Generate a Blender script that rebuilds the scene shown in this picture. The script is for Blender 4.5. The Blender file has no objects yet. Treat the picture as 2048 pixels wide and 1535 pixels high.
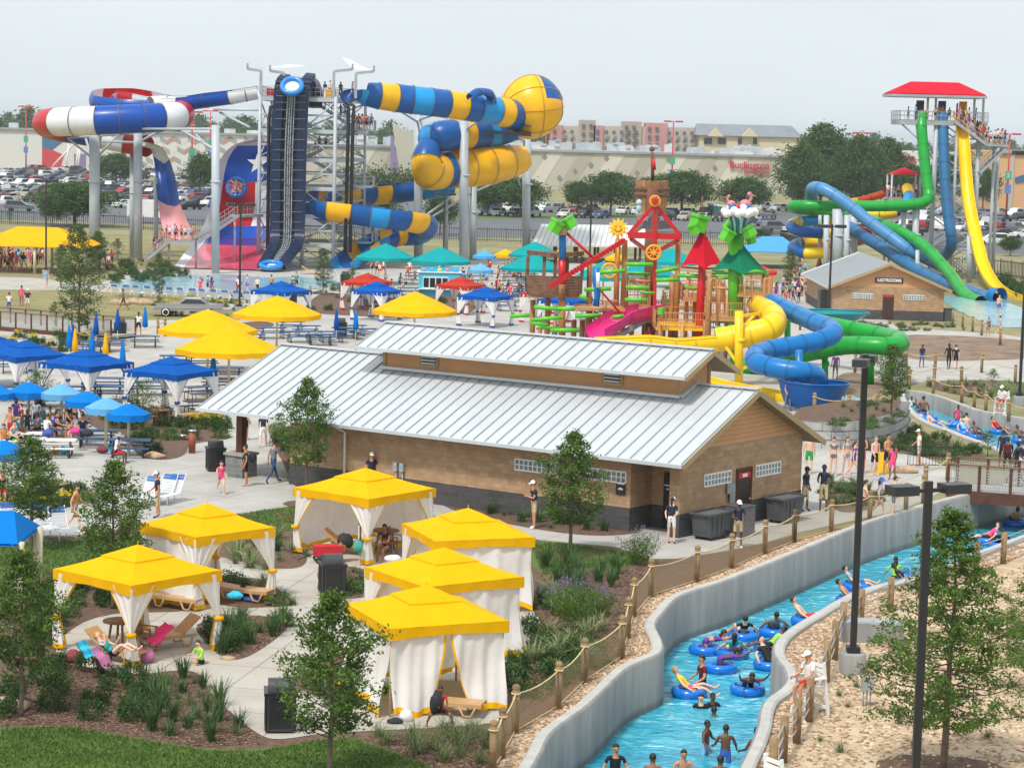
import bpy
import bpy,bmesh,math,random
from mathutils import Vector,Matrix,Quaternion
from mathutils.geometry import delaunay_2d_cdt
V=Vector;R=math.radians;PI=math.pi;sin=math.sin;cos=math.cos
SC=bpy.context.scene;COL=SC.collection
random.seed(7)
FPX=4600.;HC=15.;ROLL=.025;PITCH=math.atan(507/FPX)
_cp,_sp,_ct,_st=cos(PITCH),sin(PITCH),cos(ROLL),sin(ROLL)
def _ray(px,py):
 dx,dy=px-1024,py-767.5
 a=dx*_ct+dy*_st;b=dy*_ct-dx*_st
 return a,FPX*_cp-b*_sp,-FPX*_sp-b*_cp
def G(px,py,z=0.):
 x,y,w=_ray(px,py);t=(z-HC)/w
 return V((x*t,y*t,z))
def D(px,py,Y):
 x,y,w=_ray(px,py);t=Y/y
 return V((x*t,Y,HC+w*t))
def GP(pts,z=0.):return[G(x,y,z).to_2d()for x,y in pts]
def tag(o,label=None,cat=None,group=None,kind=None):
 if label:o['label']=label
 if cat:o['category']=cat
 if group:o['group']=group
 if kind:o['kind']=kind
 return o
def thing(name,label,cat,loc=(0,0,0),rz=0.,group=None):
 o=bpy.data.objects.new(name,None);COL.objects.link(o)
 o.empty_display_size=.3;o.location=loc;o.rotation_euler=(0,0,rz)
 return tag(o,label,cat,group)
KIDS={}
def root_of(o):
 while o.parent:o=o.parent
 return o
def dup(o,loc,rz=0.,label=None,group=None,sc=None,cmap=None,_p=None):
 c=o.copy();COL.objects.link(c)
 if _p is None:
  c.location=loc;c.rotation_euler=(0,0,rz)
  if label:c['label']=label
  if group:c['group']=group
  if sc:c.scale=sc if hasattr(sc,'__len__')else(sc,)*3
 else:c.parent=_p
 if cmap and o.type=='MESH':
  for k,val in cmap.items():
   if o.name.split('.')[0]==k or k=='*':c.color=val
 for ch in KIDS.get(o.name,[]):dup(ch,None,cmap=cmap,_p=c)
 return c
class MB:
 def __init__(s):s.v=[];s.f=[];s.m=[];s.sm=[]
 def add(s,vs,fs,mi=0,smooth=False):
  b=len(s.v);s.v+=[tuple(q)for q in vs]
  for f in fs:s.f.append(tuple(b+i for i in f));s.m.append(mi);s.sm.append(smooth)
  return s
 def join(s,o,off=(0,0,0),rz=0.,mi=None,sc=1.):
  c,n=cos(rz),sin(rz);b=len(s.v)
  s.v+=[((x*c-y*n)*sc+off[0],(x*n+y*c)*sc+off[1],z*sc+off[2])for x,y,z in o.v]
  s.f+=[tuple(b+i for i in f)for f in o.f];s.m+=[mi if mi is not None else k for k in o.m];s.sm+=o.sm
  return s
 def box(s,c,d,rz=0.,mi=0,taper=1.):
  x,y,z=d[0]/2,d[1]/2,d[2]/2;k=taper
  p=[(-x,-y,-z),(x,-y,-z),(x,y,-z),(-x,y,-z),(-x*k,-y*k,z),(x*k,-y*k,z),(x*k,y*k,z),(-x*k,y*k,z)]
  a,b=cos(rz),sin(rz)
  return s.add([(c[0]+q[0]*a-q[1]*b,c[1]+q[0]*b+q[1]*a,c[2]+q[2])for q in p],[(0,3,2,1),(4,5,6,7),(0,1,5,4),(1,2,6,5),(2,3,7,6),(3,0,4,7)],mi)
 def beam(s,p0,p1,w,h=None,mi=0,up=(0,0,1)):
  p0,p1=V(p0),V(p1);h=h or w;t=(p1-p0).normalized();up=V(up)
  if abs(t.dot(up))>.99:up=V((1,0,0))if abs(t.x)<.9 else V((0,1,0))
  sd=t.cross(up).normalized()*w/2;u=sd.cross(t).normalized()*h/2
  vs=[p-sd-u if k==0 else p+sd-u if k==1 else p+sd+u if k==2 else p-sd+u for p in(p0,p1)for k in range(4)]
  return s.add(vs,[(0,1,2,3),(7,6,5,4),(0,4,5,1),(1,5,6,2),(2,6,7,3),(3,7,4,0)],mi)
 def tube(s,pts,r,n=10,mi=0,arc=None,cap=True,mf=None,smooth=True,flat=1.):
  pts=[V(p)for p in pts];N=len(pts)
  rr=r if hasattr(r,'__len__')else[r]*N
  full=arc is None;k=n if full else n+1;vs=[];ps=None
  for i,p in enumerate(pts):
   t=(pts[min(i+1,N-1)]-pts[max(i-1,0)]).normalized()
   sd=t.cross(V((0,0,1)))
   if sd.length<.08:sd=ps if ps is not None else V((1,0,0))
   sd=(sd-t*sd.dot(t)).normalized()
   if ps is not None and full and sd.dot(ps)<0:sd=-sd
   ps=sd;u=sd.cross(t).normalized()
   for j in range(k):
    a=2*PI*j/n if full else R(arc[0]+(arc[1]-arc[0])*j/n)
    vs.append(p+sd*cos(a)*rr[i]+u*sin(a)*rr[i]*flat)
  b=len(s.v);s.v+=[tuple(q)for q in vs]
  for i in range(N-1):
   for j in range(n):
    j2=(j+1)%k
    s.f.append((b+i*k+j,b+i*k+j2,b+(i+1)*k+j2,b+(i+1)*k+j));s.m.append(mf(i)if mf else mi);s.sm.append(smooth)
  if full and cap:
   s.f.append(tuple(b+j for j in range(n))[::-1]);s.m.append(mf(0)if mf else mi);s.sm.append(False)
   s.f.append(tuple(b+(N-1)*k+j for j in range(n)));s.m.append(mf(N-2)if mf else mi);s.sm.append(False)
  return s
 def cyl(s,p0,p1,r0,r1=None,n=10,mi=0,cap=True,smooth=True):return s.tube([p0,p1],[r0,r0 if r1 is None else r1],n,mi,cap=cap,smooth=smooth)
 def lathe(s,prof,n=16,c=(0,0,0),mi=0,smooth=True,axis='z'):
  vs=[]
  for r,z in prof:
   for j in range(n):
    a=2*PI*j/n;q=(r*cos(a),r*sin(a),z)
    if axis=='y':q=(q[0],q[2],q[1])
    vs.append((c[0]+q[0],c[1]+q[1],c[2]+q[2]))
  fs=[(i*n+j,i*n+(j+1)%n,(i+1)*n+(j+1)%n,(i+1)*n+j)for i in range(len(prof)-1)for j in range(n)]
  return s.add(vs,fs,mi,smooth)
 def grid(s,fn,nu,nv,mi=0,smooth=True,mf=None):
  b=len(s.v);s.v+=[tuple(fn(i/nu,j/nv))for i in range(nu+1)for j in range(nv+1)]
  for i in range(nu):
   for j in range(nv):
    s.f.append((b+i*(nv+1)+j,b+(i+1)*(nv+1)+j,b+(i+1)*(nv+1)+j+1,b+i*(nv+1)+j+1))
    s.m.append(mf(i,j)if mf else mi);s.sm.append(smooth)
  return s
 def ball(s,c,r,nu=12,nv=8,mi=0,rot=None):
  r=r if hasattr(r,'__len__')else(r,r,r);vs=[]
  for i in range(nv+1):
   for j in range(nu):
    p=PI*i/nv;a=2*PI*j/nu
    q=V((r[0]*sin(p)*cos(a),r[1]*sin(p)*sin(a),r[2]*cos(p)))
    if rot:q.rotate(rot)
    vs.append(V(c)+q)
  return s.add(vs,[(i*nu+j,(i+1)*nu+j,(i+1)*nu+(j+1)%nu,i*nu+(j+1)%nu)for i in range(nv)for j in range(nu)],mi,True)
 def torus(s,c,R0,r,n=24,m=10,mi=0,rot=None,mf=None):
  vs=[]
  for i in range(n):
   for j in range(m):
    a,b=2*PI*i/n,2*PI*j/m
    q=V(((R0+r*cos(b))*cos(a),(R0+r*cos(b))*sin(a),r*sin(b)))
    if rot:q.rotate(rot)
    vs.append(V(c)+q)
  b0=len(s.v);s.v+=[tuple(q)for q in vs]
  for i in range(n):
   for j in range(m):
    s.f.append((b0+i*m+j,b0+((i+1)%n)*m+j,b0+((i+1)%n)*m+(j+1)%m,b0+i*m+(j+1)%m));s.m.append(mf(i)if mf else mi);s.sm.append(True)
  return s
 def prism(s,poly,z0,z1,mi=0,mtop=None):
  n=len(poly);ar=sum(poly[i][0]*poly[(i+1)%n][1]-poly[(i+1)%n][0]*poly[i][1]for i in range(n))
  if ar<0:poly=poly[::-1]
  vs=[(p[0],p[1],z0)for p in poly]+[(p[0],p[1],z1)for p in poly]
  s.add(vs,[(i,(i+1)%n,n+(i+1)%n,n+i)for i in range(n)]+[tuple(range(n))[::-1]],mi)
  b=len(s.v)-2*n;s.f.append(tuple(b+n+i for i in range(n)));s.m.append(mi if mtop is None else mtop);s.sm.append(False)
  return s
 def extr(s,poly3,d,mi=0):
  n=len(poly3);d=V(d);a=[V(p)for p in poly3]
  return s.add(a+[p+d for p in a],[tuple(range(n))[::-1],tuple(range(n,2*n))]+[(i,(i+1)%n,n+(i+1)%n,n+i)for i in range(n)],mi)
 def build(s,name,mats,parent=None,world=False,smooth=None,uv=None):
  me=bpy.data.meshes.new(name)
  vs=s.v
  if parent is not None and world:
   r=root_of(parent);m=(Matrix.Translation(r.location)@Matrix.Rotation(r.rotation_euler.z,4,'Z')).inverted()
   vs=[tuple(m@V(q))for q in vs]
  me.from_pydata(vs,[],s.f)
  if not isinstance(mats,(list,tuple)):mats=[mats]
  for m in mats:me.materials.append(m)
  if len(mats)>1:me.polygons.foreach_set('material_index',s.m)
  me.polygons.foreach_set('use_smooth',[smooth]*len(s.f)if smooth is not None else s.sm)
  if uv:
   l=me.uv_layers.new(name='UVMap')
   for p in me.polygons:
    for li in p.loop_indices:l.data[li].uv=uv(vs[me.loops[li].vertex_index],p)
  me.update()
  o=bpy.data.objects.new(name,me);COL.objects.link(o)
  if parent is not None:o.parent=parent;KIDS.setdefault(parent.name,[]).append(o)
  return o
def solo(mb,name,mats,label,cat,group=None,loc=None,**k):
 o=mb.build(name,mats,**k)
 if loc is not None:o.location=loc
 return tag(o,label,cat,group)
MATS={}
def nd(nt,t,**k):
 n=nt.nodes.new(t)
 for a,b in k.items():
  if a in n.inputs.keys():n.inputs[a].default_value=b
  else:setattr(n,a,b)
 return n
def new_mat(name):
 m=bpy.data.materials.new(name);m.use_nodes=True;nt=m.node_tree
 return m,nt,nt.nodes['Principled BSDF']
def c4(c):return(c[0],c[1],c[2],1.)
def hexc(h):
 f=lambda v:v/12.92 if v<=.04045 else((v+.055)/1.055)**2.4
 return tuple(f(int(h[i:i+2],16)/255)for i in(0,2,4))
def M(name,col,rough=.55,var=.12,scale=2.,bump=0.,metal=0.,col2=None,detail=4.,coat=0.,spec=None,bscale=None,trans=0.,emit=0.):
 if name in MATS:return MATS[name]
 m,nt,b=new_mat(name);L=nt.links
 if isinstance(col,str):col=hexc(col)
 if isinstance(col2,str):col2=hexc(col2)
 tc=nd(nt,'ShaderNodeTexCoord')
 n=nd(nt,'ShaderNodeTexNoise',Scale=scale,Detail=detail,Roughness=.6);L.new(tc.outputs['Object'],n.inputs['Vector'])
 cr=nd(nt,'ShaderNodeValToRGB');cr.color_ramp.elements[0].position=.3;cr.color_ramp.elements[1].position=.7
 lo=col2 if col2 else tuple(x*(1-var)for x in col);hi=col if col2 else tuple(min(1,x*(1+var))for x in col)
 cr.color_ramp.elements[0].color=c4(lo);cr.color_ramp.elements[1].color=c4(hi)
 L.new(n.outputs['Fac'],cr.inputs['Fac']);L.new(cr.outputs['Color'],b.inputs['Base Color'])
 b.inputs['Roughness'].default_value=rough;b.inputs['Metallic'].default_value=metal
 if coat:b.inputs['Coat Weight'].default_value=coat;b.inputs['Coat Roughness'].default_value=.1
 if spec is not None:b.inputs['Specular IOR Level'].default_value=spec
 if bump:
  n2=nd(nt,'ShaderNodeTexNoise',Scale=bscale or scale*6,Detail=5.);L.new(tc.outputs['Object'],n2.inputs['Vector'])
  bp=nd(nt,'ShaderNodeBump',Strength=bump,Distance=.05);L.new(n2.outputs['Fac'],bp.inputs['Height']);L.new(bp.outputs['Normal'],b.inputs['Normal'])
 if trans:
  tr=nd(nt,'ShaderNodeBsdfTranslucent');L.new(cr.outputs['Color'],tr.inputs['Color'])
  mx=nd(nt,'ShaderNodeMixShader',Fac=trans);L.new(b.outputs[0],mx.inputs[1]);L.new(tr.outputs[0],mx.inputs[2])
  L.new(mx.outputs[0],nt.nodes['Material Output'].inputs['Surface'])
 MATS[name]=m;return m
def MOBJ(name,rough=.35,coat=0.,metal=0.):
 if name in MATS:return MATS[name]
 m,nt,b=new_mat(name);oi=nd(nt,'ShaderNodeObjectInfo');nt.links.new(oi.outputs['Color'],b.inputs['Base Color'])
 b.inputs['Roughness'].default_value=rough;b.inputs['Metallic'].default_value=metal
 if coat:b.inputs['Coat Weight'].default_value=coat
 MATS[name]=m;return m
def MLEAF(name,c1,c2,c3=None,rough=.5,trans=.3):
 if name in MATS:return MATS[name]
 m,nt,b=new_mat(name);L=nt.links
 g=nd(nt,'ShaderNodeNewGeometry');cr=nd(nt,'ShaderNodeValToRGB');e=cr.color_ramp.elements
 e[0].color=c4(c1);e[1].color=c4(c2);e[0].position=.1;e[1].position=.85
 if c3:q=e.new(.97);q.color=c4(c3)
 tc=nd(nt,'ShaderNodeTexCoord');n=nd(nt,'ShaderNodeTexNoise',Scale=1.1,Detail=2.);L.new(tc.outputs['Object'],n.inputs['Vector'])
 mx=nd(nt,'ShaderNodeMath',operation='MULTIPLY_ADD');L.new(g.outputs['Random Per Island'],mx.inputs[0]);mx.inputs[1].default_value=.6
 m2=nd(nt,'ShaderNodeMath',operation='MULTIPLY_ADD');L.new(n.outputs['Fac'],m2.inputs[0]);m2.inputs[1].default_value=1.2;m2.inputs[2].default_value=-.4
 L.new(m2.outputs[0],mx.inputs[2]);L.new(mx.outputs[0],cr.inputs['Fac']);L.new(cr.outputs['Color'],b.inputs['Base Color'])
 b.inputs['Roughness'].default_value=rough;b.inputs['Specular IOR Level'].default_value=.25
 tr=nd(nt,'ShaderNodeBsdfTranslucent');L.new(cr.outputs['Color'],tr.inputs['Color'])
 ms=nd(nt,'ShaderNodeMixShader',Fac=trans);L.new(b.outputs[0],ms.inputs[1]);L.new(tr.outputs[0],ms.inputs[2])
 L.new(ms.outputs[0],nt.nodes['Material Output'].inputs['Surface'])
 MATS[name]=m;return m
def MBRICK(name,c1,c2,cm,w,h,rough=.85,mortar=.012,bump=.4):
 if name in MATS:return MATS[name]
 m,nt,b=new_mat(name);L=nt.links
 uv=nd(nt,'ShaderNodeUVMap');br=nd(nt,'ShaderNodeTexBrick');L.new(uv.outputs[0],br.inputs['Vector'])
 br.inputs['Color1'].default_value=c4(c1);br.inputs['Color2'].default_value=c4(c2);br.inputs['Mortar'].default_value=c4(cm)
 br.inputs['Scale'].default_value=1.;br.inputs['Mortar Size'].default_value=mortar;br.inputs['Brick Width'].default_value=w;br.inputs['Row Height'].default_value=h
 n=nd(nt,'ShaderNodeTexNoise',Scale=3.,Detail=8.,Roughness=.7);L.new(uv.outputs[0],n.inputs['Vector'])
 mx=nd(nt,'ShaderNodeMixRGB',blend_type='OVERLAY');mx.inputs[0].default_value=.45
 L.new(br.outputs['Color'],mx.inputs[1]);L.new(n.outputs['Fac'],mx.inputs[2]);L.new(mx.outputs[0],b.inputs['Base Color'])
 bp=nd(nt,'ShaderNodeBump',Strength=bump,Distance=.02);L.new(mx.outputs[0],bp.inputs['Height']);L.new(bp.outputs['Normal'],b.inputs['Normal'])
 b.inputs['Roughness'].default_value=rough
 MATS[name]=m;return m
def MNET(name,col,cell=.08,line=.3,diag=True):
 if name in MATS:return MATS[name]
 m,nt,b=new_mat(name);L=nt.links;b.inputs['Base Color'].default_value=c4(col);b.inputs['Roughness'].default_value=.8
 uv=nd(nt,'ShaderNodeUVMap');sx=nd(nt,'ShaderNodeSeparateXYZ');L.new(uv.outputs[0],sx.inputs[0])
 def fr(a,op,c):
  s=nd(nt,'ShaderNodeMath',operation=op);L.new(a,s.inputs[0])
  if hasattr(c,'node'):L.new(c,s.inputs[1])
  else:s.inputs[1].default_value=c
  return s.outputs[0]
 x,y=sx.outputs[0],sx.outputs[1]
 if diag:x,y=fr(x,'ADD',y),fr(sx.outputs[0],'SUBTRACT',y)
 a=fr(fr(fr(fr(x,'DIVIDE',cell),'ADD',500.),'FRACT',0),'LESS_THAN',line)
 c=fr(fr(fr(fr(y,'DIVIDE',cell),'ADD',500.),'FRACT',0),'LESS_THAN',line)
 al=fr(a,'MAXIMUM',c);L.new(al,b.inputs['Alpha'])
 MATS[name]=m;return m
def textmesh(txt,size,depth=.02,bold=0.):
 cu=bpy.data.curves.new('lettering','FONT');cu.body=txt;cu.size=size;cu.extrude=depth;cu.align_x='CENTER';cu.align_y='CENTER';cu.offset=bold
 o=bpy.data.objects.new('lettering',cu);COL.objects.link(o)
 me=bpy.data.meshes.new_from_object(o.evaluated_get(bpy.context.evaluated_depsgraph_get()))
 mb=MB();mb.v=[tuple(v.co)for v in me.vertices]
 for p in me.polygons:mb.f.append(tuple(p.vertices));mb.m.append(0);mb.sm.append(False)
 bpy.data.objects.remove(o);bpy.data.curves.remove(cu);bpy.data.meshes.remove(me)
 return mb
def place(mb,o,ex,ey):
 ex,ey=V(ex).normalized(),V(ey).normalized();ez=ex.cross(ey);o=V(o)
 mb.v=[tuple(o+ex*q[0]+ey*q[1]+ez*q[2])for q in mb.v];return mb
def inpoly(p,poly):
 x,y=p[0],p[1];c=False;n=len(poly);j=n-1
 for i in range(n):
  xi,yi=poly[i][0],poly[i][1];xj,yj=poly[j][0],poly[j][1]
  if(yi>y)!=(yj>y)and x<(xj-xi)*(y-yi)/(yj-yi)+xi:c=not c
  j=i
 return c
def smooth_poly(pts,it=2,closed=True):
 for _ in range(it):
  q=[];n=len(pts)
  for i in range(n if closed else n-1):
   a,b=V(pts[i]),V(pts[(i+1)%n]);q+=[a*.75+b*.25,a*.25+b*.75]
  if not closed:q=[V(pts[0])]+q+[V(pts[-1])]
  pts=q
 return pts
def sheet(name,outer,z,mat,holes=(),kind='structure',label=None,extra=()):
 vs=[];es=[]
 for poly in[outer]+list(holes):
  b=len(vs);n=len(poly);vs+=[V((p[0],p[1]))for p in poly];es+=[(b+i,b+(i+1)%n)for i in range(n)]
 vo,_,fo,*_=delaunay_2d_cdt(vs,es,[],0,1e-5)
 mb=MB();mb.v=[(p[0],p[1],z)for p in vo]
 for f in fo:
  c=sum((vo[i]for i in f),V((0,0)))/3
  if inpoly(c,outer)and not any(inpoly(c,h)for h in holes):
   a=(vo[f[1]]-vo[f[0]]).cross(vo[f[2]]-vo[f[0]])
   mb.f.append(tuple(f)if a>0 else tuple(f)[::-1]);mb.m.append(0);mb.sm.append(False)
 o=mb.build(name,mat);o['kind']=kind
 return o
def cat(pts,n=8,closed=False):
 P=[V(p)for p in pts];out=[];N=len(P)
 for i in range(N if closed else N-1):
  p0,p1,p2,p3=P[(i-1)%N if closed else max(i-1,0)],P[i],P[(i+1)%N],P[(i+2)%N if closed else min(i+2,N-1)]
  for k in range(n):
   t=k/n;out.append(.5*((2*p1)+(p2-p0)*t+(2*p0-5*p1+4*p2-p3)*t*t+(3*p1-p0-3*p2+p3)*t**3))
 if not closed:out.append(P[-1])
 return out
cam=bpy.data.cameras.new('camera');camo=bpy.data.objects.new('camera',cam);COL.objects.link(camo)
cam.sensor_width=36.;cam.lens=36*FPX/2048;cam.clip_start=1.;cam.clip_end=20000.
_r0=V((1,0,0));_f0=V((0,_cp,-_sp));_u0=_r0.cross(_f0)
_cr=_r0*_ct+_u0*_st;_cu=_u0*_ct-_r0*_st
camo.matrix_world=Matrix(((_cr.x,_cu.x,-_f0.x,0),(_cr.y,_cu.y,-_f0.y,0),(_cr.z,_cu.z,-_f0.z,HC),(0,0,0,1)))
SC.camera=camo
W=bpy.data.worlds.new('World');SC.world=W;W.use_nodes=True
nt=W.node_tree;bg=nt.nodes['Background']
SUN_EL,SUN_ROT=R(58),R(-150)
sky=nt.nodes.new('ShaderNodeTexSky');sky.sky_type='NISHITA';sky.sun_disc=False;sky.sun_elevation=SUN_EL;sky.sun_rotation=SUN_ROT
sky.dust_density=6.;sky.air_density=1.;sky.ozone_density=1.
veil=nt.nodes.new('ShaderNodeMixRGB');veil.inputs[0].default_value=.78;veil.inputs[2].default_value=(9.5,10.3,10.8,1)
tcw=nt.nodes.new('ShaderNodeTexCoord');mpw=nt.nodes.new('ShaderNodeMapping');mpw.inputs['Scale'].default_value=(1,1,4)
nzw=nt.nodes.new('ShaderNodeTexNoise');nzw.inputs['Scale'].default_value=2.2;nzw.inputs['Detail'].default_value=4
mmw=nt.nodes.new('ShaderNodeMath');mmw.operation='MULTIPLY_ADD';mmw.inputs[1].default_value=.22;mmw.inputs[2].default_value=.72
nt.links.new(tcw.outputs['Generated'],mpw.inputs[0]);nt.links.new(mpw.outputs[0],nzw.inputs['Vector']);nt.links.new(nzw.outputs['Fac'],mmw.inputs[0]);nt.links.new(mmw.outputs[0],veil.inputs[0])
nt.links.new(sky.outputs[0],veil.inputs[1]);nt.links.new(veil.outputs[0],bg.inputs['Color']);bg.inputs['Strength'].default_value=.1
sl=bpy.data.lights.new('sun','SUN');sl.energy=3.1;sl.angle=R(7);sl.color=(1.,.96,.9)
so=bpy.data.objects.new('sun',sl);COL.objects.link(so)
_d=V((sin(SUN_ROT)*cos(SUN_EL),cos(SUN_ROT)*cos(SUN_EL),sin(SUN_EL)))
so.rotation_euler=_d.to_track_quat('Z','Y').to_euler()
SC.view_settings.view_transform='Standard';SC.view_settings.look='None';SC.view_settings.exposure=.05;SC.view_settings.gamma=1.
SC.cycles.volume_bounces=0;SC.cycles.max_bounces=6;SC.cycles.transparent_max_bounces=12
def conc_mat(name,c,c2,sp,rot):
 m,nt,b=new_mat(name);L=nt.links;tc=nd(nt,'ShaderNodeTexCoord');mp=nd(nt,'ShaderNodeMapping');mp.inputs['Rotation'].default_value=(0,0,rot);L.new(tc.outputs['Object'],mp.inputs[0])
 br=nd(nt,'ShaderNodeTexBrick');br.offset=0.;L.new(mp.outputs[0],br.inputs['Vector']);br.inputs['Scale'].default_value=1.;br.inputs['Brick Width'].default_value=sp;br.inputs['Row Height'].default_value=sp;br.inputs['Mortar Size'].default_value=.03
 br.inputs['Color1'].default_value=c4(c);br.inputs['Color2'].default_value=c4([q*.94 for q in c]);br.inputs['Mortar'].default_value=c4([q*.62 for q in c])
 n=nd(nt,'ShaderNodeTexNoise',Scale=.45,Detail=9.,Roughness=.62);L.new(tc.outputs['Object'],n.inputs['Vector']);cr=nd(nt,'ShaderNodeValToRGB');cr.color_ramp.elements[0].position=.36;cr.color_ramp.elements[1].position=.6;cr.color_ramp.elements[0].color=c4(c2);cr.color_ramp.elements[1].color=(1,1,1,1);L.new(n.outputs['Fac'],cr.inputs[0])
 mx=nd(nt,'ShaderNodeMixRGB',blend_type='MULTIPLY');mx.inputs[0].default_value=1.;L.new(br.outputs[0],mx.inputs[1]);L.new(cr.outputs[0],mx.inputs[2]);L.new(mx.outputs[0],b.inputs['Base Color']);b.inputs['Roughness'].default_value=.85;return m
m_conc=conc_mat('concrete',(.455,.44,.41),(.82,.81,.79),3.,.5)
m_path=conc_mat('path_concrete',(.46,.43,.385),(.84,.82,.79),2.4,.2)
m_mulch=M('mulch',(.07,.036,.024),.95,.5,4.5,1.,bscale=14.,col2=(.19,.115,.075),detail=10.)
m_lawn=M('lawn',(.07,.13,.02),.9,.35,2.2,.8,bscale=25.,col2=(.13,.17,.05),detail=9.)
m_drylawn=M('dry_lawn',(.16,.15,.05),.95,.35,.35,.6,bscale=8.,col2=(.30,.25,.11),detail=8.)
m_ground=M('dry_ground',(.33,.27,.15),.95,.3,.12,.5,bscale=3.,col2=(.13,.15,.05),detail=9.)
m_sand=M('sand',(.60,.47,.33),.95,.3,1.3,.9,bscale=6.,col2=(.37,.25,.15),detail=11.)
m_dirt=M('dirt',(.12,.075,.05),.95,.4,.6,1.,bscale=2.,col2=(.30,.21,.14),detail=8.)
m_asph=M('asphalt',(.115,.118,.13),.9,.15,.15,.1)
m_chan=M('channel_concrete',(.315,.315,.305),.85,.14,1.6,.15,bscale=5.,col2=(.20,.20,.195),detail=9.)
_mp=nd(m_chan.node_tree,'ShaderNodeMapping');_mp.inputs['Scale'].default_value=(1.,1.,.16);_n=[q for q in m_chan.node_tree.nodes if q.type=='TEX_NOISE'and q.inputs['Scale'].default_value<2][0]
m_chan.node_tree.links.new([q for q in m_chan.node_tree.nodes if q.type=='TEX_COORD'][0].outputs['Object'],_mp.inputs[0]);m_chan.node_tree.links.new(_mp.outputs[0],_n.inputs['Vector'])
m_cap=M('channel_cap',(.50,.485,.455),.85,.1,1.6,.15,col2=(.38,.37,.35),detail=8.)
m_wood=M('post_wood',(.26,.17,.085),.85,.3,3.,.4)
m_rope=M('rope',(.62,.47,.24),.9,.15,8.)
m_white=M('white_paint',(.8,.8,.79),.45,.03,1.)
m_black=M('black_metal',(.018,.018,.02),.45,.1,2.)
m_dark=M('dark_glass',(.02,.025,.03),.12,.1,1.)
m_galv=M('galvanised_steel',(.38,.40,.42),.45,.15,1.2,metal=.3)
m_steel=M('painted_steel',(.44,.48,.515),.45,.06,.8,detail=2.)
m_rust=M('rust_steel',(.10,.035,.018),.8,.35,2.,.3)
m_rail=M('chrome',(.6,.6,.6),.25,.05,2.,metal=.9)
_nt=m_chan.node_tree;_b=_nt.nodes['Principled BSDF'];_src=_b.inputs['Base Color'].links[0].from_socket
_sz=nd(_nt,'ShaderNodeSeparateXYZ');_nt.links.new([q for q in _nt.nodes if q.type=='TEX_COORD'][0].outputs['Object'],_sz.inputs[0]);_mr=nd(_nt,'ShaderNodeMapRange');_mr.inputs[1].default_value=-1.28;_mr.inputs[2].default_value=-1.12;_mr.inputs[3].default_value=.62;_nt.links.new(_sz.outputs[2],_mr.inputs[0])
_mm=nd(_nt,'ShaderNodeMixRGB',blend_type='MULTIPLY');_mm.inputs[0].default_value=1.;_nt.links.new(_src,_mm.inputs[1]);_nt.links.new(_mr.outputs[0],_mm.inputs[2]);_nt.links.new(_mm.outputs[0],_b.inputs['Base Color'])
def rock_mat(name,ca,cb,cc,sc):
 if name in MATS:return MATS[name]
 m,nt,b=new_mat(name);L=nt.links
 tc=nd(nt,'ShaderNodeTexCoord');vo=nd(nt,'ShaderNodeTexVoronoi',Scale=sc);L.new(tc.outputs['Object'],vo.inputs['Vector'])
 sx=nd(nt,'ShaderNodeSeparateColor');L.new(vo.outputs['Color'],sx.inputs[0])
 cr=nd(nt,'ShaderNodeValToRGB');e=cr.color_ramp.elements;e[0].color=c4(ca);e[1].color=c4(cc);q=e.new(.5);q.color=c4(cb)
 L.new(sx.outputs[0],cr.inputs[0])
 mp=nd(nt,'ShaderNodeMapRange');mp.inputs[1].default_value=.25;mp.inputs[2].default_value=.75;mp.inputs[3].default_value=1.;mp.inputs[4].default_value=.35;L.new(vo.outputs['Distance'],mp.inputs[0])
 mx=nd(nt,'ShaderNodeMixRGB',blend_type='MULTIPLY');mx.inputs[0].default_value=.6;L.new(cr.outputs[0],mx.inputs[1]);L.new(mp.outputs[0],mx.inputs[2])
 L.new(mx.outputs[0],b.inputs['Base Color']);b.inputs['Roughness'].default_value=.9
 bp=nd(nt,'ShaderNodeBump',Strength=1.,Distance=.06);bp.invert=True;L.new(vo.outputs['Distance'],bp.inputs['Height']);L.new(bp.outputs['Normal'],b.inputs['Normal'])
 MATS[name]=m;return m
m_gravel=rock_mat('river_rock',(.20,.11,.06),(.40,.26,.15),(.55,.45,.33),7.)
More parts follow.
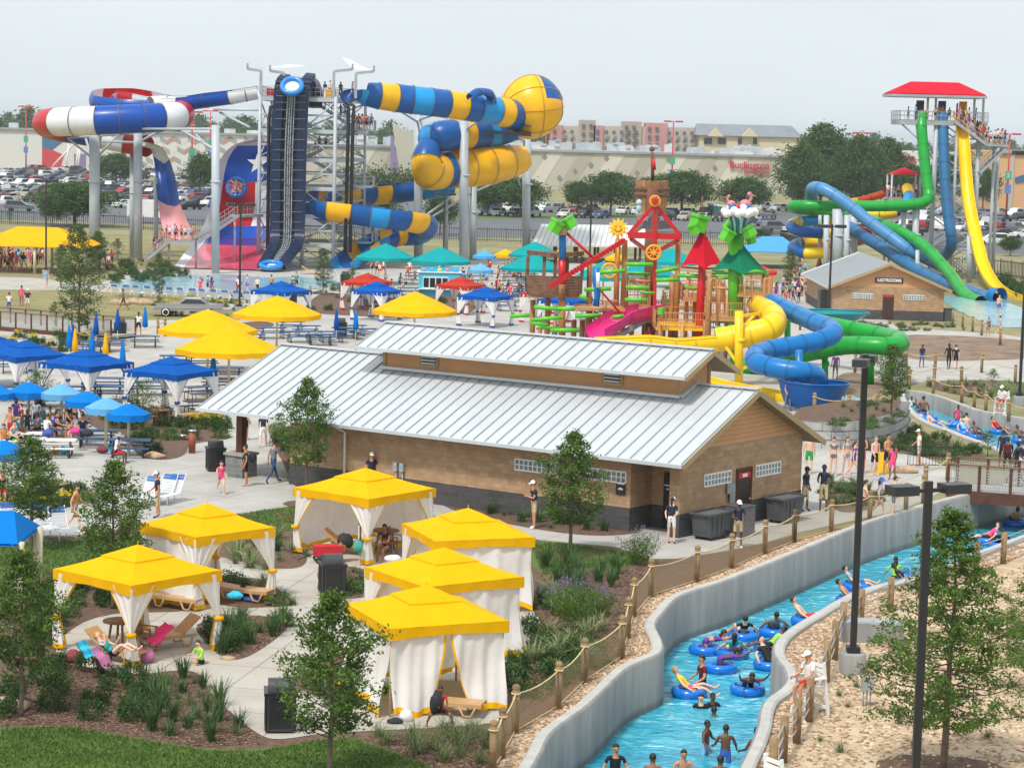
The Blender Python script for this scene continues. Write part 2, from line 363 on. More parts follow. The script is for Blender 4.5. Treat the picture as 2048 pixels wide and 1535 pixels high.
def water_mat(name,deep,shallow,foam_sparkle,sc,fo=.62):
 m,nt,b=new_mat(name);L=nt.links
 tc=nd(nt,'ShaderNodeTexCoord');mp=nd(nt,'ShaderNodeMapping');mp.inputs['Scale'].default_value=(.8,1.25,1);mp.inputs['Rotation'].default_value=(0,0,.6);L.new(tc.outputs['Object'],mp.inputs[0])
 n=nd(nt,'ShaderNodeTexNoise',Scale=sc,Detail=6.,Roughness=.6,Distortion=1.6);L.new(mp.outputs[0],n.inputs['Vector'])
 cr=nd(nt,'ShaderNodeValToRGB');e=cr.color_ramp.elements;e[0].position=.33;e[0].color=c4(deep);e[1].position=fo+.12;e[1].color=c4(foam_sparkle);q=e.new(fo-.06);q.color=c4(shallow)  # palest stop: foam plus white sparkle painted into the water colour
 n3=nd(nt,'ShaderNodeTexNoise',Scale=sc*.22,Detail=3.);L.new(tc.outputs['Object'],n3.inputs['Vector'])
 ad=nd(nt,'ShaderNodeMath',operation='MULTIPLY_ADD');L.new(n3.outputs['Fac'],ad.inputs[0]);ad.inputs[1].default_value=.5;ad.inputs[2].default_value=-.25;a2=nd(nt,'ShaderNodeMath',operation='ADD');L.new(ad.outputs[0],a2.inputs[0]);L.new(n.outputs['Fac'],a2.inputs[1])
 L.new(a2.outputs[0],cr.inputs[0]);L.new(cr.outputs[0],b.inputs['Base Color']);b.inputs['Roughness'].default_value=.12
 n2=nd(nt,'ShaderNodeTexNoise',Scale=sc*2.2,Detail=3.,Distortion=.8);L.new(mp.outputs[0],n2.inputs['Vector'])
 bp=nd(nt,'ShaderNodeBump',Strength=.55,Distance=.12);L.new(n2.outputs['Fac'],bp.inputs['Height']);L.new(bp.outputs['Normal'],b.inputs['Normal'])
 MATS[name]=m;return m
m_water=water_mat('river_water',(.012,.26,.40),(.04,.43,.57),(.50,.82,.90),1.35,.63)
m_pool=water_mat('pool_water',(.16,.38,.46),(.28,.52,.60),(.6,.78,.82),.8)
LB=[(980,1640),(1000,1600),(1051,1520),(1070,1477),(1105,1450),(1141,1426),(1175,1396),(1205,1366),(1230,1343),(1252,1333),(1273,1324),(1294,1316),(1303,1308),(1302,1292),(1294,1274),(1287,1260),(1292,1245),(1307,1230),(1322,1211),(1341,1197),(1380,1183),(1427,1170),(1512,1136),(1600,1100),(1724,1048),(1833,1017),(1930,992),(2010,974),(2120,950)]
RB=[(1470,1640),(1490,1590),(1519,1524),(1531,1500),(1544,1461),(1546,1432),(1556,1410),(1575,1398),(1594,1382),(1600,1366),(1592,1346),(1578,1331),(1568,1314),(1573,1290),(1604,1264),(1652,1236),(1686,1214),(1734,1189),(1841,1164),(1958,1118),(2012,1097),(2120,1058)]
def lin(poly):return[V(p)for p in GP(poly)]
LBw=smooth_poly(lin(LB),2,False);RBw=smooth_poly(lin(RB),2,False)
def offs(line,d):
 out=[]
 for i,p in enumerate(line):
  t=(line[min(i+1,len(line)-1)]-line[max(i-1,0)]).normalized();out.append(p+V((-t.y,t.x))*d)
 return out
UA=[(1798,797),(1812,822),(1832,840),(1860,854),(1888,863),(1929,880),(1970,893),(1998,907),(2060,935),(2160,970)]
UB=[(1798,786),(1814,783),(1847,787),(1888,797),(1929,813),(1970,827),(2048,840),(2160,855)]
UAw=smooth_poly(lin(UA),2,False);UBw=smooth_poly(lin(UB),2,False)
RIV1=offs(LBw,-.30)+offs(RBw,.22)[::-1]
RIV2=offs(UAw,.2)+offs(UBw,-.2)[::-1]
big=[(-2500,-200),(2500,-200),(2500,6000),(-2500,6000)]
sheet('ground',[V(p)for p in big],0.,m_ground,[RIV1,RIV2])
def clipsheet(name,pts,z,mat,it=1,holes=()):return sheet(name,smooth_poly([V(p)for p in GP(pts)],it)if it else[V(p)for p in GP(pts)],z,mat,holes)
sand=list(RBw)+[V(p)for p in GP([(2300,990),(2300,1100),(2300,1700),(1450,1700)])]
sheet('sandy_ground',sand,.006,m_sand)
FL=[(960,1590),(985,1545),(1003,1516),(1030,1467),(1116,1417),(1168,1366),(1243,1317),(1255,1277),(1267,1234),(1301,1194),(1393,1164),(1462,1138),(1529,1108),(1588,1085),(1662,1063),(1739,1044),(1811,1027),(1846,1010)]
FLw=[V(p)for p in GP(FL)]
sheet('planting_bed',[V(p)for p in GP([(-300,1080),(150,1072),(474,1030),(597,1011),(860,1031),(1081,1081),(1230,1094),(1299,1118),(1354,1118),(1460,1101),(1530,1086),(1588,1070)])]+FLw[13::-1]+[V(p)for p in GP([(900,1700),(-300,1700)])],.005,m_mulch)
sheet('gravel_strip',FLw+[V(p)for p in GP([(1870,1006)])]+[p for p in LBw if p.y<G(1836,1015).y][::-1],.009,m_gravel)
RF=[(1545,1570),(1566,1524),(1593,1486),(1618,1442),(1652,1363),(1669,1319),(1685,1279),(1721,1251),(1780,1224),(1870,1184),(1952,1145),(2006,1127),(2070,1100)]
RFw=[V(p)for p in GP(RF)]
sheet('gravel_strip',RFw+[p for p in RBw if G(1500,1570).y<p.y<G(2070,1085).y][::-1],.012,m_gravel)
PLAZA=[(-300,1080),(150,1070),(474,1029),(597,1010),(860,1030),(1081,1080),(1230,1093),(1299,1117),(1354,1117),(1460,1100),(1529,1085),(1600,1064),(1720,1038),(1800,1020),(1850,1000),(1900,975),(1920,945),(1850,915),(1700,885),(1650,830),(1700,770),(1790,770),(1840,765),(2100,765),(2160,690),(2000,668),(1800,655),(1700,600),(1500,555),(1200,528),(1000,520),(760,528),(660,575),(600,600),(480,640),(330,640),(-300,640)]
sheet('plaza_pavement',[V(p)for p in GP(PLAZA)],.012,m_conc)
_beds=[('planting_bed',m_mulch,.017,[(169,818),(266,806),(369,842),(456,836),(456,880),(378,887),(372,912),(325,922),(275,914),(255,877),(169,850)]),('planting_bed',m_mulch,.017,[(528,850),(565,846),(640,900),(660,980),(590,985),(562,915)]),('planting_bed',m_mulch,.017,[(-60,672),(60,660),(220,662),(228,690),(160,704),(-60,712)]),('planting_bed',m_mulch,.017,[(-60,985),(80,972),(190,976),(188,1003),(105,1020),(-60,1040)]),('planting_bed',m_mulch,.017,[(860,980),(880,1014),(1000,1046),(1145,1070),(1239,1072),(1300,1060),(1200,1030)]),('planting_bed',m_mulch,.017,[(1640,960),(1700,965),(1760,985),(1780,1005),(1700,1030),(1650,1012)]),('planting_bed',m_mulch,.017,[(1650,870),(1740,868),(1840,858),(1880,880),(1960,905),(1985,925),(1905,925),(1800,905),(1660,898)]),('planting_bed',m_mulch,.017,[(640,582),(700,590),(960,585),(1000,600),(900,640),(700,632),(600,625)]),('planting_bed',m_mulch,.017,[(420,655),(520,640),(560,650),(500,665)]),('planting_bed',m_dirt,.017,[(1690,735),(1790,770),(1800,785),(1700,800),(1640,790)]),('planting_bed',m_mulch,.017,[(1820,765),(1960,758),(2100,768),(2100,800),(1950,800)]),('lawn',m_drylawn,.018,[(-80,578),(130,579),(300,585),(430,592),(440,612),(300,628),(150,645),(80,618),(-80,616)]),('lawn',m_lawn,.02,[(1960,780),(2120,770),(2120,812),(2000,806)]),('footpath',m_path,.022,[(-80,556),(60,553),(150,568),(230,572),(420,585),(250,586),(130,580),(-80,579)]),('footpath',m_path,.022,[(-60,690),(60,688),(120,697),(240,700),(330,690),(330,660),(240,655),(-60,636)]),('dirt_ground',m_dirt,.02,[(1790,672),(1850,668),(2100,682),(2120,714),(1960,722),(1800,722)]),('pool_deck',m_conc,.006,[(180,600),(200,560),(330,525),(760,515),(800,570),(700,620),(480,622)]),('lawn',m_lawn,.012,[(-300,1455),(0,1455),(130,1450),(300,1480),(420,1500),(535,1497),(640,1478),(711,1475),(780,1500),(870,1535),(900,1700),(-300,1700)]),('lawn',m_lawn,.012,[(469,1029),(597,1011),(720,1020),(720,1050),(589,1060),(550,1063)]),('lawn',m_lawn,.012,[(1060,1080),(1130,1086),(1230,1099),(1299,1121),(1240,1135),(1160,1140),(1085,1150),(1050,1120)]),('lawn',m_lawn,.012,[(-300,1090),(205,1078),(300,1062),(290,1100),(205,1125),(90,1150),(-300,1150)]),('footpath',m_path,.018,[(523,1474),(560,1480),(640,1467),(736,1462),(1003,1449),(1012,1425),(1020,1340),(1075,1300),(1085,1220),(960,1180),(940,1120),(860,1060),(690,1048),(640,1060),(614,1098),(614,1134),(560,1140),(470,1121),(440,1113),(380,1120),(290,1150),(280,1190),(340,1210),(400,1205),(430,1160),(460,1153),(529,1157),(567,1187),(602,1211),(555,1214),(480,1217),(420,1205),(380,1225),(200,1225),(110,1280),(115,1322),(260,1352),(370,1338),(405,1350),(420,1388),(470,1432)]),('planting_bed',m_mulch,.0225,[(384,1251),(444,1228),(555,1233),(585,1247),(550,1281),(491,1319),(448,1320),(410,1285)]),('planting_bed',m_mulch,.0225,[(627,1138),(680,1130),(745,1140),(750,1190),(700,1200),(650,1190)]),('planting_bed',m_mulch,.0225,[(620,1345),(700,1290),(760,1300),(770,1390),(700,1420),(600,1380),(560,1365)]),('lawn',m_drylawn,.008,[(1560,520),(1620,500),(2150,560),(2150,640),(1980,615),(1880,590),(1700,560)]),('car_park',m_asph,.01,[(-150,434),(420,452),(800,474),(1000,476),(1560,478),(2200,520),(2200,400),(1560,424),(1000,412),(600,390),(420,372),(-150,338)]),('grass_strip',m_lawn,.016,[(870,432),(1120,428),(1380,425),(1560,424),(1560,430),(1120,437),(870,440)]),('grass_strip',m_drylawn,.016,[(-60,470),(300,470),(420,505),(300,545),(60,540),(-60,540)]),]
for nm,mt,z,pts in _beds:clipsheet(nm,pts,z,mt,2 if nm!='car_park'else 0)
def channel(name,left,sl,right,sr,zc,zw,wl=None):
 for line,s in((left,sl),(right,sr)):
  mb=MB();n=len(line)
  prof=[(0.,-.05),(0.,zc),(.06*s,zc+.05),(.30*s,zc+.05),(.38*s,zc-.02),(.40*s,zw-.4)]
  rows=[[(V((p.x,p.y)))for p in offs(line,d)]for d,z in prof]
  b=len(mb.v)
  for k,(d,z)in enumerate(prof):mb.v+=[(p.x,p.y,z)for p in rows[k]]
  for k in range(len(prof)-1):
   for i in range(n-1):
    q=(k*n+i,k*n+i+1,(k+1)*n+i+1,(k+1)*n+i);mb.f.append(q if s>0 else q[::-1]);mb.m.append(0 if k>=3 else 1);mb.sm.append(k>=3)
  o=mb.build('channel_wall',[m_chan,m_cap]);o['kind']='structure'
 lp=offs(left,.38*sl)+offs(right,.38*sr)[::-1]
 sheet(name,lp,zw,m_water)
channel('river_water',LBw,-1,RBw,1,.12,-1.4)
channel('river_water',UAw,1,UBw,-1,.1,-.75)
clipsheet('pool_water',[(225,574),(240,562),(330,552),(420,549),(480,550),(520,556),(600,553),(670,560),(690,570),(640,578),(540,585),(430,590),(300,586)],.03,m_pool,2)
clipsheet('pool_water',[(1880,600),(1900,590),(2060,612),(2060,655),(1990,655),(1930,630)],.03,m_pool,1)
clipsheet('pool_water',[(1683,800),(1690,787),(1745,805),(1740,818),(1660,812)],.03,m_pool,1)
_A,_B,_C=G(395,815,2.9),G(1365,930,2.9),G(1650,880,2.9)
_u=(_A-_B).normalized();_v=(_C-_B).normalized();BL,BW,RK=23.96,10.2436,.469
def BP(s,t,z):return V((_B.x+_u.x*s+_v.x*t,_B.y+_u.y*s+_v.y*t,z))
def WUV(q,p):
 n=p.normal
 return(q[0]*-n.y+q[1]*n.x,q[2])if abs(n.z)<.7 else(q[0],q[1])
m_block=MBRICK('tan_block',hexc('b39474'),hexc('a28262'),hexc('96795c'),.4,.2,mortar=.008)
m_blockd=MBRICK('charcoal_block',hexc('4c4a4b'),hexc('3e3d3f'),hexc('555353'),.4,.2,mortar=.008)
m_metalroof=M('metal_roof',(.58,.615,.64),.42,.07,.6,metal=.25,detail=8.)
m_seam=M('roof_seam',(.38,.40,.42),.5,.05,1.,metal=.2)
m_siding=M('siding',hexc('c9976a'),.7,.06,.8)
m_trim=M('trim',hexc('a8916a'),.7,.06,1.)
m_soffit=M('soffit',hexc('8a7657'),.8,.06,1.)
m_gblock=M('glass_block',(.20,.26,.26),.15,.35,5.)
m_door=M('dark_door',(.025,.016,.014),.4,.1,1.)
bld=thing('brick_building','long tan block building with two-tier white metal roof beside the lazy river','building',BP(12,5,0))
def face(mb,pts,mi=0):return mb.add(pts,[tuple(range(len(pts)))],mi)
def wallq(mb,s0,t0,s1,t1,z0,z1,mi=0):face(mb,[BP(s0,t0,z0),BP(s1,t1,z0),BP(s1,t1,z1),BP(s0,t0,z1)],mi)
S0,S1,T0,T1=.58,19.5,.78,9.5
for nm,mt,z0,z1,e in(('wall',m_block,.9,3.3,0.),('wall_base',m_blockd,0.,.9,.02)):
 mb=MB()
 pl=[(S0-e,T0-e),(1.03,T0-e),(1.03,2.2),(2.74,2.2),(2.74,T0-e),(S1+e,T0-e),(S1+e,T1+e),(S0-e,T1+e)]
 if nm=='wall':z1=2.9+RK*T0
 for i in range(len(pl)):
  a,b=pl[i],pl[(i+1)%len(pl)];wallq(mb,b[0],b[1],a[0],a[1],z0,z1)
 if e:
  vs=[BP(q[0],q[1],z1)for q in pl];face(mb,vs[::-1])
 mb.build(nm,mt,bld,world=True,uv=WUV)
for s in(S0-.01,S1+.01):
 mb=MB()
 face(mb,[BP(s,T0,2.9+RK*T0),BP(s,T1,2.9+RK*T0),BP(s,T1,2.95+RK*(BW-T1)),BP(s,BW/2,2.9+RK*BW/2-.05)])
 z=2.9+RK*T0+.16
 while z<5.1:
  h=(z-2.9)/RK;mb.beam(BP(s-.012 if s<5 else s+.012,h+.15,z),BP(s-.012 if s<5 else s+.012,BW-h-.15,z),.03,.018);z+=.17
 mb.build('gable_siding',m_siding,bld,world=True)
def roof(name,s0,s1,t0,tm,t1,ze,zr,par,fas,seam=.55):
 mb=MB();th=.1
 for ta in(t0,t1):
  a=[BP(s0,ta,ze),BP(s1,ta,ze),BP(s1,tm,zr),BP(s0,tm,zr)]
  b=[p-V((0,0,th))for p in a]
  mb.add(a+b,[(0,1,2,3),(7,6,5,4),(0,4,5,1),(1,5,6,2),(3,2,6,7),(0,3,7,4)],0)
 r=mb.build(name,m_metalroof,par,world=True)
 mb=MB();n=int((s1-s0)/seam)
 for ta in(t0,t1):
  for i in range(n+1):
   s=s0+.05+(s1-s0-.1)*i/n
   mb.beam(BP(s,ta,ze+.03),BP(s,tm,zr+.03),.026,.06)
 mb.build('roof_seams',m_seam,r,world=True)
 mb=MB();mb.beam(BP(s0,tm,zr+.05),BP(s1,tm,zr+.05),.3,.05);mb.build('ridge_cap',m_metalroof,r,world=True)
 mb=MB()
 for ta,sg in((t0,-1),(t1,1)):
  mb.beam(BP(s0-.02,ta+sg*.055,ze-.06),BP(s1+.02,ta+sg*.055,ze-.06),.11,.13)
 mb.build('gutter',m_metalroof,r,world=True)
 for s,q in((s0,-.03),(s1,.03)):
  mb=MB()
  for ta in(t0,t1):
   mb.beam(BP(s+q,ta,ze-.1),BP(s+q,tm,zr-.1),.05,fas)
  mb.build('fascia',m_trim,r,world=True)
 mb=MB()
 for ta in(t0,t1):
  a=[BP(s0+.03,ta,ze-.13),BP(s1-.03,ta,ze-.13),BP(s1-.03,tm,zr-.13),BP(s0+.03,tm,zr-.13)];mb.add(a,[(3,2,1,0)])
 mb.build('soffit',m_soffit,r,world=True)
 return r
RZ=2.9+RK*BW/2
roof('roof',0.,BL,0.,BW/2,BW,2.9,RZ,bld,.22)
mb=MB();MS0,MS1,MT0,MT1=2.88,17.35,4.13,6.11
for a,b in(((MS0,MT0),(MS1,MT0)),((MS1,MT0),(MS1,MT1)),((MS1,MT1),(MS0,MT1)),((MS0,MT1),(MS0,MT0))):
 wallq(mb,b[0],b[1],a[0],a[1],4.75,6.2)
for s in(MS0,MS1):face(mb,[BP(s,MT0,6.2),BP(s,MT1,6.2),BP(s,BW/2,6.6)])
mb.build('monitor_wall',m_siding,bld,world=True)
mb=MB()
for s,t in((MS0,MT0),(MS1,MT0),(MS0,MT1)):mb.beam(BP(s,t,4.8),BP(s,t,6.15),.14,.14,up=tuple(_u))
mb.beam(BP(MS0,MT0-.02,6.02),BP(MS1,MT0-.02,6.02),.05,.16)
mb.build('monitor_trim',m_trim,bld,world=True)
mb=MB();mb.beam(BP(MS0-.1,MT0-.1,4.9),BP(MS1+.1,MT0-.1,4.9),.22,.12);mb.beam(BP(MS0-.1,MT0-.1,4.9),BP(MS0-.1,BW/2,5.38),.22,.12)
mb.build('flashing',m_metalroof,bld,world=True)
roof('upper_roof',2.05,18.15,3.2,BW/2,BW-3.2,6.68-RK*1.92,6.68,bld,.18)
def vent(s):
 mb=MB()
 for ds in(-.42,.42):mb.beam(BP(s+ds,MT0-.05,5.12),BP(s+ds,MT0-.05,5.92),.1,.1)
 for z in(5.12,5.92):mb.beam(BP(s-.42,MT0-.05,z),BP(s+.42,MT0-.05,z),.1,.1)
 f=mb.build('vent',m_trim,bld,world=True)
 mb=MB()
 for k in range(5):mb.beam(BP(s-.36,MT0-.06,5.23+.135*k),BP(s+.36,MT0-.06,5.23+.135*k),.09,.065)
 mb.build('louvre',M('louvre_metal',(.55,.57,.58),.5,.05),f,world=True)
 mb=MB();wallq(mb,s+.4,MT0-.015,s-.4,MT0-.015,5.15,5.9);mb.build('louvre_backing',m_black,f,world=True)
vent(15.0);vent(5.95)
def glassblocks(P,a0,a1,z0,z1,n,rows=2):
 mb=MB();c=.02
 for i in range(n+1):
  a=a0+(a1-a0)*i/n;mb.beam(P(a,z0,c),P(a,z1,c),.035 if 0<i<n else .06,.05)
 for j in range(rows+1):
  z=z0+(z1-z0)*j/rows;mb.beam(P(a0,z,c),P(a1,z,c),.05,.035 if 0<j<rows else .06)
 f=mb.build('window',m_white,bld,world=True)
 mb=MB();face(mb,[P(a0,z0,.008),P(a1,z0,.008),P(a1,z1,.008),P(a0,z1,.008)]);mb.build('pane',m_gblock,f,world=True)
PL=lambda a,z,o:BP(a,T0-o,z);PR=lambda a,z,o:BP(S0-o,a,z)
glassblocks(PL,8.05,6.15,1.83,2.25,9);glassblocks(PL,4.85,2.95,1.83,2.25,9)
def st_right(px,py):
 lo,hi=0.,12.
 for _ in range(60):
  z=(lo+hi)/2;g=G(px,py,z);dx,dy=g.x-_B.x,g.y-_B.y;det=_u.x*_v.y-_u.y*_v.x;s=(dx*_v.y-dy*_v.x)/det
  if s>S0:lo=z
  else:hi=z
 z=(lo+hi)/2;g=G(px,py,z);dx,dy=g.x-_B.x,g.y-_B.y
 return(_u.x*dy-_u.y*dx)/(_u.x*_v.y-_u.y*_v.x),z
for(x0,y0,x1,y1)in((1408,970,1461,956),(1511,951,1560,938)):
 a,z0=st_right(x0,y0);b,_z=st_right(x1,y1);glassblocks(PR,a,b,1.78,2.22,8)
da,_z=st_right(1472,1006);db,_z=st_right(1498,1002)
mb=MB();face(mb,[PR(da,0.03,.03),PR(db,0.03,.03),PR(db,2.15,.03),PR(da,2.15,.03)]);dr=mb.build('door',m_door,bld,world=True)
mb=MB();mb.beam(PR(da-.04,0.03,.03),PR(da-.04,2.2,.03),.08,.1);mb.beam(PR(db+.04,0.03,.03),PR(db+.04,2.2,.03),.08,.1);mb.beam(PR(da-.08,2.2,.03),PR(db+.08,2.2,.03),.1,.08)
mb.build('door_frame',m_rust,dr,world=True)
mb=MB();mb.box(PR(da+.32,2.0,.07),(.02,.5,.2));mb=MB();mb.beam(PR(da+.06,1.95,.05),PR(db-.06,1.95,.05),.02,.22);sg=mb.build('door_sign',M('red_sign',(.6,.02,.04),.5,.05),dr,world=True)
mb=MB();mb.beam(PR(da+(db-da)*.32,1.95,.068),PR(da+(db-da)*.68,1.95,.068),.01,.13);mb.build('door_label',m_white,sg,world=True)
mb=MB();mb.ball(PR(db-.1,1.0,.08),.04,8,6);mb.build('handle',m_rail,dr,world=True)
mb=MB();face(mb,[BP(1.05,1.2,.03),BP(1.05,2.15,.03),BP(1.05,2.15,2.2),BP(1.05,1.2,2.2)]);mb.beam(BP(1.75,2.18,.03),BP(1.75,2.18,2.2),.9,.05,up=tuple(_v));mb.build('recess_door',m_black,bld,world=True)
def wallsign(s,t,z,w,h,txt=None):
 mb=MB();mb.beam(BP(s-w/2,t-.03,z),BP(s+w/2,t-.03,z),.03,h);o=mb.build('wall_sign',m_black,bld,world=True)
 mb=MB();r=w*.25
 pts=[BP(s+r*1.1*cos(a),t-.05,z-.06+r*.9*sin(a))for a in[PI*i/10 for i in range(11)]]
 mb.add(pts+[BP(s,t-.05,z-.06)],[tuple(range(12))]);mb.beam(BP(s-.15,t-.05,z+h*.36),BP(s+.15,t-.05,z+h*.36),.01,.05);mb.build('sign_emblem',m_white,o,world=True)
wallsign(3.15,T0,1.62,.42,.5);wallsign(2.0,2.2,1.6,.25,.3)
mb=MB()
for ds in(0,.32):mb.box(BP(13.5+ds,T0-.1,1.35),(.2,.16,.34),2.54);mb.cyl(BP(13.5+ds,T0-.2,1.42),BP(13.5+ds,T0-.14,1.42),.09,n=10);mb.cyl(BP(13.5+ds,T0-.08,.3),BP(13.5+ds,T0-.08,1.2),.03,n=6)
mb.build('electric_meter',m_galv,bld,world=True)
mb=MB();mb.beam(PR(da-.45,1.0,.1),PR(da-.45,1.75,.1),.3,.2);mb.beam(PR(da-.7,1.35,.1),PR(da-.7,1.75,.1),.16,.14);mb.build('electric_box',m_galv,bld,world=True)
for s in(16.5,6.0):MB().tube([BP(s,.1,2.82),BP(s,.3,2.68),BP(s,T0-.08,2.5),BP(s,T0-.08,.1)],.055,8).build('downspout',m_white,bld,world=True)
for s,t in((22.4,1.0),(22.4,8.9)):
 mb=MB();mb.beam(BP(s,t,1.0),BP(s,t,2.74+RK*min(t,BW-t)),.32,.32,up=tuple(_u));p=mb.build('post',m_rust,bld,world=True)
 mb=MB();mb.beam(BP(s,t,0),BP(s,t,.95),.95,.95,up=tuple(_u));mb.build('post_base',MBRICK('grey_stone',(.2,.2,.2),(.12,.12,.12),(.25,.25,.25),.4,.2),p,world=True,uv=WUV)
 mb=MB();mb.beam(BP(s,t,.95),BP(s,t,1.05),1.08,1.08,up=tuple(_u));mb.build('post_cap',M('stone_cap',(.33,.30,.27),.9,.1,3.),p,world=True)
m_bark=M('bark',(.13,.10,.075),.9,.3,6.,.4)
m_oak=MLEAF('leaf_young_oak',(.045,.10,.016),(.14,.23,.04),(.24,.34,.08))
m_cyp=MLEAF('leaf_cypress',(.05,.105,.016),(.14,.24,.035),(.25,.35,.07))
m_wil=MLEAF('leaf_wispy',(.05,.09,.03),(.13,.20,.055),(.22,.28,.09))
m_far=MLEAF('leaf_parking_oak',(.03,.072,.016),(.095,.17,.036),(.16,.25,.05),trans=.3)
m_shr=MLEAF('leaf_shrub',(.02,.055,.014),(.075,.15,.03),(.2,.28,.06))
m_blade=MLEAF('leaf_blade',(.04,.09,.03),(.11,.20,.06),(.22,.30,.14))
m_strp=MLEAF('leaf_striped',(.16,.22,.08),(.36,.40,.20),(.55,.55,.35))
m_purp=MLEAF('flower_purple',(.16,.12,.26),(.30,.26,.42),(.36,.33,.48))
m_yel=MLEAF('flower_yellow',(.55,.40,.01),(.75,.60,.02),(.8,.7,.1))
m_tuft=MLEAF('leaf_tuft',(.09,.12,.045),(.19,.24,.09),(.34,.36,.18))
def leaf(mb,c,ln,wd,rg,up=.3):
 d=V((rg.gauss(0,1),rg.gauss(0,1),rg.gauss(0,1)+up)).normalized();e=d.cross(V((rg.gauss(0,1),rg.gauss(0,1),rg.gauss(0,1)))).normalized()
 b=len(mb.v);c=V(c)
 mb.v+=[tuple(c-d*ln/2),tuple(c+e*wd/2),tuple(c+d*ln/2),tuple(c-e*wd/2)]
 mb.f.append((b,b+1,b+2,b+3));mb.m.append(0);mb.sm.append(False)
def tree_proto(seed,h,cw,cb,nl,nleaf,ls,prof,mat,tr=.06,up=.5,twig=3,clump=.16,droop=0.,nolimb=False):
 rg=random.Random(seed);tk=MB();cr=MB()
 pts=[V((rg.gauss(0,.012*h*k/6),rg.gauss(0,.012*h*k/6),h*.97*k/6))for k in range(7)]
 pts[0].z=-.05
 tk.tube(cat(pts,3),[tr*(1.25 if i==0 else 1)*(1-.93*i/18)+.006 for i in range(19)],7)
 cl=[]
 for i in range(nl):
  t=(i+rg.random())/nl;z=cb+(h-cb)*t*.97;a=i*2.399+rg.uniform(-.5,.5)
  L=cw/2*prof(t)*rg.uniform(.7,1.12);k=min(5.99,z/(h*.97)*6);b0=pts[int(k)].lerp(pts[min(6,int(k)+1)],k%1)
  dz=up*rg.uniform(.6,1.3)*(1-.3*t)
  tip=b0+V((cos(a),sin(a),dz-droop))*L;mid=b0.lerp(tip,.5)+V((0,0,-.08*L))
  if not nolimb:tk.tube([b0,mid,tip],[max(.008,tr*.35*(1-t*.6)),tr*.2,.006],5,cap=False)
  for j in range(twig):
   f=.35+.65*(j+rg.random())/twig;p=b0.lerp(tip,f)
   cl.append((p+V((rg.gauss(0,.11),rg.gauss(0,.11),rg.gauss(0,.09)))*L*.9,clump*cw*rg.uniform(.5,1.25)*(.6+.4*prof(t))))
 w=[r**1.6 for _,r in cl]
 for c,r in rg.choices(cl,weights=w,k=nleaf):
  q=V((rg.gauss(0,.55),rg.gauss(0,.55),rg.gauss(0,.45)))*r
  leaf(cr,c+q,ls*rg.uniform(.7,1.4),ls*rg.uniform(.35,.6),rg)
 return tk,cr
TREES={}
def oval(t):return max(.12,sin(PI*min(1,.14+.86*t))**.75*(1.05-.35*t))
def cone(t):return max(.08,(1-t)**.8*.95+.06)*(.62+.38*min(1,t*5))
def dome(t):return max(.3,(1-.85*t**2.4))*(.75+.25*min(1,t*4))
def slim(t):return max(.2,sin(PI*min(1,.2+.75*t)))
def reg_tree(key,mat,*a,**k):
 tk,cr=tree_proto(*a,mat=mat,**k);TREES[key]=[tk,cr,mat,None]
reg_tree('oak_a',m_oak,11,4.6,2.5,1.0,54,8000,.105,oval,twig=6,clump=.085)
reg_tree('oak_b',m_oak,23,4.6,2.6,1.0,50,7600,.105,oval,twig=6,clump=.085)
reg_tree('oak_c',m_oak,37,4.6,2.3,1.1,52,7600,.105,slim,twig=6,clump=.095)
reg_tree('cypress',m_cyp,5,6.2,4.2,1.0,84,19000,.085,cone,twig=9,clump=.042,up=.22,tr=.07)
reg_tree('wispy',m_wil,8,7.6,2.7,1.2,48,7500,.13,slim,twig=4,clump=.11,up=.7,tr=.07)
reg_tree('open',m_wil,9,3.0,2.6,.5,26,1500,.1,dome,twig=3,clump=.10,up=.7,tr=.035)
reg_tree('park_a',m_far,41,9.,10.5,2.4,60,8500,.46,dome,twig=4,clump=.12,up=.42,tr=.22)
reg_tree('park_b',m_far,43,8.,9.,2.2,46,7000,.44,dome,twig=4,clump=.14,up=.5,tr=.2)
reg_tree('tall',m_far,47,16.,13.,2.5,80,10000,.65,oval,twig=4,clump=.13,up=.5,tr=.3)
reg_tree('distant',m_far,51,18.,15.,2.5,36,1500,1.3,oval,twig=3,clump=.17,up=.5,tr=.3,nolimb=True)
reg_tree('sapling',m_oak,53,2.2,1.3,.5,18,800,.11,slim,twig=3,clump=.16,tr=.03)
def tree(key,loc,label,h=None,w=None,name='young_tree',group=None,rz=None,catg='tree'):
 tk,cr,mat,proto=TREES[key];rz=random.uniform(0,6.28)if rz is None else rz
 H=max(q[2]for q in cr.v);Wd=2*sorted(math.hypot(q[0],q[1])for q in cr.v)[int(len(cr.v)*.96)]
 sz=(h or H)/H;sx=(w or Wd*sz)/Wd
 if proto is None:
  t=thing(name,label,catg,loc,rz,group);t.scale=(sx,sx,sz)
  tk.build('trunk',m_bark,t);cr.build('crown',mat,t);TREES[key][3]=t;return t
 t=dup(proto,loc,rz,label,group,(sx,sx,sz));t.name=name;t['category']=catg
 if group is None and 'group'in t:del t['group']
 return t
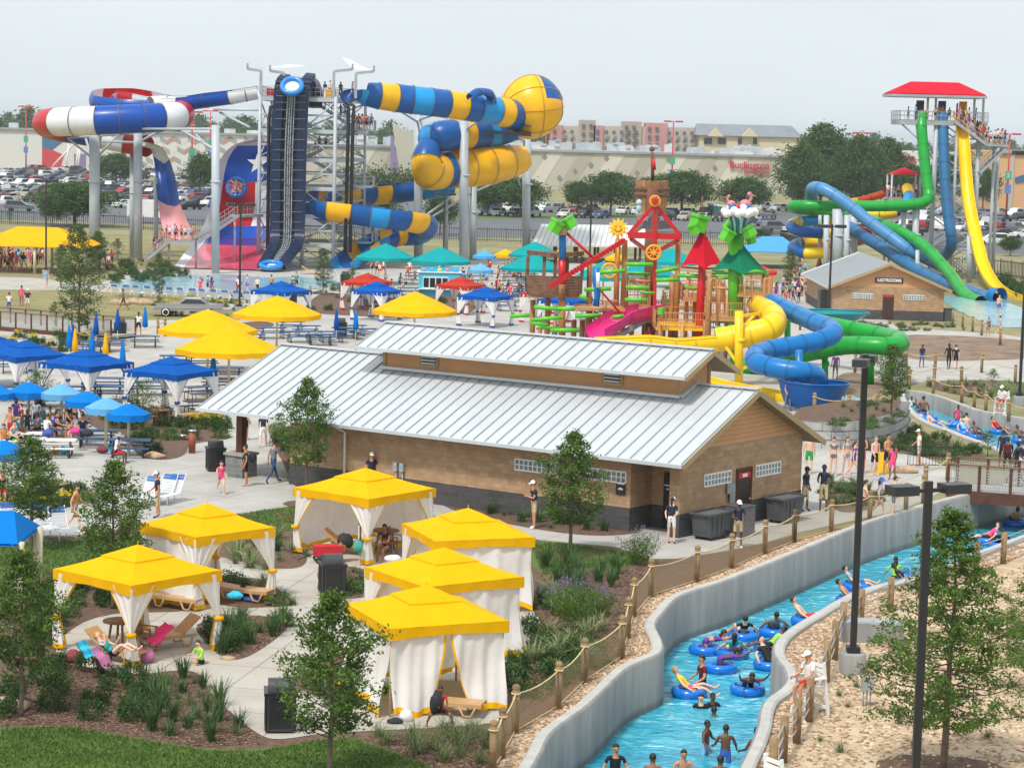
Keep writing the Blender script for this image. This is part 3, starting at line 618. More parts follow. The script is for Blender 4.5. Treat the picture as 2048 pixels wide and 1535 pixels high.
def shrub_mb(seed,r,hz,n,ls):
 rg=random.Random(seed);mb=MB();cl=[]
 for _ in range(26):
  a=rg.uniform(0,6.28);e=rg.uniform(.05,1.);q=V((cos(a)*math.sqrt(1-e*e*.8),sin(a)*math.sqrt(1-e*e*.8),e*hz/r))*r*rg.uniform(.55,.95);cl.append(q)
 for _ in range(n):
  c=rg.choice(cl);leaf(mb,(c.x+rg.gauss(0,.16)*r,c.y+rg.gauss(0,.16)*r,max(.02,c.z+rg.gauss(0,.14)*r)),ls*rg.uniform(.7,1.4),ls*.5,rg,.6)
 return mb
def blades_mb(seed,n,ln,wd,spread,arch=.5):
 rg=random.Random(seed);mb=MB()
 for _ in range(n):
  a=rg.uniform(0,6.28);L=ln*rg.uniform(.6,1.15);sp=spread*rg.uniform(.2,1.1);b=V((rg.gauss(0,.06),rg.gauss(0,.06),0));pr=None
  d=V((cos(a),sin(a),0));e=V((-sin(a),cos(a),0));vs=[]
  for k in range(5):
   t=k/4;p=b+d*L*sp*t*(1+arch*t)+V((0,0,L*(t-arch*.9*sp*t*t*t)));w=wd*(1-t*t*.9)/2;vs+=[p-e*w,p+e*w]
  mb.add(vs,[(2*k,2*k+1,2*k+3,2*k+2)for k in range(4)])
 return mb
def spikes(seed,n,r,h,ls,m2):
 rg=random.Random(seed);mb=MB()
 for _ in range(n):
  a=rg.uniform(0,6.28);q=rg.random()**.5;tip=V((cos(a)*q*r,sin(a)*q*r,h*(1-.35*q*q)*rg.uniform(.75,1.1)));base=V((cos(a)*q*r*.25,sin(a)*q*r*.25,.03))
  for k in range(16):
   t=rg.uniform(.12,.9);p=base.lerp(tip,t)+V((rg.gauss(0,.05),rg.gauss(0,.05),rg.gauss(0,.03)));leaf(mb,p,ls,ls*.28,rg,.8)
 b=len(mb.f)
 for _ in range(m2):
  a=rg.uniform(0,6.28);q=rg.random()**.6;p=V((cos(a)*q*r*1.05,sin(a)*q*r*1.05,h*(1.02-.35*q*q)*rg.uniform(.85,1.1)))
  for k in range(5):leaf(mb,p+V((rg.gauss(0,.012),rg.gauss(0,.012),-.035*k)),.055,.03,rg,1.)
 for i in range(b,len(mb.f)):mb.m[i]=1
 return mb
def bloom(mb,seed,n,r,h):
 rg=random.Random(seed);b=len(mb.f)
 for _ in range(n):a=rg.uniform(0,6.28);q=rg.random()**.5*r;leaf(mb,(cos(a)*q,sin(a)*q,h*rg.uniform(.75,1.05)),.09,.07,rg)
 for i in range(b,len(mb.f)):mb.m[i]=1
 return mb
PLANTS={k:[mb,mt,None,nm]for k,mb,mt,nm in(('shrub',shrub_mb(1,.5,.62,900,.085),[m_shr],'shrub'),('shrub2',shrub_mb(2,.5,.5,900,.08),[m_shr],'shrub'),('strap',blades_mb(3,70,.85,.035,.42),[m_blade],'strap_leaf_clump'),('strap2',blades_mb(4,60,.6,.03,.6),[m_blade],'strap_leaf_clump'),('striped',blades_mb(5,70,.7,.035,.7,.7),[m_strp],'striped_leaf_clump'),('tuft',blades_mb(6,60,.38,.014,.8,.6),[m_tuft],'tufted_plant'),('sage',spikes(7,230,.85,1.25,.075,60),[m_cyp,m_purp],'sage_bush'),('flower',bloom(shrub_mb(8,.42,.45,600,.08),9,60,.42,.5),[m_shr,m_yel],'flowering_shrub'),('low',shrub_mb(10,.45,.28,500,.09),[m_wil],'low_plant'))}
def plant(key,px,py,label,sc=1.,group=None,z=.02,loc=None):
 mb,mt,proto,nm=PLANTS[key];p=loc if loc is not None else G(px,py,z);rz=random.uniform(0,6.28)
 if proto is None:
  o=mb.build(nm,mt);o.location=p;o.rotation_euler.z=rz;tag(o,label,'plant',group);o.scale=(sc,)*3;PLANTS[key][2]=o;return o
 o=proto.copy();COL.objects.link(o);o.location=p;o.rotation_euler.z=rz;o.scale=(sc,)*3;o['label']=label
 if group:o['group']=group
 return o
SKIN={'l':hexc('e6b59a'),'t':hexc('c58c68'),'b':hexc('8a5a3e'),'d':hexc('664231')}
def m_skin(k):return M('skin_'+k,SKIN[k],.55,.06,6.)
CLO=dict(navy='1c2742',khaki='c9b28c',white='e6e6e4',red='c8202c',black='17171a',pink='ee4f86',grey='6f747c',jeans='2f4a6b',teal='2a9aa0',green='2e9a4c',maroon='5a1626',orange='e2622a',blue='2a62b8',purple='6a3a94',yellow='eccb2a',lime='9be04a',brown='5b3d2a',sky='86b8dc',plaid='9aa0a8')
def m_cloth(k):return M('cloth_'+k,hexc(CLO[k]),.85,.1,9.)
def dirp(a,x=0.):return V((x,-sin(R(a)),-cos(R(a)))).normalized()
GEO={}
def body_geo(pose):
 key=tuple(sorted(pose.items()))
 if key in GEO:return GEO[key]
 g=lambda k,d:pose.get(k,d)
 lean,rec=g('lean',3),g('recline',0)
 th,kn=g('thigh',(2,-2)),g('knee',(3,3));ar,ab,el,inn=g('arm',(-4,4)),g('abd',(.16,.16)),g('elbow',(12,12)),g('inn',(.0,.0));sp=g('spread',.05)
 J={};J['pel']=V((0,0,0));up=-dirp(-lean if lean else 0);up=V((0,-sin(R(lean)),cos(R(lean))))
 fw=V((0,-cos(R(lean)),-sin(R(lean))));J['spi']=up*.19;J['che']=up*.38;J['neck']=up*.545;hd=g('head',0)
 hu=V((0,-sin(R(lean+hd)),cos(R(lean+hd))));J['h0']=J['neck']+hu*.09-V((0,.015,0));J['h1']=J['neck']+hu*.19-V((0,.02,0))
 for s,i,n in((1,0,'L'),(-1,1,'R')):
  J['sh'+n]=up*.47+V((s*.185,0,0));a=dirp(ar[i]+0,s*ab[i]);J['el'+n]=J['sh'+n]+a*.29
  f=dirp(ar[i]+el[i],s*(ab[i]*.4-inn[i]));J['wr'+n]=J['el'+n]+f*.25;J['ha'+n]=J['wr'+n]+f*.085
  J['hip'+n]=V((s*.095,0,-.03));t=dirp(th[i],s*sp);J['kn'+n]=J['hip'+n]+t*.43
  q=dirp(th[i]-kn[i],s*sp*.3);J['an'+n]=J['kn'+n]+q*.42;ft=dirp(th[i]-kn[i]+78);J['to'+n]=J['an'+n]+ft*.17+q*.035
 RAD=dict(pel=(.155,.115),spi=(.135,.10),che=(.165,.115),neck=.055,h0=.075,h1=.088,sh=.062,el=.042,wr=.028,ha=.034,hip=.095,kn=.056,an=.036,to=.034)
 if g('fem',0):RAD.update(spi=(.115,.09),che=(.145,.115),sh=.05,el=.035,pel=(.165,.12))
 names=list(J);idx={n:i for i,n in enumerate(names)}
 ed=[('pel','spi'),('spi','che'),('che','neck'),('neck','h0'),('h0','h1')]
 for n in 'LR':ed+=[('che','sh'+n),('sh'+n,'el'+n),('el'+n,'wr'+n),('wr'+n,'ha'+n),('pel','hip'+n),('hip'+n,'kn'+n),('kn'+n,'an'+n),('an'+n,'to'+n)]
 if rec:
  m=Matrix.Rotation(R(-rec),3,'X')
  for n in J:J[n]=m@J[n]
  hu=m@hu;fw=m@fw
 me=bpy.data.meshes.new('b');me.from_pydata([tuple(J[n])for n in names],[(idx[a],idx[b])for a,b in ed],[])
 o=bpy.data.objects.new('b',me);COL.objects.link(o);o.modifiers.new('s','SKIN');sv=me.skin_vertices[0].data
 for n in names:
  r=RAD.get(n)or RAD[n[:-1]];sv[idx[n]].radius=r if isinstance(r,tuple)else(r,r)
 sv[0].use_root=True
 o.modifiers['s'].use_smooth_shade=True;ss=o.modifiers.new('u','SUBSURF');ss.levels=1
 dg=bpy.context.evaluated_depsgraph_get();em=bpy.data.meshes.new_from_object(o.evaluated_get(dg))
 vs=[v.co.copy()for v in em.vertices];fs=[tuple(p.vertices)for p in em.polygons];reg=[]
 bones=[(a,b,J[a],J[b])for a,b in ed]
 for f in fs:
  c=sum((vs[i]for i in f),V((0,0,0)))/len(f);best=None
  for a,b,p,q in bones:
   d=q-p;t=max(0,min(1,(c-p).dot(d)/d.length_squared));r=RAD.get(a)or RAD[a[:-1]];r=r[0]if isinstance(r,tuple)else r
   e=(c-(p+d*t)).length-r*.55
   if best is None or e<best[0]:best=(e,a,b,t)
  _,a,b,t=best
  if a in('neck','h0')or b in('h0',):k='head'
  elif b=='neck':k='chest'if t<.55 else 'head'
  elif a=='pel'and b=='spi':k='pelvis'if t<.35 else 'belly'
  elif a=='spi':k='belly'if t<.45 else 'chest'
  elif b.startswith('sh'):k='chest'
  elif a.startswith('sh'):k='armU'if t<.62 else 'armL'
  elif a.startswith('el'):k='armL'
  elif a.startswith('wr'):k='hand'
  elif b.startswith('hip'):k='pelvis'
  elif a.startswith('hip'):k='pelvis'if t<.12 else 'thighU'if t<.72 else 'thighL'
  elif a.startswith('kn'):k='thighL'if t<.08 else 'shin'
  else:k='foot'
  reg.append(k)
 bpy.data.objects.remove(o);bpy.data.meshes.remove(me);bpy.data.meshes.remove(em)
 ex=MB();hc=(J['h0']+J['h1'])/2;rt=V((1,0,0));hf=fw if not hd else V((0,-cos(R(lean+hd)),-sin(R(lean+hd))))if not rec else fw
 hf=(hf-hu*hf.dot(hu)).normalized()
 ex.ball(hc+hu*.012-hf*.004,(.078,.096,.118),12,8)
 ex.cyl(hc+hf*.085+hu*.03,hc+hf*.112-hu*.008,.008,.016,6)
 for s in(-1,1):ex.ball(hc+rt*s*.08+hu*.005,(.014,.022,.03),6,4)
 for n,s in(('L',1),('R',-1)):
  w,h=J['wr'+n],J['ha'+n];d=(h-w).normalized();sdv=d.cross(V((1,0,0))if abs(d.x)<.7 else V((0,1,0))).normalized();nrm=d.cross(sdv)
  for k,L in enumerate((.062,.074,.078,.07,.055)):
   if k==0:p0=w+d*.035+sdv*.025;d1=(d*.7+sdv*.75).normalized()
   else:p0=h+sdv*(.027-.018*(k-1));d1=d
   p1=p0+d1*L*.55;p2=p1+(d1+nrm*.55*s).normalized()*L*.45;ex.tube([p0,p1,p2],[.0095,.0085,.006],5)
 b=len(vs);vs+=[V(q)for q in ex.v];fs+=[tuple(b+i for i in f)for f in ex.f]
 nh=12*8+6*1+2;reg+=['head'if max(V(ex.v[i]).z for i in f)==0 or(sum((V(ex.v[i])for i in f),V((0,0,0)))/len(f)-hc).length<.16 else 'hand'for f in ex.f]
 eyes=MB()
 for s in(-1,1):eyes.ball(hc+rt*s*.032+hf*.088+hu*.03,.012,6,4)
 eyes.ball(hc+hf*.088-hu*.045,(.024,.012,.007),6,4)
 b=len(vs);vs+=[V(q)for q in eyes.v];fs+=[tuple(b+i for i in f)for f in eyes.f];reg+=['eye']*len(eyes.f)
 lo=min(v.z for v in vs)if not g('seat',0)else-.11
 off=V((0,0,-lo));vs=[v+off for v in vs]
 GEO[key]=(vs,fs,reg,hc+off,hu,hf);return GEO[key]
OUT={'staff':dict(chest='navy',belly='navy',armU='navy',pelvis='khaki',thighU='khaki',foot='white'),'staffw':dict(chest='navy',belly='navy',armU='navy',pelvis='white',thighU='white',foot='black'),'staffb':dict(chest='navy',belly='navy',armU='navy',pelvis='khaki',thighU='khaki',thighL='khaki',foot='black'),'guard':dict(chest='white',belly='white',armU='white',pelvis='red',thighU='red')}
def outfit(o):
 if o in OUT:return OUT[o]
 p=o.split('-');k=p[0];c=p[1];d=p[2]if len(p)>2 else c
 if k=='trunks':return dict(pelvis=c,thighU=c)
 if k=='bikini':return dict(chest=c,pelvis=d)
 if k=='suit':return dict(chest=c,belly=c,pelvis=d)
 if k=='tee':return dict(chest=c,belly=c,armU=c,pelvis=d,thighU=d)
 if k=='dress':return dict(chest=c,belly=c,pelvis=c,thighU=d)
 if k=='jeans':return dict(chest=c,belly=c,armU=c,pelvis=d,thighU=d,thighL=d,shin=d,foot='black')
 if k=='wet':return dict(chest=c,belly=c,armU=c,armL=c,pelvis=c,thighU=c,thighL=c,shin=c)
POSES=dict(stand=dict(),stand2=dict(arm=(-8,10),thigh=(6,-5),knee=(8,4),elbow=(25,40)),women=dict(fem=1,thigh=(3,-3),elbow=(30,20)),walk=dict(thigh=(26,-18),knee=(8,22),arm=(-24,22),elbow=(22,30),lean=5),walk2=dict(fem=1,thigh=(-16,24),knee=(26,10),arm=(22,-20),elbow=(35,25),lean=4),fold=dict(arm=(12,12),elbow=(95,95),inn=(.75,.75),thigh=(2,-2)),behind=dict(arm=(-22,-22),elbow=(-38,-38),inn=(.5,.5),fem=1),hold=dict(arm=(14,14),elbow=(75,75),inn=(.35,.35)),run=dict(thigh=(38,-24),knee=(40,55),arm=(-30,30),elbow=(70,70),lean=12,fem=1),wade=dict(arm=(12,8),abd=(.45,.45),elbow=(55,45)),wadef=dict(fem=1,arm=(12,8),abd=(.45,.45),elbow=(55,45)),tube=dict(seat=1,recline=48,thigh=(58,52),knee=(35,45),arm=(-15,-10),abd=(.95,.95),elbow=(20,25),spread=.2,head=22),lie=dict(seat=1,recline=62,thigh=(70,74),knee=(60,66),arm=(8,30),abd=(.3,.3),elbow=(75,100),inn=(.3,.3),fem=1,head=20),prone=dict(seat=1,lean=80,head=-60,thigh=(-4,4),knee=(10,18),arm=(110,105),abd=(.75,.75),elbow=(20,25)),sit=dict(seat=1,thigh=(84,80),knee=(84,80),lean=8,arm=(22,18),elbow=(50,55),inn=(.2,.2)),sitf=dict(seat=1,fem=1,thigh=(84,80),knee=(84,80),lean=12,arm=(28,22),elbow=(60,60),inn=(.3,.3)),ground=dict(seat=1,fem=1,thigh=(100,70),knee=(110,30),lean=12,arm=(30,30),elbow=(60,70),inn=(.3,.3)),cross=dict(seat=1,fem=1,thigh=(78,78),knee=(120,120),spread=.7,lean=6,arm=(18,18),elbow=(70,70),inn=(.5,.5)))
def hair_mb(hc,hu,hf,style):
 mb=MB();rt=hu.cross(hf).normalized()
 def fn(u,v):
  p=u*PI*.56;a=v*2*PI;d=hu*cos(p)*.132+(rt*cos(a)*.094+hf*sin(a)*.108)*sin(p)
  if sin(a)>.35 and u>.62:d-=hf*.045*(u-.62)/.38*2.2
  return hc+hu*.02-hf*.012+d
 mb.grid(fn,6,14)
 if style=='long':mb.tube([hc-hf*.05+hu*.03,hc-hf*.085-hu*.08,hc-hf*.07-hu*.2,hc-hf*.06-hu*.3],[.07,.085,.07,.03],8,flat=.7)
 elif style=='pony':mb.tube([hc-hf*.09+hu*.05,hc-hf*.14-hu*.02,hc-hf*.12-hu*.16,hc-hf*.11-hu*.24],[.03,.042,.036,.012],7)
 elif style=='bun':mb.ball(hc-hf*.07+hu*.13,.05,8,6)
 return mb
def cap_mb(hc,hu,hf,wide=0):
 mb=MB();rt=hu.cross(hf).normalized()
 mb.grid(lambda u,v:hc+hu*.035+hu*cos(u*PI/2)*.118+(rt*cos(v*2*PI)*.098+hf*sin(v*2*PI)*.112)*sin(u*PI/2),5,14)
 if wide:mb.grid(lambda u,v:hc+hu*(.045-.03*u)+(rt*cos(v*2*PI)+hf*sin(v*2*PI))*(.09+.15*u),2,16)
 else:mb.grid(lambda u,v:hc+hu*(.045-.02*u)+hf*(.10+.085*u)*1.+rt*(v-.5)*.16*(1-.35*u*u),3,6)
 return mb
HAIRC={'k':(.012,.010,.009),'n':(.05,.026,.014),'y':(.42,.27,.11),'g':(.2,.18,.16)}
PCACHE={}
def person(loc,label,pose='stand',out='trunks-blue',skin='l',hair='short',hc='k',rz=0.,h=1.72,z=None,cap=None,group=None,simple=False,name='person',tilt=None):
 p=V(loc)if len(loc)==3 else G(loc[0],loc[1],0 if z is None else z)
 key=(pose,out,skin,hair,hc,cap,simple)
 if key in PCACHE:
  t=dup(PCACHE[key],p,rz,label,group,h/1.72)
  if group is None and 'group'in t:del t['group']
  return t
 vs,fs,reg,hcn,hu,hf=body_geo(POSES[pose]);of=outfit(out);mb=MB();mats=[m_skin(skin),m_black];mi={}
 mb.v=[tuple(v)for v in vs];mb.f=list(fs);mb.sm=[True]*len(fs)
 for r in reg:
  c=of.get(r)
  if c is None:mb.m.append(1 if r=='eye'else 0);continue
  if c not in mi:mi[c]=len(mats);mats.append(m_cloth(c))
  mb.m.append(mi[c])
 mh=M('hair_'+hc,HAIRC[hc],.5,.2,20.)
 if simple:
  k=len(mats);mats.append(mh);hm=hair_mb(hcn,hu,hf,hair);mb.join(hm,mi=k)
  if cap:k=len(mats);mats.append(m_cloth(cap.split('-')[0]));mb.join(cap_mb(hcn,hu,hf,'wide'in cap),mi=k)
  t=mb.build(name,mats);t.location=p;t.rotation_euler.z=rz;tag(t,label,'person',group)
 else:
  t=thing(name,label,'person',p,rz,group);mb.build('body',mats,t);hair_mb(hcn,hu,hf,hair).build('hair',mh,t)
  if cap:cap_mb(hcn,hu,hf,'wide'in cap).build('hat',m_cloth(cap.split('-')[0]),t)
 t.scale=(h/1.72,)*3;PCACHE[key]=t;return t
def m_fab(k,h,tr=.22):return M('canopy_'+k,h,.85,.07,1.4,.25,bscale=2.2,trans=tr,spec=.15,detail=6.)
FAB=dict(yellow='f3ba00',blue='0059b2',red='c23a2c',teal='0aa0a2',sky='5aaee6',mid='047fd8',pale='6fb4e2',red2='e0283c')
m_curt=M('curtain_fabric',(.90,.885,.86),.85,.04,1.5,.35,bscale=3.5,trans=.3)
m_tan=M('tan_pole',(.55,.42,.25),.6,.08,2.)
def cabana(pts,colr,label,group,closed=(),tied=(0,1,2,3),side=None,zv=2.02,gap=None,name='cabana',rz=None,hem=None):
 if len(pts)==3:
  L,F,Rr=[G(x,y,zv)for x,y in pts];ctr=(L+Rr)/2;d=((F-ctr));rz=math.atan2(d.y,d.x)+PI/2;sd=(Rr-L).length/math.sqrt(2)
  sd=side or sd
 else:ctr=G(*pts);sd=side or 3.3
 a=sd/2;t=thing(name,label,'cabana',(ctr.x,ctr.y,.02),rz,group);fab=m_fab(colr,FAB[colr]);hem=fab if hem is None else hem
 C=[V((0,-a*1.414,0)),V((a*1.414,0,0)),V((0,a*1.414,0)),V((-a*1.414,0,0))]
 zt=zv+.3;mb=MB()
 def fn(k):
  p,q=C[k],C[(k+1)%4]
  def f(u,v):
   e=p.lerp(q,u);w=.34+.66*v;sag=-.05*sin(PI*v)*(.6+.4*sin(PI*u));return V((e.x*w,e.y*w,zt+(1-v)*.44+sag))
  return f
 for k in range(4):
  mb.grid(fn(k),6,5)
  p,q=C[k],C[(k+1)%4]
  mb.grid(lambda u,v:p.lerp(q,u)*(1.004+.012*sin(u*19+k))+V((0,0,zt-v*(.27+.05*abs(2*u-1)-.03*sin(u*PI)))),14,2)
 mb.build('canopy',fab,t)
 mb=MB();h=[c*.44 for c in C];z0=zt+.40
 for k in range(4):
  p,q=h[k],h[(k+1)%4];mb.add([p+V((0,0,z0)),q+V((0,0,z0)),V((0,0,z0+.32))],[(0,1,2)]);mb.add([p+V((0,0,z0)),q+V((0,0,z0)),q*1.01+V((0,0,z0-.07)),p*1.01+V((0,0,z0-.07))],[(0,1,2,3)])
 mb.cyl((0,0,z0+.3),(0,0,z0+.42),.012,n=5)
 mb.build('top_canopy',fab,t)
 for k in range(4):
  c=C[k]*.94;MB().cyl(c,c+V((0,0,zt)),.035,n=6).build('pole',m_tan,t)
 mb=MB()
 for k in range(4):mb.beam(C[k]*.94+V((0,0,zt-.05)),C[(k+1)%4]*.94+V((0,0,zt-.05)),.05)
 mb.build('top_rail',m_tan,t)
 rg=random.Random(int(ctr.x*37+ctr.y*11))
 for k in tied:
  if k in closed and(k-1)%4 in closed:continue
  c=C[k]*.96;da=(C[(k+1)%4]-C[k]).normalized();db=(C[(k-1)%4]-C[k]).normalized();zt2=zt-.1;ph=rg.uniform(0,6)
  def f(u,v):
   x=2*u-1;z=zt2*(1-v)+.05*v;tie=.58
   w=(.95*(1-(v/tie))**1.15+.11)if v<tie else .11+.26*((v-tie)/(1-tie))**.8
   d=da if x>0 else db;out=-(da+db).normalized();rip=.05*sin(x*17+ph)*(.3+.7*w)
   n=out*(.03+rip+(.10 if v>tie else .05)*(1-abs(x)));return c+d*abs(x)*w+n+V((0,0,z))
  mb=MB().grid(f,28,16,mf=lambda i,j:1 if j>=15 or i in(0,27)else 0);cu=mb.build('curtain',[m_curt,hem],t)
  MB().lathe([(.10,.86),(.145,.88),(.15,.96),(.11,1.0)],10,c-(da+db).normalized()*.04+V((0,0,0))).build('tie_band',hem,cu)
 for k in closed:
  p,q=C[k]*.955,C[(k+1)%4]*.955;nrm=((p+q)/2).normalized();ph=rg.uniform(0,6);zt2=zt-.1
  rng=((0.,1.),)if gap is None or gap[0]!=k else((0.,gap[1]),(gap[2],1.))
  for ra,rb in rng:
   def f(u,v):
    uu=ra+(rb-ra)*u;cl=uu*(1-v)+v*uu
    if gap and gap[0]==k:
     mid=(gap[1]+gap[2])/2;wv=min(1,max(0,v*1.15-.15))**1.5;e=abs(gap[1]-gap[2])/2
     uu=uu+(-1 if rb<1 else 1)*wv*.15*(u if rb<1 else 1-u)
    return p.lerp(q,uu)+nrm*((.05*sin(uu*31+ph)+.035*sin(uu*57+2*ph+v*3))*(.45+.55*v)+.20*v*v+.09*sin(v*5+uu*8+ph)*v)+V((0,0,zt2*(1-v)+.09*v+(.07*sin(uu*9+ph)+.04*sin(uu*23))*v+(.22*v*max(0,1-abs(uu-(gap[1]+gap[2])/2)*5)if gap and gap[0]==k else 0)))
   MB().grid(f,26,14,mf=lambda i,j:1 if j>=13 or(rb<1 and i>=25)or(ra>0 and i==0)else 0).build('curtain',[m_curt,hem],t)
 return t
YG='yellow cabanas between the lawn and the river'
cabana([(107,1160),(262,1194),(442,1160)],'yellow','yellow cabana open on all sides with a sunbather in the shade',YG)
cabana([(277,1068),(393,1094),(550,1072)],'yellow','yellow cabana half curtained behind the open one, bag on its bench',YG,closed=(2,3))
cabana([(592,997),(738,1019),(864,989)],'yellow','yellow cabana nearest the brick building with a red wagon in it',YG,closed=(1,2))
cabana([(797,1070),(866,1103),(1075,1089)],'yellow','closed yellow cabana rearmost of the three in a row beside the river',YG,closed=(0,1,2),tied=(3,),side=3.3)
cabana([(736,1147),(850,1196),(1043,1183)],'yellow','closed yellow cabana in the middle of the row of three',YG,closed=(0,1,2),tied=(3,),side=3.3)
cabana([(704,1228),(775,1283),(1003,1266)],'yellow','nearest yellow cabana with a child sitting in its curtain gap',YG,closed=(0,1,2,3),tied=(),side=3.3,gap=(0,.485,.525))
m_bhem=M('navy_hem',hexc('1c3f8a'),.8,.05)
BG='blue cabanas by the picnic tables'
cabana([(247,753),(359,766),(436,752)],'blue','blue cabana at the corner of the brick building roof',BG,hem=m_bhem)
cabana([(79,737),(180,748),(266,735)],'blue','blue cabana in the middle of the left row',BG,hem=m_bhem)
cabana([(-25,722),(28,728),(128,714)],'blue','blue cabana at the left edge above small umbrellas',BG,hem=m_bhem)
cabana([(-110,705),(-40,712),(52,697)],'blue','blue cabana cut off by the left edge of the view',BG,hem=m_bhem)
cabana((562,641),'blue','blue cabana behind the yellow mushroom umbrellas',BG,rz=.2,side=3.3,hem=m_bhem)
cabana((752,640),'blue','blue cabana left of the two facing the ice cream kiosk',BG,rz=.3,side=2.9,hem=m_bhem)
cabana((970,652),'blue','blue cabana with striped drapes right of the kiosk',BG,rz=.3,side=3.2,hem=m_bhem)
cabana((1130,660),'blue','blue cabana half hidden by the play structure',BG,rz=.3,side=3.2,hem=m_bhem)
RG='red cabanas near the kiosk'
cabana((733,620),'red','red cabana left of the kiosk behind a blue one',RG,rz=.3,side=3.1)
cabana((920,627),'red','red cabana in front of the kiosk',RG,rz=.3,side=3.0)
cabana((1090,645),'red','red cabana half hidden behind the ship cabin',RG,rz=.3,side=3.0)
def mushroom(px,py,r,ze,za,colr,label,group,n=8,nm='mushroom_umbrella'):
 p=G(px,py);t=thing(nm,label,'umbrella',p,.2,group);fab=m_fab(colr,FAB[colr]);mb=MB()
 def f(u,v):
  a=u*2*PI;s=r/(1+.0)*(cos(PI/n)/cos((a%(2*PI/n))-PI/n));q=v;return V((cos(a)*s*q,sin(a)*s*q,za-(za-ze)*(q**1.12)))
 mb.grid(f,n*4,6)
 mb.grid(lambda u,v:f(u,1)*(1-.0*v)+V((0,0,-v*(.26+.05*abs(sin(u*2*PI*n/2*2))))),n*8,1)
 mb.build('canopy',fab,t)
 MB().cyl((0,0,0),(0,0,za),.07,n=8).build('pole',M('cream_pole',(.62,.56,.38),.5,.05),t)
 mb=MB()
 for k in range(n):a=2*PI*k/n;mb.beam((0,0,za-.12),(cos(a)*r*.97,sin(a)*r*.97,ze-.03),.05)
 mb.build('ribs',M('cream_pole',0),t);return t
MU='big yellow mushroom umbrellas'
mushroom(457,792,2.95,2.62,3.85,'yellow','nearest big yellow umbrella, over tables by the roof corner',MU)
mushroom(415,745,3.0,2.62,3.85,'yellow','big yellow umbrella left behind the nearest one',MU)
mushroom(553,704,2.95,2.55,3.75,'yellow','big yellow umbrella in the middle above blue picnic tables',MU)
mushroom(828,692,2.95,2.5,3.8,'yellow','big yellow umbrella above the upper roof ridge',MU)
TU='teal umbrellas at the food plaza'
for px,py,r,lb in((770,568,2.9,'teal umbrella leftmost, in front of the striped slide'),(880,576,2.9,'teal umbrella standing over the ice cream kiosk'),(1062,592,2.9,'teal umbrella just left of the ship cabin'),(1068,560,2.7,'teal umbrella behind the ship cabin'),(1340,575,2.8,'teal umbrella seen behind the wooden mast'),(1290,605,2.6,'low teal umbrella behind the play structure'),(1205,612,2.6,'teal umbrella behind the orange wheel')):
 mushroom(px,py,r,2.6,3.9,'teal',lb,TU,nm='teal_umbrella')
mushroom(1500,590,2.6,2.3,3.1,'red2','red umbrella behind the green tent',None)
for px,py,c,lb in((1010,545,'yellow','small yellow umbrella beyond the teal ones'),(968,548,'sky','small light blue umbrella beyond the teal ones'),(1115,548,'yellow','small yellow umbrella above the ship cabin'),(1232,552,'yellow','small yellow umbrella by the sun face'),(905,590,'sky','small light blue umbrella beside the kiosk'),(960,580,'pale','pale blue umbrella at the tables right of the kiosk')):
 mushroom(px,py,1.25,1.9,2.5,c,lb,'small umbrellas at the food plaza',nm='patio_umbrella')
def market(px,py,colr,label,r=.98):
 return mushroom(px,py,r,1.95,2.42,colr,label,'small blue market umbrellas',nm='market_umbrella')
for px,py,c,lb in((57,862,'mid','deep blue market umbrella, second from the left'),(123,866,'pale','pale blue market umbrella, left of two pale ones'),(172,883,'mid','deep blue market umbrella between two pale ones'),(212,898,'pale','pale blue market umbrella, right of two pale ones'),(257,912,'mid','deep blue market umbrella at the right end of the row'),(8,1000,'mid','blue market umbrella nearest, by the left tree'),(-12,866,'mid','blue market umbrella cut by the left edge')):market(px,py,c,lb)
def closed_umb(px,py,colr,label,h=2.5):
 p=G(px,py);t=thing('closed_umbrella',label,'umbrella',p,0,'closed umbrellas')
 MB().lathe([(.02,h),(.06,h-.08),(.17,h-.9),(.2,h-1.35),(.1,h-1.42)],8).build('folded_canopy',m_fab(colr,FAB[colr],.1),t);MB().cyl((0,0,0),(0,0,h-1),.025,n=5).build('pole',m_white,t)
for px,py,c,lb in((138,730,'mid','closed blue umbrella, left of a close pair'),(146,728,'blue','closed blue umbrella, right of a close pair'),(192,702,'blue','closed blue umbrella by the left picnic tables'),(235,692,'blue','closed blue umbrella in front of the trash bin'),(290,686,'mid','closed blue umbrella left of the walking woman'),(184,742,'mid','closed blue umbrella behind the middle blue cabana'),(150,738,'yellow','closed yellow umbrella, left of two'),(211,748,'yellow','closed yellow umbrella, right of two'),(245,766,'mid','closed blue umbrella beside the blue cabana canopy'),(426,790,'mid','closed blue umbrella under the nearest yellow umbrella'),(672,690,'blue','closed blue umbrella by the far trash bin'),(711,690,'mid','closed blue umbrella by the far blue cabana'),(1108,705,'mid','closed blue umbrella behind the roof ridge')):
 closed_umb(px,py,c,lb)
m_ptab=M('blue_vinyl',(.03,.09,.20),.45,.15,3.)
m_wtab=M('white_vinyl',(.7,.7,.68),.5,.05,3.)
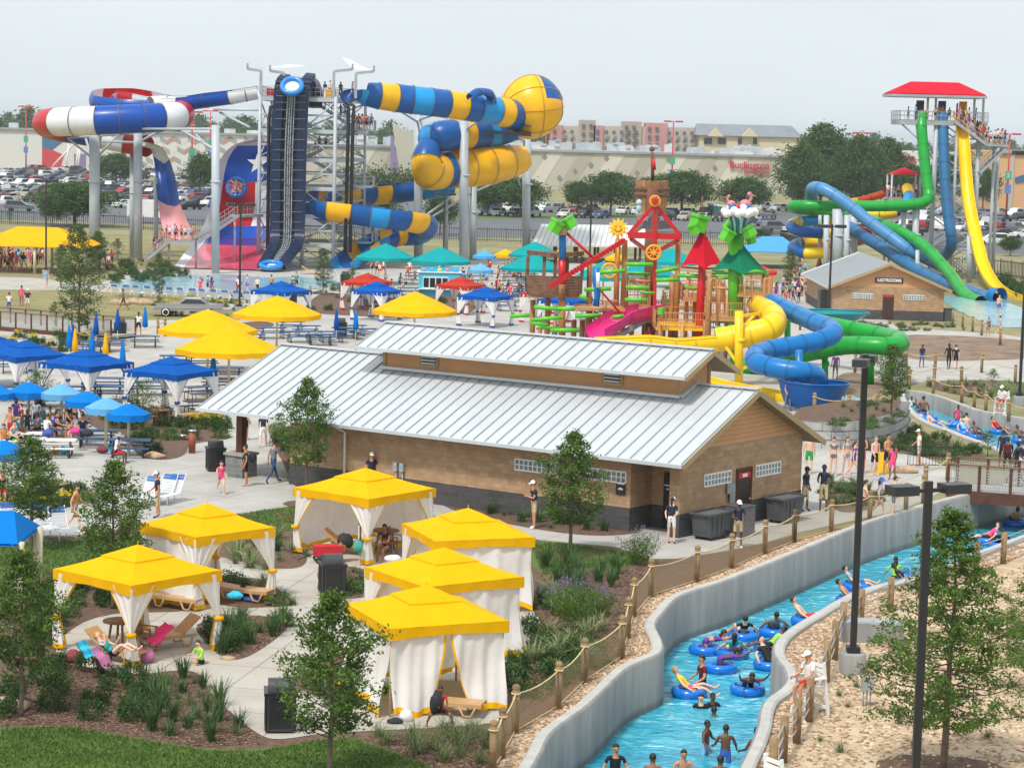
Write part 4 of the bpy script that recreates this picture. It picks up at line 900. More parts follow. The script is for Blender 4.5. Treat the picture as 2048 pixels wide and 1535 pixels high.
def picnic_proto(mt):
 t=thing('picnic_table','x','picnic table',(0,0,0),0,'picnic tables')
 mb=MB()
 for k in range(3):mb.box((0,-.25+.25*k,.745),(1.9,.235,.05))
 mb.build('table_top',mt,t)
 for s in(-1,1):MB().box((0,s*.66,.44),(1.9,.28,.05)).build('bench',mt,t)
 for x in(-.68,.68):
  mb=MB();mb.tube(cat([(x,-.66,.42),(x,-.72,.2),(x,-.62,.03),(x,0,.03),(x,.62,.03),(x,.72,.2),(x,.66,.42)],3),.024,6)
  for s in(-1,1):mb.tube([(x,s*.3,.04),(x,s*.16,.73)],.024,6)
  mb.tube([(x,-.66,.41),(x,.66,.41)],.02,6)
  mb.build('leg_frame',m_black,t)
 return t
PT={}
def picnic(px,py,label,rz=.1,white=False):
 k='w'if white else 'b';p=G(px,py,.015)
 if k not in PT:PT[k]=picnic_proto(m_wtab if white else m_ptab);t=PT[k];t.location=p;t.rotation_euler.z=rz;t['label']=label;return t
 return dup(PT[k],p,rz,label)
for px,py,lb,rz,w in((258,912,'blue picnic table nearest, with a woman in a sun hat',.05,0),(192,892,'blue picnic table beneath the pale umbrella',.1,0),(110,912,'white picnic table at the front of the left seating',.05,1),(45,898,'white picnic table at the left edge',.05,1),(140,874,'blue picnic table loaded with bags',.1,0),(70,872,'blue picnic table among the seated crowd',.1,0),(222,702,'blue picnic table in front of the trash bin',.2,0),(290,694,'blue picnic table right of the trash bin',.2,0),(187,705,'blue picnic table at the left end of the far row',.2,0),(215,782,'blue picnic table behind two cabanas, upper',.1,0),(226,800,'blue picnic table behind two cabanas, lower',.1,0),(405,738,'blue picnic table under the left yellow umbrella',.2,0),(403,800,'blue picnic table right of the corner blue cabana',.6,0),(438,782,'blue picnic table under the nearest yellow umbrella',.2,0),(405,830,'blue picnic table by the roof edge',.6,0),(545,676,'blue picnic table left under the middle yellow umbrella',.3,0),(583,663,'blue picnic table farthest under the middle yellow umbrella',.3,0),(614,672,'blue picnic table right under the middle yellow umbrella',.3,0),(598,684,'blue picnic table nearest under the middle yellow umbrella',.3,0),(662,684,'blue picnic table before the far trash bin',.3,0),(706,671,'blue picnic table right of the far trash bin',.3,0),(730,678,'blue picnic table beside the upper roof end',.3,0),(690,676,'blue picnic table between two closed umbrellas',.3,0)):
 picnic(px,py,lb,rz,w)
for px,py in((30,745),(470,712),(500,690),(455,760),(350,735),(330,760),(640,690),(20,800),(60,812),(105,815),(300,790),(170,800)):picnic(px,py,'blue picnic table among the cabanas of the left plaza',.2)
rg=random.Random(3)
for i in range(26):
 px=rg.uniform(740,1060);py=rg.uniform(556,622)
 if 825<px<930 and py>570:continue
 picnic(px,py,'blue picnic table in the crowded food plaza under the teal umbrellas',rg.uniform(-.3,.5))
for px,py in((1285,650),(1390,640),(1440,655),(1180,640)):picnic(px,py,'blue picnic table on the plaza behind the play structure',.3)
def bin_proto():
 t=thing('trash_bin','x','trash bin',(0,0,0),0,'black hooded trash bins');m=M('bin_black',(.016,.016,.018),.35,.2,3.)
 mb=MB();mb.box((0,0,.5),(.72,.72,.9));mb.build('body',m,t)
 for k in range(4):
  a=k*PI/2;c=V((sin(a)*.365,-cos(a)*.365,.5));d=V((cos(a),sin(a),0));mb=MB()
  for q in(-.3,.3):mb.beam(c+d*q+V((0,0,-.45)),c+d*q+V((0,0,.45)),.05)
  for z in(-.42,.42):mb.beam(c-d*.3+V((0,0,z)),c+d*.3+V((0,0,z)),.04,.06)
  for i in range(9):mb.beam(c+d*(-.24+.06*i)+V((0,0,-.4)),c+d*(-.24+.06*i)+V((0,0,.4)),.012)
  mb.build('side_panel',M('bin_panel',(.035,.035,.038),.5,.2,6.),t)
 MB().box((0,0,.985),(.82,.82,.07)).build('rim',m,t)
 mb=MB();mb.grid(lambda u,v:V(((u-.5)*.62,-cos(PI*v)*.25,1.02+sin(PI*v)*.3)),1,12);mb.add([(.31,-cos(PI*j/12)*.25,1.02+sin(PI*j/12)*.3)for j in range(13)],[tuple(range(13))]);mb.add([(-.31,-cos(PI*j/12)*.25,1.02+sin(PI*j/12)*.3)for j in range(13)],[tuple(range(13))])
 mb.build('hood',M('bin_hood',(.05,.052,.055),.35,.1),t)
 return t
BN=bin_proto();first=True
for px,py,lb,rz in((560,1458,'black hooded trash bin on the concrete by the lawn, nearest',.12),(664,1187,'black hooded trash bin in the bed beside the cabanas',.3),(431,940,'black hooded trash bin beside the stone post base',.3),(240,674,'black hooded trash bin behind the far picnic tables',.3),(681,672,'black hooded trash bin by the closed umbrellas',.3),(690,570,'black hooded trash bin near the pool lamp post',.3),(583,612,'black hooded trash bin beside the far blue cabana',.3)):
 if first:BN.location=G(px,py,.02);BN.rotation_euler.z=rz;BN['label']=lb;first=False
 else:dup(BN,G(px,py,.02),rz,lb)
m_teak=M('tan_plastic',(.50,.30,.14),.5,.12,3.)
def lounger_proto(ang=40):
 t=thing('lounger','x','lounger',(0,0,0),0,'tan loungers');mb=MB();a=R(ang)
 mb.box((0,-.45,.34),(.62,1.25,.05));mb.build('seat',m_teak,t)
 mb=MB();mb.beam((0,.17,.34),(0,.17+cos(a)*.75,.34+sin(a)*.75),.6,.05);mb.build('backrest',m_teak,t)
 for s in(-1,1):
  mb=MB();mb.beam((s*.3,-1.1,.31),(s*.3,.6,.31),.05,.09);mb.build('side_rail',m_teak,t)
  mb=MB();mb.tube([(s*.3,-.95,.3),(s*.3,-.82,.04),(s*.3,-.62,.04),(s*.3,-.5,.3)],.032,6);mb.build('leg',m_teak,t)
  mb=MB();mb.tube([(s*.3,.1,.3),(s*.3,.22,.04),(s*.3,.42,.04),(s*.3,.5,.3)],.032,6);mb.build('leg',m_teak,t)
 return t
LP=lounger_proto();LF=lounger_proto(4)
def lounger(px,py,rz,lb,flat=False,first=[0,0]):
 i=1 if flat else 0;pr=LF if flat else LP
 if not first[i]:first[i]=1;pr.location=G(px,py,.03);pr.rotation_euler.z=rz;pr['label']=lb;return pr
 return dup(pr,G(px,py,.03),rz,lb)
lounger(345,1290,-.95,'tan lounger with a pink towel in the open cabana');lounger(225,1318,1.15,'tan lounger holding the sunbather');lounger(345,1212,1.1,'tan lounger at the curtain of the second cabana',True);lounger(885,1425,1.35,'flat tan lounger poking out of the nearest cabana',True);lounger(480,1196,1.2,'tan lounger used as a bench for bags',True);lounger(395,840,-1.0,'tan lounger beside the corner blue cabana');lounger(690,1105,1.4,'tan lounger behind the red wagon')
m_strap=M('white_strap',(.78,.79,.82),.5,.05);m_stripe=M('blue_strap',(.06,.2,.55),.5,.05)
def strapchair():
 t=thing('strap_lounge_chair','x','lounge chair',(0,0,0),0,'white strap lounge chairs');mb=MB();mb2=MB()
 for i in range(9):mb.box((0,-1.0+.12*i,.36),(.6,.09,.02))
 for i in range(7):q=V((0,.1+.055*i,.38+.105*i));(mb2 if i in(5,6)else mb).box(q,(.6,.03,.09))
 mb.build('straps',m_strap,t);mb2.build('head_straps',m_stripe,t);mb=MB()
 for s in(-1,1):mb.tube([(s*.31,-1.05,.36),(s*.31,.06,.36),(s*.31,.5,1.1)],.018,5);mb.tube([(s*.31,-.9,.36),(s*.31,-.9,0)],.018,5);mb.tube([(s*.31,.2,.36),(s*.31,.2,0)],.018,5)
 mb.build('frame',m_white,t);return t
SCH=strapchair()
for i,(px,py,rz,lb)in enumerate(((120,1075,.5,'white strap lounge chair before the walking woman'),(88,1070,.5,'white strap lounge chair second from the walking woman'),(55,1066,.5,'white strap lounge chair at the left lawn'),(22,1064,.5,'white strap lounge chair farthest left'),(345,1003,-.4,'white strap lounge chair right of the guard in navy'),(330,1003,-.4,'white strap lounge chair just behind the guard in navy'),(296,1008,-.4,'white strap lounge chair left of the guard in navy'))):
 if i==0:SCH.location=G(px,py,.02);SCH.rotation_euler.z=rz;SCH['label']=lb
 else:dup(SCH,G(px,py,.02),rz,lb)
m_teakw=M('teak',(.22,.11,.045),.6,.25,5.)
def cafe_table(px,py,lb):
 t=thing('round_table',lb,'table',G(px,py,.03),0,'round teak tables');MB().lathe([(0,.74),(.5,.74),(.5,.70),(0,.70)],16).build('table_top',m_teakw,t)
 for k in range(4):a=k*PI/2+.4;MB().beam((cos(a)*.35,sin(a)*.35,0),(cos(a)*.25,sin(a)*.25,.7),.06).build('leg',m_teakw,t)
def teak_chair(px,py,rz,lb):
 t=thing('teak_chair',lb,'chair',G(px,py,.03),rz,'teak chairs');MB().box((0,0,.44),(.5,.48,.04)).build('seat',m_teakw,t)
 mb=MB();
 for k in range(5):mb.beam((-.2+.1*k,.23,.46),(-.2+.1*k,.28,.9),.05,.02)
 mb.beam((-.25,.28,.92),(.25,.28,.92),.04,.08);mb.build('backrest',m_teakw,t)
 for sx in(-1,1):
  for sy in(-1,1):MB().beam((sx*.22,sy*.21,0),(sx*.22,sy*.21,.66 if sy<0 else .46),.045).build('leg',m_teakw,t)
  MB().beam((sx*.25,-.24,.66),(sx*.25,.25,.68),.06,.03).build('armrest',m_teakw,t)
cafe_table(240,1290,'round teak table with towels in the open cabana');teak_chair(292,1300,1.3,'teak chair with dark towels beside the pink towel lounger');cafe_table(770,1100,'round teak table by the seated woman');teak_chair(788,1108,1.2,'teak chair in the cabana near the building');cafe_table(320,848,'round teak table under the corner blue cabana');teak_chair(336,848,1.2,'teak chair right of the table in the blue cabana');teak_chair(303,850,-1.2,'teak chair left of the table in the blue cabana');cafe_table(150,838,'round teak table under the middle blue cabana');teak_chair(122,842,-1.2,'teak chair under the middle blue cabana')
def blob(name,label,cat_,c,r,mt,seed=0,n=.25):
 rg=random.Random(seed);mb=MB();mb.ball((0,0,0),r,14,9);ph=[rg.uniform(0,6)for _ in range(4)]
 mb.v=[(x*(1+n*sin(3*y/r[1]+ph[0])*.5),y*(1+n*sin(4*x/r[0]+ph[1])*.5),max(-r[2]*.8,z*(1+n*sin(4*x/r[0]+5*y/r[1]+ph[2]))))for x,y,z in mb.v]
 o=mb.build(name,mt);o.location=(c[0],c[1],c[2]+r[2]*.8);return tag(o,label,cat_)
def towel(label,c,w,l,rz,tilt,mt,seed=0):
 mb=MB();mb.grid(lambda u,v:V(((u-.5)*w,(v-.5)*l,.03+.04*sin(u*9+seed)+.03*sin(v*11+seed))),10,12);mb.grid(lambda u,v:V(((u-.5)*w,(v-.5)*l,.015+.04*sin(u*9+seed)+.03*sin(v*11+seed))),10,12)
 o=mb.build('towel',mt);o.location=c;o.rotation_euler=(tilt,0,rz);return tag(o,label,'towel')
towel('pink towel over the back of the tan lounger',G(322,1268,.58),.55,.75,-.95,.75,M('cloth_pinkt',(.75,.05,.22),.9,.2,6.),1)
towel('mauve towel spread under the sunbather',G(205,1318,.5),.6,.8,1.15,.72,M('cloth_mauve',(.42,.14,.28),.9,.2,6.),2)
towel('turquoise towel on the chair head behind the sunbather',G(170,1298,.85),.45,.5,1.15,.9,M('cloth_turq',(.03,.45,.65),.9,.2,6.),3)
blob('bag','red and black bag by the left curtain','bag',G(150,1325),(.28,.22,.2),M('bag_red',(.2,.03,.05),.8,.4,9.),4);blob('bag','mauve towel heap beside the front curtain','towel',G(292,1325),(.26,.22,.24),M('cloth_mauve',0),5)
blob('bag','dark backpack on the pad by the second cabana','bag',G(487,1197),(.22,.18,.24),M('bag_dark',(.02,.02,.025),.8,.3,9.),6);blob('bag','blue towel heap beside the backpack','towel',G(503,1202),(.25,.2,.1),M('bag_blue',(.05,.1,.4),.9,.3,9.),7);blob('bag','turquoise bag on the lounger bench','bag',G(470,1196,.38),(.24,.2,.12),M('cloth_turq',0),8)
blob('bag','black bag in the nearest cabana curtain gap, left of the child','bag',G(872,1425,.42),(.16,.16,.3),M('bag_dark',0),9);blob('bag','white tote on the pad of the nearest cabana','bag',G(812,1442),(.18,.16,.17),m_curt,10);blob('shoe_pile','dark clothes under the hem of the nearest cabana','clothes',G(790,1446),(.2,.16,.08),M('bag_dark',0),11)
blob('towel','green towel on the table in the cabana nearest the building','towel',G(716,1104,.5),(.16,.14,.22),M('cloth_greent',(.05,.35,.28),.9,.2,9.),12);blob('bag','dark jacket heap in the cabana nearest the building','clothes',G(690,1095,.5),(.25,.2,.28),M('bag_dark',0),13);blob('bag','brown handbag hanging beside the red wagon','bag',G(683,1108,.3),(.16,.12,.22),M('bag_brown',(.3,.12,.04),.7,.2,9.),14);blob('towel','white towel heap beside the front curtain of the cabana nearest the building','towel',G(785,1122,.3),(.3,.22,.12),m_curt,15)
wg=thing('wagon','red folding wagon full of bags in front of the cabana','wagon',G(655,1123,.02),.25);mr=M('wagon_red',(.55,.015,.03),.7,.15,5.)
mb=MB();mb.box((0,0,.42),(.95,.5,.34),taper=1.05);mb.build('body',mr,wg)
for sx in(-.36,.36):
 for sy in(-.26,.26):mb=MB();mb.lathe([(.03,-.03),(.11,-.03),(.11,.03),(.03,.03),(.03,-.03)],12,(0,0,0),axis='y');mb.v=[(x+sx,y+sy,z+.11)for x,y,z in mb.v];mb.build('wheel',m_black,wg)
MB().tube([(-.48,0,.3),(-.8,0,.2),(-1.05,0,.1)],.02,6).build('handle',m_black,wg)
blob('bag','black bag heaped in the red wagon','bag',G(655,1123,.56),(.3,.2,.14),M('bag_dark',0),16)
for px,py,m_,lb in((205,905,'bag_red','red bag under the picnic table'),(228,905,'cloth_turq','turquoise towel draped by the nearest blue table'),(110,905,'cloth_orange','orange bag under the white table'),(128,906,'cloth_turq','turquoise bag under the white table'),(150,868,'cloth_pinkt','pink bag on the loaded table'),(175,872,'bag_dark','dark bag on the loaded table'),(95,872,'bag_blue','blue bag on the crowded left table'),(15,876,'cloth_turq','turquoise bag at the left edge'),(35,880,'cloth_mauve','mauve bag at the left edge')):
 blob('bag',lb,'bag',G(px,py,.05 if 'under'in lb or 'edge'in lb or 'by the'in lb else .78),(.26,.2,.17),M(m_,(.7,.25,.05),.9,.2,8.)if m_=='cloth_orange'else MATS[m_],px)
m_gpl=M('grey_plastic',(.075,.08,.088),.5,.1,2.)
def tilt_truck(px,py,rz,lb):
 t=thing('tilt_truck',lb,'refuse cart',G(px,py,.02),rz,'grey refuse carts');mb=MB()
 pr=[(-.75,.95),(.85,.95),(.62,.3),(-.05,.12),(-.62,.12)];o=[(x,-.4,z)for x,z in pr];mb.extr(o,(0,.8,0));mb.build('body',m_gpl,t)
 mb=MB();
 for a,b in(((-.8,-.45),(.9,-.45)),((.9,-.45),(.9,.45)),((.9,.45),(-.8,.45)),((-.8,.45),(-.8,-.45))):mb.beam((a[0],a[1],.98),(b[0],b[1],.98),.07,.07)
 mb.build('rim',m_gpl,t);mb=MB();mb.box((.03,0,.962),(1.5,.72,.012));mb.build('opening',M('cart_inside',(.10,.105,.11),.7,.2,4.),t)
 mb=MB()
 for x in(-.5,-.2,.1):mb.box((x,-.41,.5),(.06,.04,.7))
 mb.build('ribs',m_gpl,t)
 for x,y in((-.5,-.3),(-.5,.3),(.35,-.38),(.35,.38)):mb=MB();r=.1 if x<0 else .16;mb.lathe([(.02,-.03),(r,-.03),(r,.03),(.02,.03),(.02,-.03)],12,axis='y');mb.v=[(q[0]+x,q[1]+y,q[2]+r)for q in mb.v];mb.build('wheel',m_black,t)
 MB().tube([(-.8,-.3,.9),(-1.,-.3,.85),(-1.,.3,.85),(-.8,.3,.9)],.02,6).build('handle',m_black,t)
_gr=math.atan2(_v.y,_v.x)
tilt_truck(1422,1075,_gr,'grey refuse cart by the building corner');tilt_truck(1568,1042,_gr,'grey refuse cart at the far end of the gable wall')
cb=thing('cabinet','grey ribbed cabinet standing between the refuse carts','cabinet',G(1484,1070,.02),_gr);MB().box((0,.1,.55),(.8,.8,1.1)).build('body',M('cabinet_grey',(.17,.165,.16),.7,.1,4.),cb)
mb=MB()
for z in range(6):mb.box((0,.1,.15+.17*z),(.82,.82,.05))
mb.build('ribs',M('cabinet_grey',0),cb);MB().box((0,.1,1.12),(.86,.86,.06)).build('lid',m_gpl,cb)
df=thing('drinking_fountain','rust coloured drinking fountain post by the shrub bed','fountain',G(384,905,.02),0);MB().cyl((0,0,0),(0,0,.98),.16,n=12).build('post',M('fountain_rust',(.30,.085,.035),.6,.2,3.),df);MB().beam((-.1,0,.7),(-.42,0,.72),.14,.12).build('arm',MATS['fountain_rust'],df);MB().lathe([(.05,.73),(.17,.78),(.17,.82),(0,.79)],12,(-.42,0,0)).build('bowl',m_rail,df);MB().lathe([(.05,.97),(.2,1.0),(.2,1.05),(0,1.02)],12).build('basin',m_rail,df)
m_netm=MNET('rope_net',(.46,.34,.17),.09,.19)
def net_fence(line,label,name='rope_net_fence',h=1.18,net=True,sag=.12,rr=.095,rope2=True):
 pts=[G(x,y)for x,y in line];t=thing(name,label,'fence',pts[0],0)
 for p in pts:
  mb=MB();mb.cyl(p,p+V((0,0,h)),rr,n=9);mb.lathe([(rr+.01,h-.02),(rr+.012,h+.04),(rr*.6,h+.09),(0,h+.1)],9,p);po=mb.build('post',m_wood,t,world=True)
  mb=MB();mb.torus(p+V((0,0,h-.14)),rr+.012,.022,10,5);mb.build('rope_wrap',m_rope,po,world=True)
 for a,b in zip(pts,pts[1:]):
  L=(b-a).length;top=lambda u:h-.14-4*sag*u*(1-u)
  if net:
   mb=MB();mb.grid(lambda u,v:a.lerp(b,u)+V((0,0,top(u)*(1-v)+.08*v)),12,2)
   d=(b-a).normalized();mb.build('net',m_netm,t,world=True,uv=lambda q,p,d=d:(q[0]*d.x+q[1]*d.y,q[2]))
  mb=MB();mb.tube([a.lerp(b,k/10)+V((0,0,top(k/10)))for k in range(11)],.022,5)
  if rope2:mb.tube([a.lerp(b,k/4)+V((0,0,.08))for k in range(5)],.018,5)
  mb.build('rope',m_rope,t,world=True)
 return t
net_fence(FL[1:14],'rope net fence on timber posts along the river gravel')
net_fence(FL[13:],'rope net fence on timber posts leading to the bridge')
def cable_fence(line,label,h=1.15,rows=(.35,.65,.95)):
 pts=[G(x,y)for x,y in line];t=thing('cable_fence',label,'fence',pts[0],0)
 for p in pts:MB().cyl(p,p+V((0,0,h)),.105,n=9).build('post',m_wood,t,world=True)
 for z in rows:MB().tube([p+V((0,0,z))for p in pts],.022,5).build('rail',m_galv,t,world=True)
cable_fence(RF,'timber post fence with steel rails along the sandy bank')
UFG='rope fences on the upper bank'
for ln,lb,s in(([(1818,783),(1866,792),(1923,806),(1948,818),(1971,826),(2017,843),(2070,850)],'rope fence along the far bank of the upper river',1),([(1780,763),(1816,772),(1868,768),(1922,772),(1963,745),(2030,768)],'rope fence in front of the wet pad',1),([(1628,830),(1697,835),(1754,825),(1790,800)],'timber posts on the stone retaining wall',1),([(1710,745),(1812,735),(1870,740)],'rope fence behind the green slide',1),([(150,690),(180,700),(218,704),(330,672),(316,668)],'rope fence beside the left bridge',1),([(272,540),(293,545),(310,530)],'rope fence at the wave slide stairs',1),([(1905,648),(1925,655),(1945,663),(1963,671),(2000,690)],'rope fence beside the slide run-out',1),([(1460,700),(1440,690),(1600,660)],'rope fence behind the yellow slide',1),([(425,600),(545,605),(620,600),(705,585)],'rope fence in front of the splash pool',1),([(1850,985),(1895,960)],'short rope fence at the bridge head',1)):
 net_fence(ln,lb,'rope_fence',1.15,False,.16,.1,False)
def lamp(base,top,label,heads=((1,0),(-1,0)),r=.1,ped=True,hs=1.):
 b=G(*base);tp=D(top[0],top[1],b.y);H=tp.z;t=thing('lamp_post',label,'lamp post',b,0,'black lamp posts')
 MB().box((0,0,H/2+.3),(r*1.7,r*1.7,H-.6)).build('pole',m_black,t)
 if ped:MB().lathe([(.38,0),(.38,.55),(.34,.6),(0,.6)],18).build('pedestal',m_chan,t);MB().box((0,0,.68),(.36,.36,.2)).build('base_plate',m_black,t)
 for dx,dy in heads:
  mb=MB();mb.beam((0,0,H-.2),(dx*.4*hs,dy*.4*hs,H-.2),.08);l=None
  a=math.atan2(dy,dx);c=V((dx*.66*hs,dy*.66*hs,H-.17));mb.box(c,(.62*hs,.42*hs,.2*hs),a);hd=mb.build('lamp_head',M('lamp_black',(.03,.03,.034),.4,.1),t)
  mb=MB();mb.box(c-V((0,0,.112*hs)),(.45*hs,.3*hs,.02),a);mb.build('lens',M('lamp_lens',(.5,.5,.48),.3,.05),hd)
lamp((1826,1660),(1868,962),'nearest black lamp post with two square heads in front of the sandy bank',((.92,.38),(-.92,-.38)))
lamp((1704,1345),(1741,709),'tall black lamp post on a round pedestal by the river',((.3,.95),(-.3,-.95)))
for b,tp,lb in(((479,628),(487,405),'black lamp post in front of the flag slide'),((92,552),(95,358),'black lamp post beside the yellow shade canopy'),((886,552),(888,385),'black lamp post by the teal umbrellas'),((1177,606),(1181,395),'black lamp post behind the ship cabin'),((1656,662),(1663,448),'black lamp post before the restroom block'),((2038,812),(2054,300),'black lamp post at the right edge')):
 lamp(b,tp,lb,((.9,.3),(-.9,-.3)),r=.09,hs=1.2)
ub=thing('utility_box','small grey electric box on a stand in the sand','utility box',G(1733,1412),.2);MB().box((0,0,.62),(.3,.18,.4)).build('box',m_galv,ub)
for x in(-.1,0,.1):MB().cyl((x,0,0),(x,0,.45),.025,n=6).build('conduit',m_galv,ub)
vb=thing('planter_wall','low concrete valve box behind the lamp pedestal','concrete box',G(1742,1280),-.1);mb=MB();mb.box((0,0,.3),(1.9,.9,.6));mb.build('box',m_chan,vb);MB().box((0,0,.605),(1.6,.65,.02)).build('lid',m_galv,vb)
m_wnet=MNET('wire_mesh',(.35,.34,.32),.12,.28,diag=False)
def bridge(a,b,wv,label,z=.3,n=5,hr=1.1,girder=.5):
 a,b=V(a),V(b);d=(b-a).normalized();w=V((-d.y,d.x,0))*wv;t=thing('footbridge',label,'bridge',(a.x,a.y,0),0);L=(b-a).length
 mb=MB();mb.beam(a+w/2+V((0,0,z-.08)),b+w/2+V((0,0,z-.08)),abs(wv),.16);mb.build('deck',M('bridge_deck',(.36,.35,.33),.9,.1,2.),t,world=True)
 for o in(0,1):
  q=w*o;mb=MB();mb.beam(a+q+V((0,0,z-girder/2)),b+q+V((0,0,z-girder/2)),.14,girder);mb.build('girder',m_rust,t,world=True)
  for i in range(n+1):
   p=a.lerp(b,i/n)+q;MB().beam(p+V((0,0,z-girder)),p+V((0,0,z+hr)),.11,.11).build('post',m_rust,t,world=True)
  MB().beam(a+q+V((0,0,z+hr)),b+q+V((0,0,z+hr)),.14,.05).build('handrail',M('rail_timber',(.16,.075,.035),.7,.2,4.),t,world=True)
  mb=MB();mb.add([a+q+V((0,0,z+.08)),b+q+V((0,0,z+.08)),b+q+V((0,0,z+hr-.06)),a+q+V((0,0,z+hr-.06))],[(0,1,2,3)])
  mb.build('mesh_panel',m_wnet,t,world=True,uv=lambda p,f:((p[0]*d.x+p[1]*d.y),p[2]))
_ba,_bb=G(1895,978,.3),G(2052,990,.3);_bb=_ba+(_bb-_ba)*1.6
bridge((_ba.x,_ba.y,0),(_bb.x,_bb.y,0),2.4,'rusty steel footbridge with mesh railings over the river',n=4)
_ba,_bb=G(-60,648,.3),G(222,672,.3)
bridge((_ba.x,_ba.y,0),(_bb.x,_bb.y,0),2.6,'rusty steel footbridge with mesh railings at the left edge',n=9,girder=.6)
RW=[(1585,893),(1640,897),(1690,898),(1740,893),(1785,883),(1815,868),(1822,850)]
m_stone=MBRICK('retaining_block',(.46,.46,.45),(.36,.36,.35),(.16,.16,.15),.95,.42,mortar=.02,bump=.8)
rwl=smooth_poly([p for p in GP(RW)],2,False);rwt=thing('retaining_wall','curved grey block retaining wall beside the blue slide pool','wall',(rwl[0].x,rwl[0].y,0),0)
mb=MB();acc=[0.]
for p,q in zip(rwl,rwl[1:]):acc.append(acc[-1]+(q-p).length)
for k in range(3):
 a=offs(rwl,.07*k);b=offs(rwl,.07*k+.4);z0,z1=.42*k,.42*(k+1)-.012
 for i in range(len(rwl)-1):mb.add([(a[i].x,a[i].y,z0),(a[i+1].x,a[i+1].y,z0),(a[i+1].x,a[i+1].y,z1),(a[i].x,a[i].y,z1)],[(0,1,2,3)]);mb.add([(a[i].x,a[i].y,z1),(a[i+1].x,a[i+1].y,z1),(b[i+1].x,b[i+1].y,z1),(b[i].x,b[i].y,z1)],[(0,1,2,3)])
_acc={(round(p.x,2),round(p.y,2)):acc[i]for i,p in enumerate(rwl)}
def _rwuv(q,p):
 j=min(range(len(rwl)),key=lambda i:(rwl[i].x-rwt.location.x-q[0])**2+(rwl[i].y-rwt.location.y-q[1])**2);return(acc[j],q[2]+.005)
mb.build('blocks',m_stone,rwt,world=True,uv=_rwuv)
bk=offs(rwl,.5);sheet('planting_bed',list(bk)+[V(p)for p in GP([(1800,800,),(1690,800),(1600,815),(1560,860)],1.2)],1.2,m_mulch)
def plast(n,h,c2=None):return M('flume_'+n,hexc(h),.36,.10,.7,coat=.05,spec=.35,detail=6.)
FC=dict(red='c0101c',white='dcdde0',blue='0048a2',navy='081f40',yellow='f2b400',lblue='0a90d4',dblue='00549e',green='169a35',steel='2f6c9c',steelp='4a86b8',lyel='f8ca10',cyan='006fb4',orange='e2561a',teal='0a7d86',pink='e2288a',lgreen='58b82a',pinkw='e8a4a8')
def FM(k):return plast(k,FC[k])
def DP(pts):return[D(*p[:3])for p in pts]
def flume(par,ctrl,r,cols,arc=None,n=6,ns=16,name='flume',ring=True,rim=None):
 P=[D(*c[:3])for c in ctrl]if not isinstance(ctrl[0],Vector)else ctrl
 rr=r if hasattr(r,'__len__')else[r]*len(P)
 path=cat(P,n);rad=[]
 for i in range(len(P)-1):
  for k in range(n):rad.append(rr[i]+(rr[i+1]-rr[i])*k/n)
 rad.append(rr[-1]);names=list(dict.fromkeys(cols));ci=[names.index(c)for c in cols];m=len(cols)
 mb=MB();mf=lambda i:ci[min(i//n,10**6)%m]
 mb.tube(path,rad,ns,arc=arc,mf=mf,cap=False)
 if arc:
  mb.tube(path,[q*.95 for q in rad],ns,arc=arc,mf=mf,cap=False)
  for e in(0,ns):
   b0=[]
   for s_ in(0,1):b0.append(len(mb.v)-(2-s_)*len(path)*(ns+1))
   pl=[V(mb.v[b0[0]+i*(ns+1)+e])for i in range(len(path))]
   tmp=MB();tmp.tube(pl,.05,5,mf=lambda i:ci[min(i//n,10**6)%m]);mb.join(tmp)if False else mb.v.extend(tmp.v)or mb.f.extend([tuple(len(mb.v)-len(tmp.v)+i for i in f)for f in tmp.f])or mb.m.extend(tmp.m)or mb.sm.extend(tmp.sm)
   b0=None
   break
 if ring:
  dark=len(names);step=n
  for i in range(step,len(path)-1,step):
   t=(path[min(i+1,len(path)-1)]-path[i-1]).normalized()*.05
   mb.tube([path[i]-t,path[i]+t],rad[i]*1.06,ns,arc=arc,mi=dark,cap=False)
 base=hexc(FC[names[0]])if len(names)==1 else(.12,.13,.15)
 o=mb.build(name,[FM(k)for k in names]+[M('flange_'+(names[0]if len(names)==1 else 'grey'),tuple(q*.72 for q in base),.5,.05)],par,world=True);return o
def column(par,px,y0,y1,Y,r=.5,name='column',mt=None):
 b=D(px,y1,Y);t=D(px,y0,Y);b.x=D(px,y1,Y).x;MB().cyl((b.x,Y,min(0,b.z)),(t.x,Y,t.z),r,n=14).lathe([(r,t.z*.62-.12),(r*1.14,t.z*.62-.12),(r*1.14,t.z*.62+.12),(r,t.z*.62+.12)],14,(b.x,Y,0)).build(name,mt or m_steel,par,world=True)
def rail(par,pts,h=1.05,name='railing',mt=None,step=.5):
 mb=MB()
 for a,b in zip(pts,pts[1:]):
  a,b=V(a),V(b);L=(b-a).length;u=V((0,0,1))
  for z in(.08,h*.55,h):mb.beam(a+u*z,b+u*z,.045)
  k=max(1,int(L/step))
  for i in range(k+1):p=a.lerp(b,i/k);mb.beam(p,p+u*h,.05 if i%4==0 else .03)
 return mb.build(name,mt or m_galv,par,world=True)
def stair(par,a,b,w=1.3,name='stair_flight'):
 a,b=V(a),V(b);d=(b-a);h=V((d.x,d.y,0)).normalized();s=V((-h.y,h.x,0))*w/2;mb=MB();n=max(3,int(abs(d.z)/.22))
 for q in(s,-s):mb.beam(a+q,b+q,.06,.3)
 for i in range(n):p=a.lerp(b,(i+.5)/n);mb.beam(p-s,p+s,.28,.04)
 o=mb.build(name,m_galv,par,world=True);rail(o,[a+s,b+s]);rail(o,[a-s,b-s])
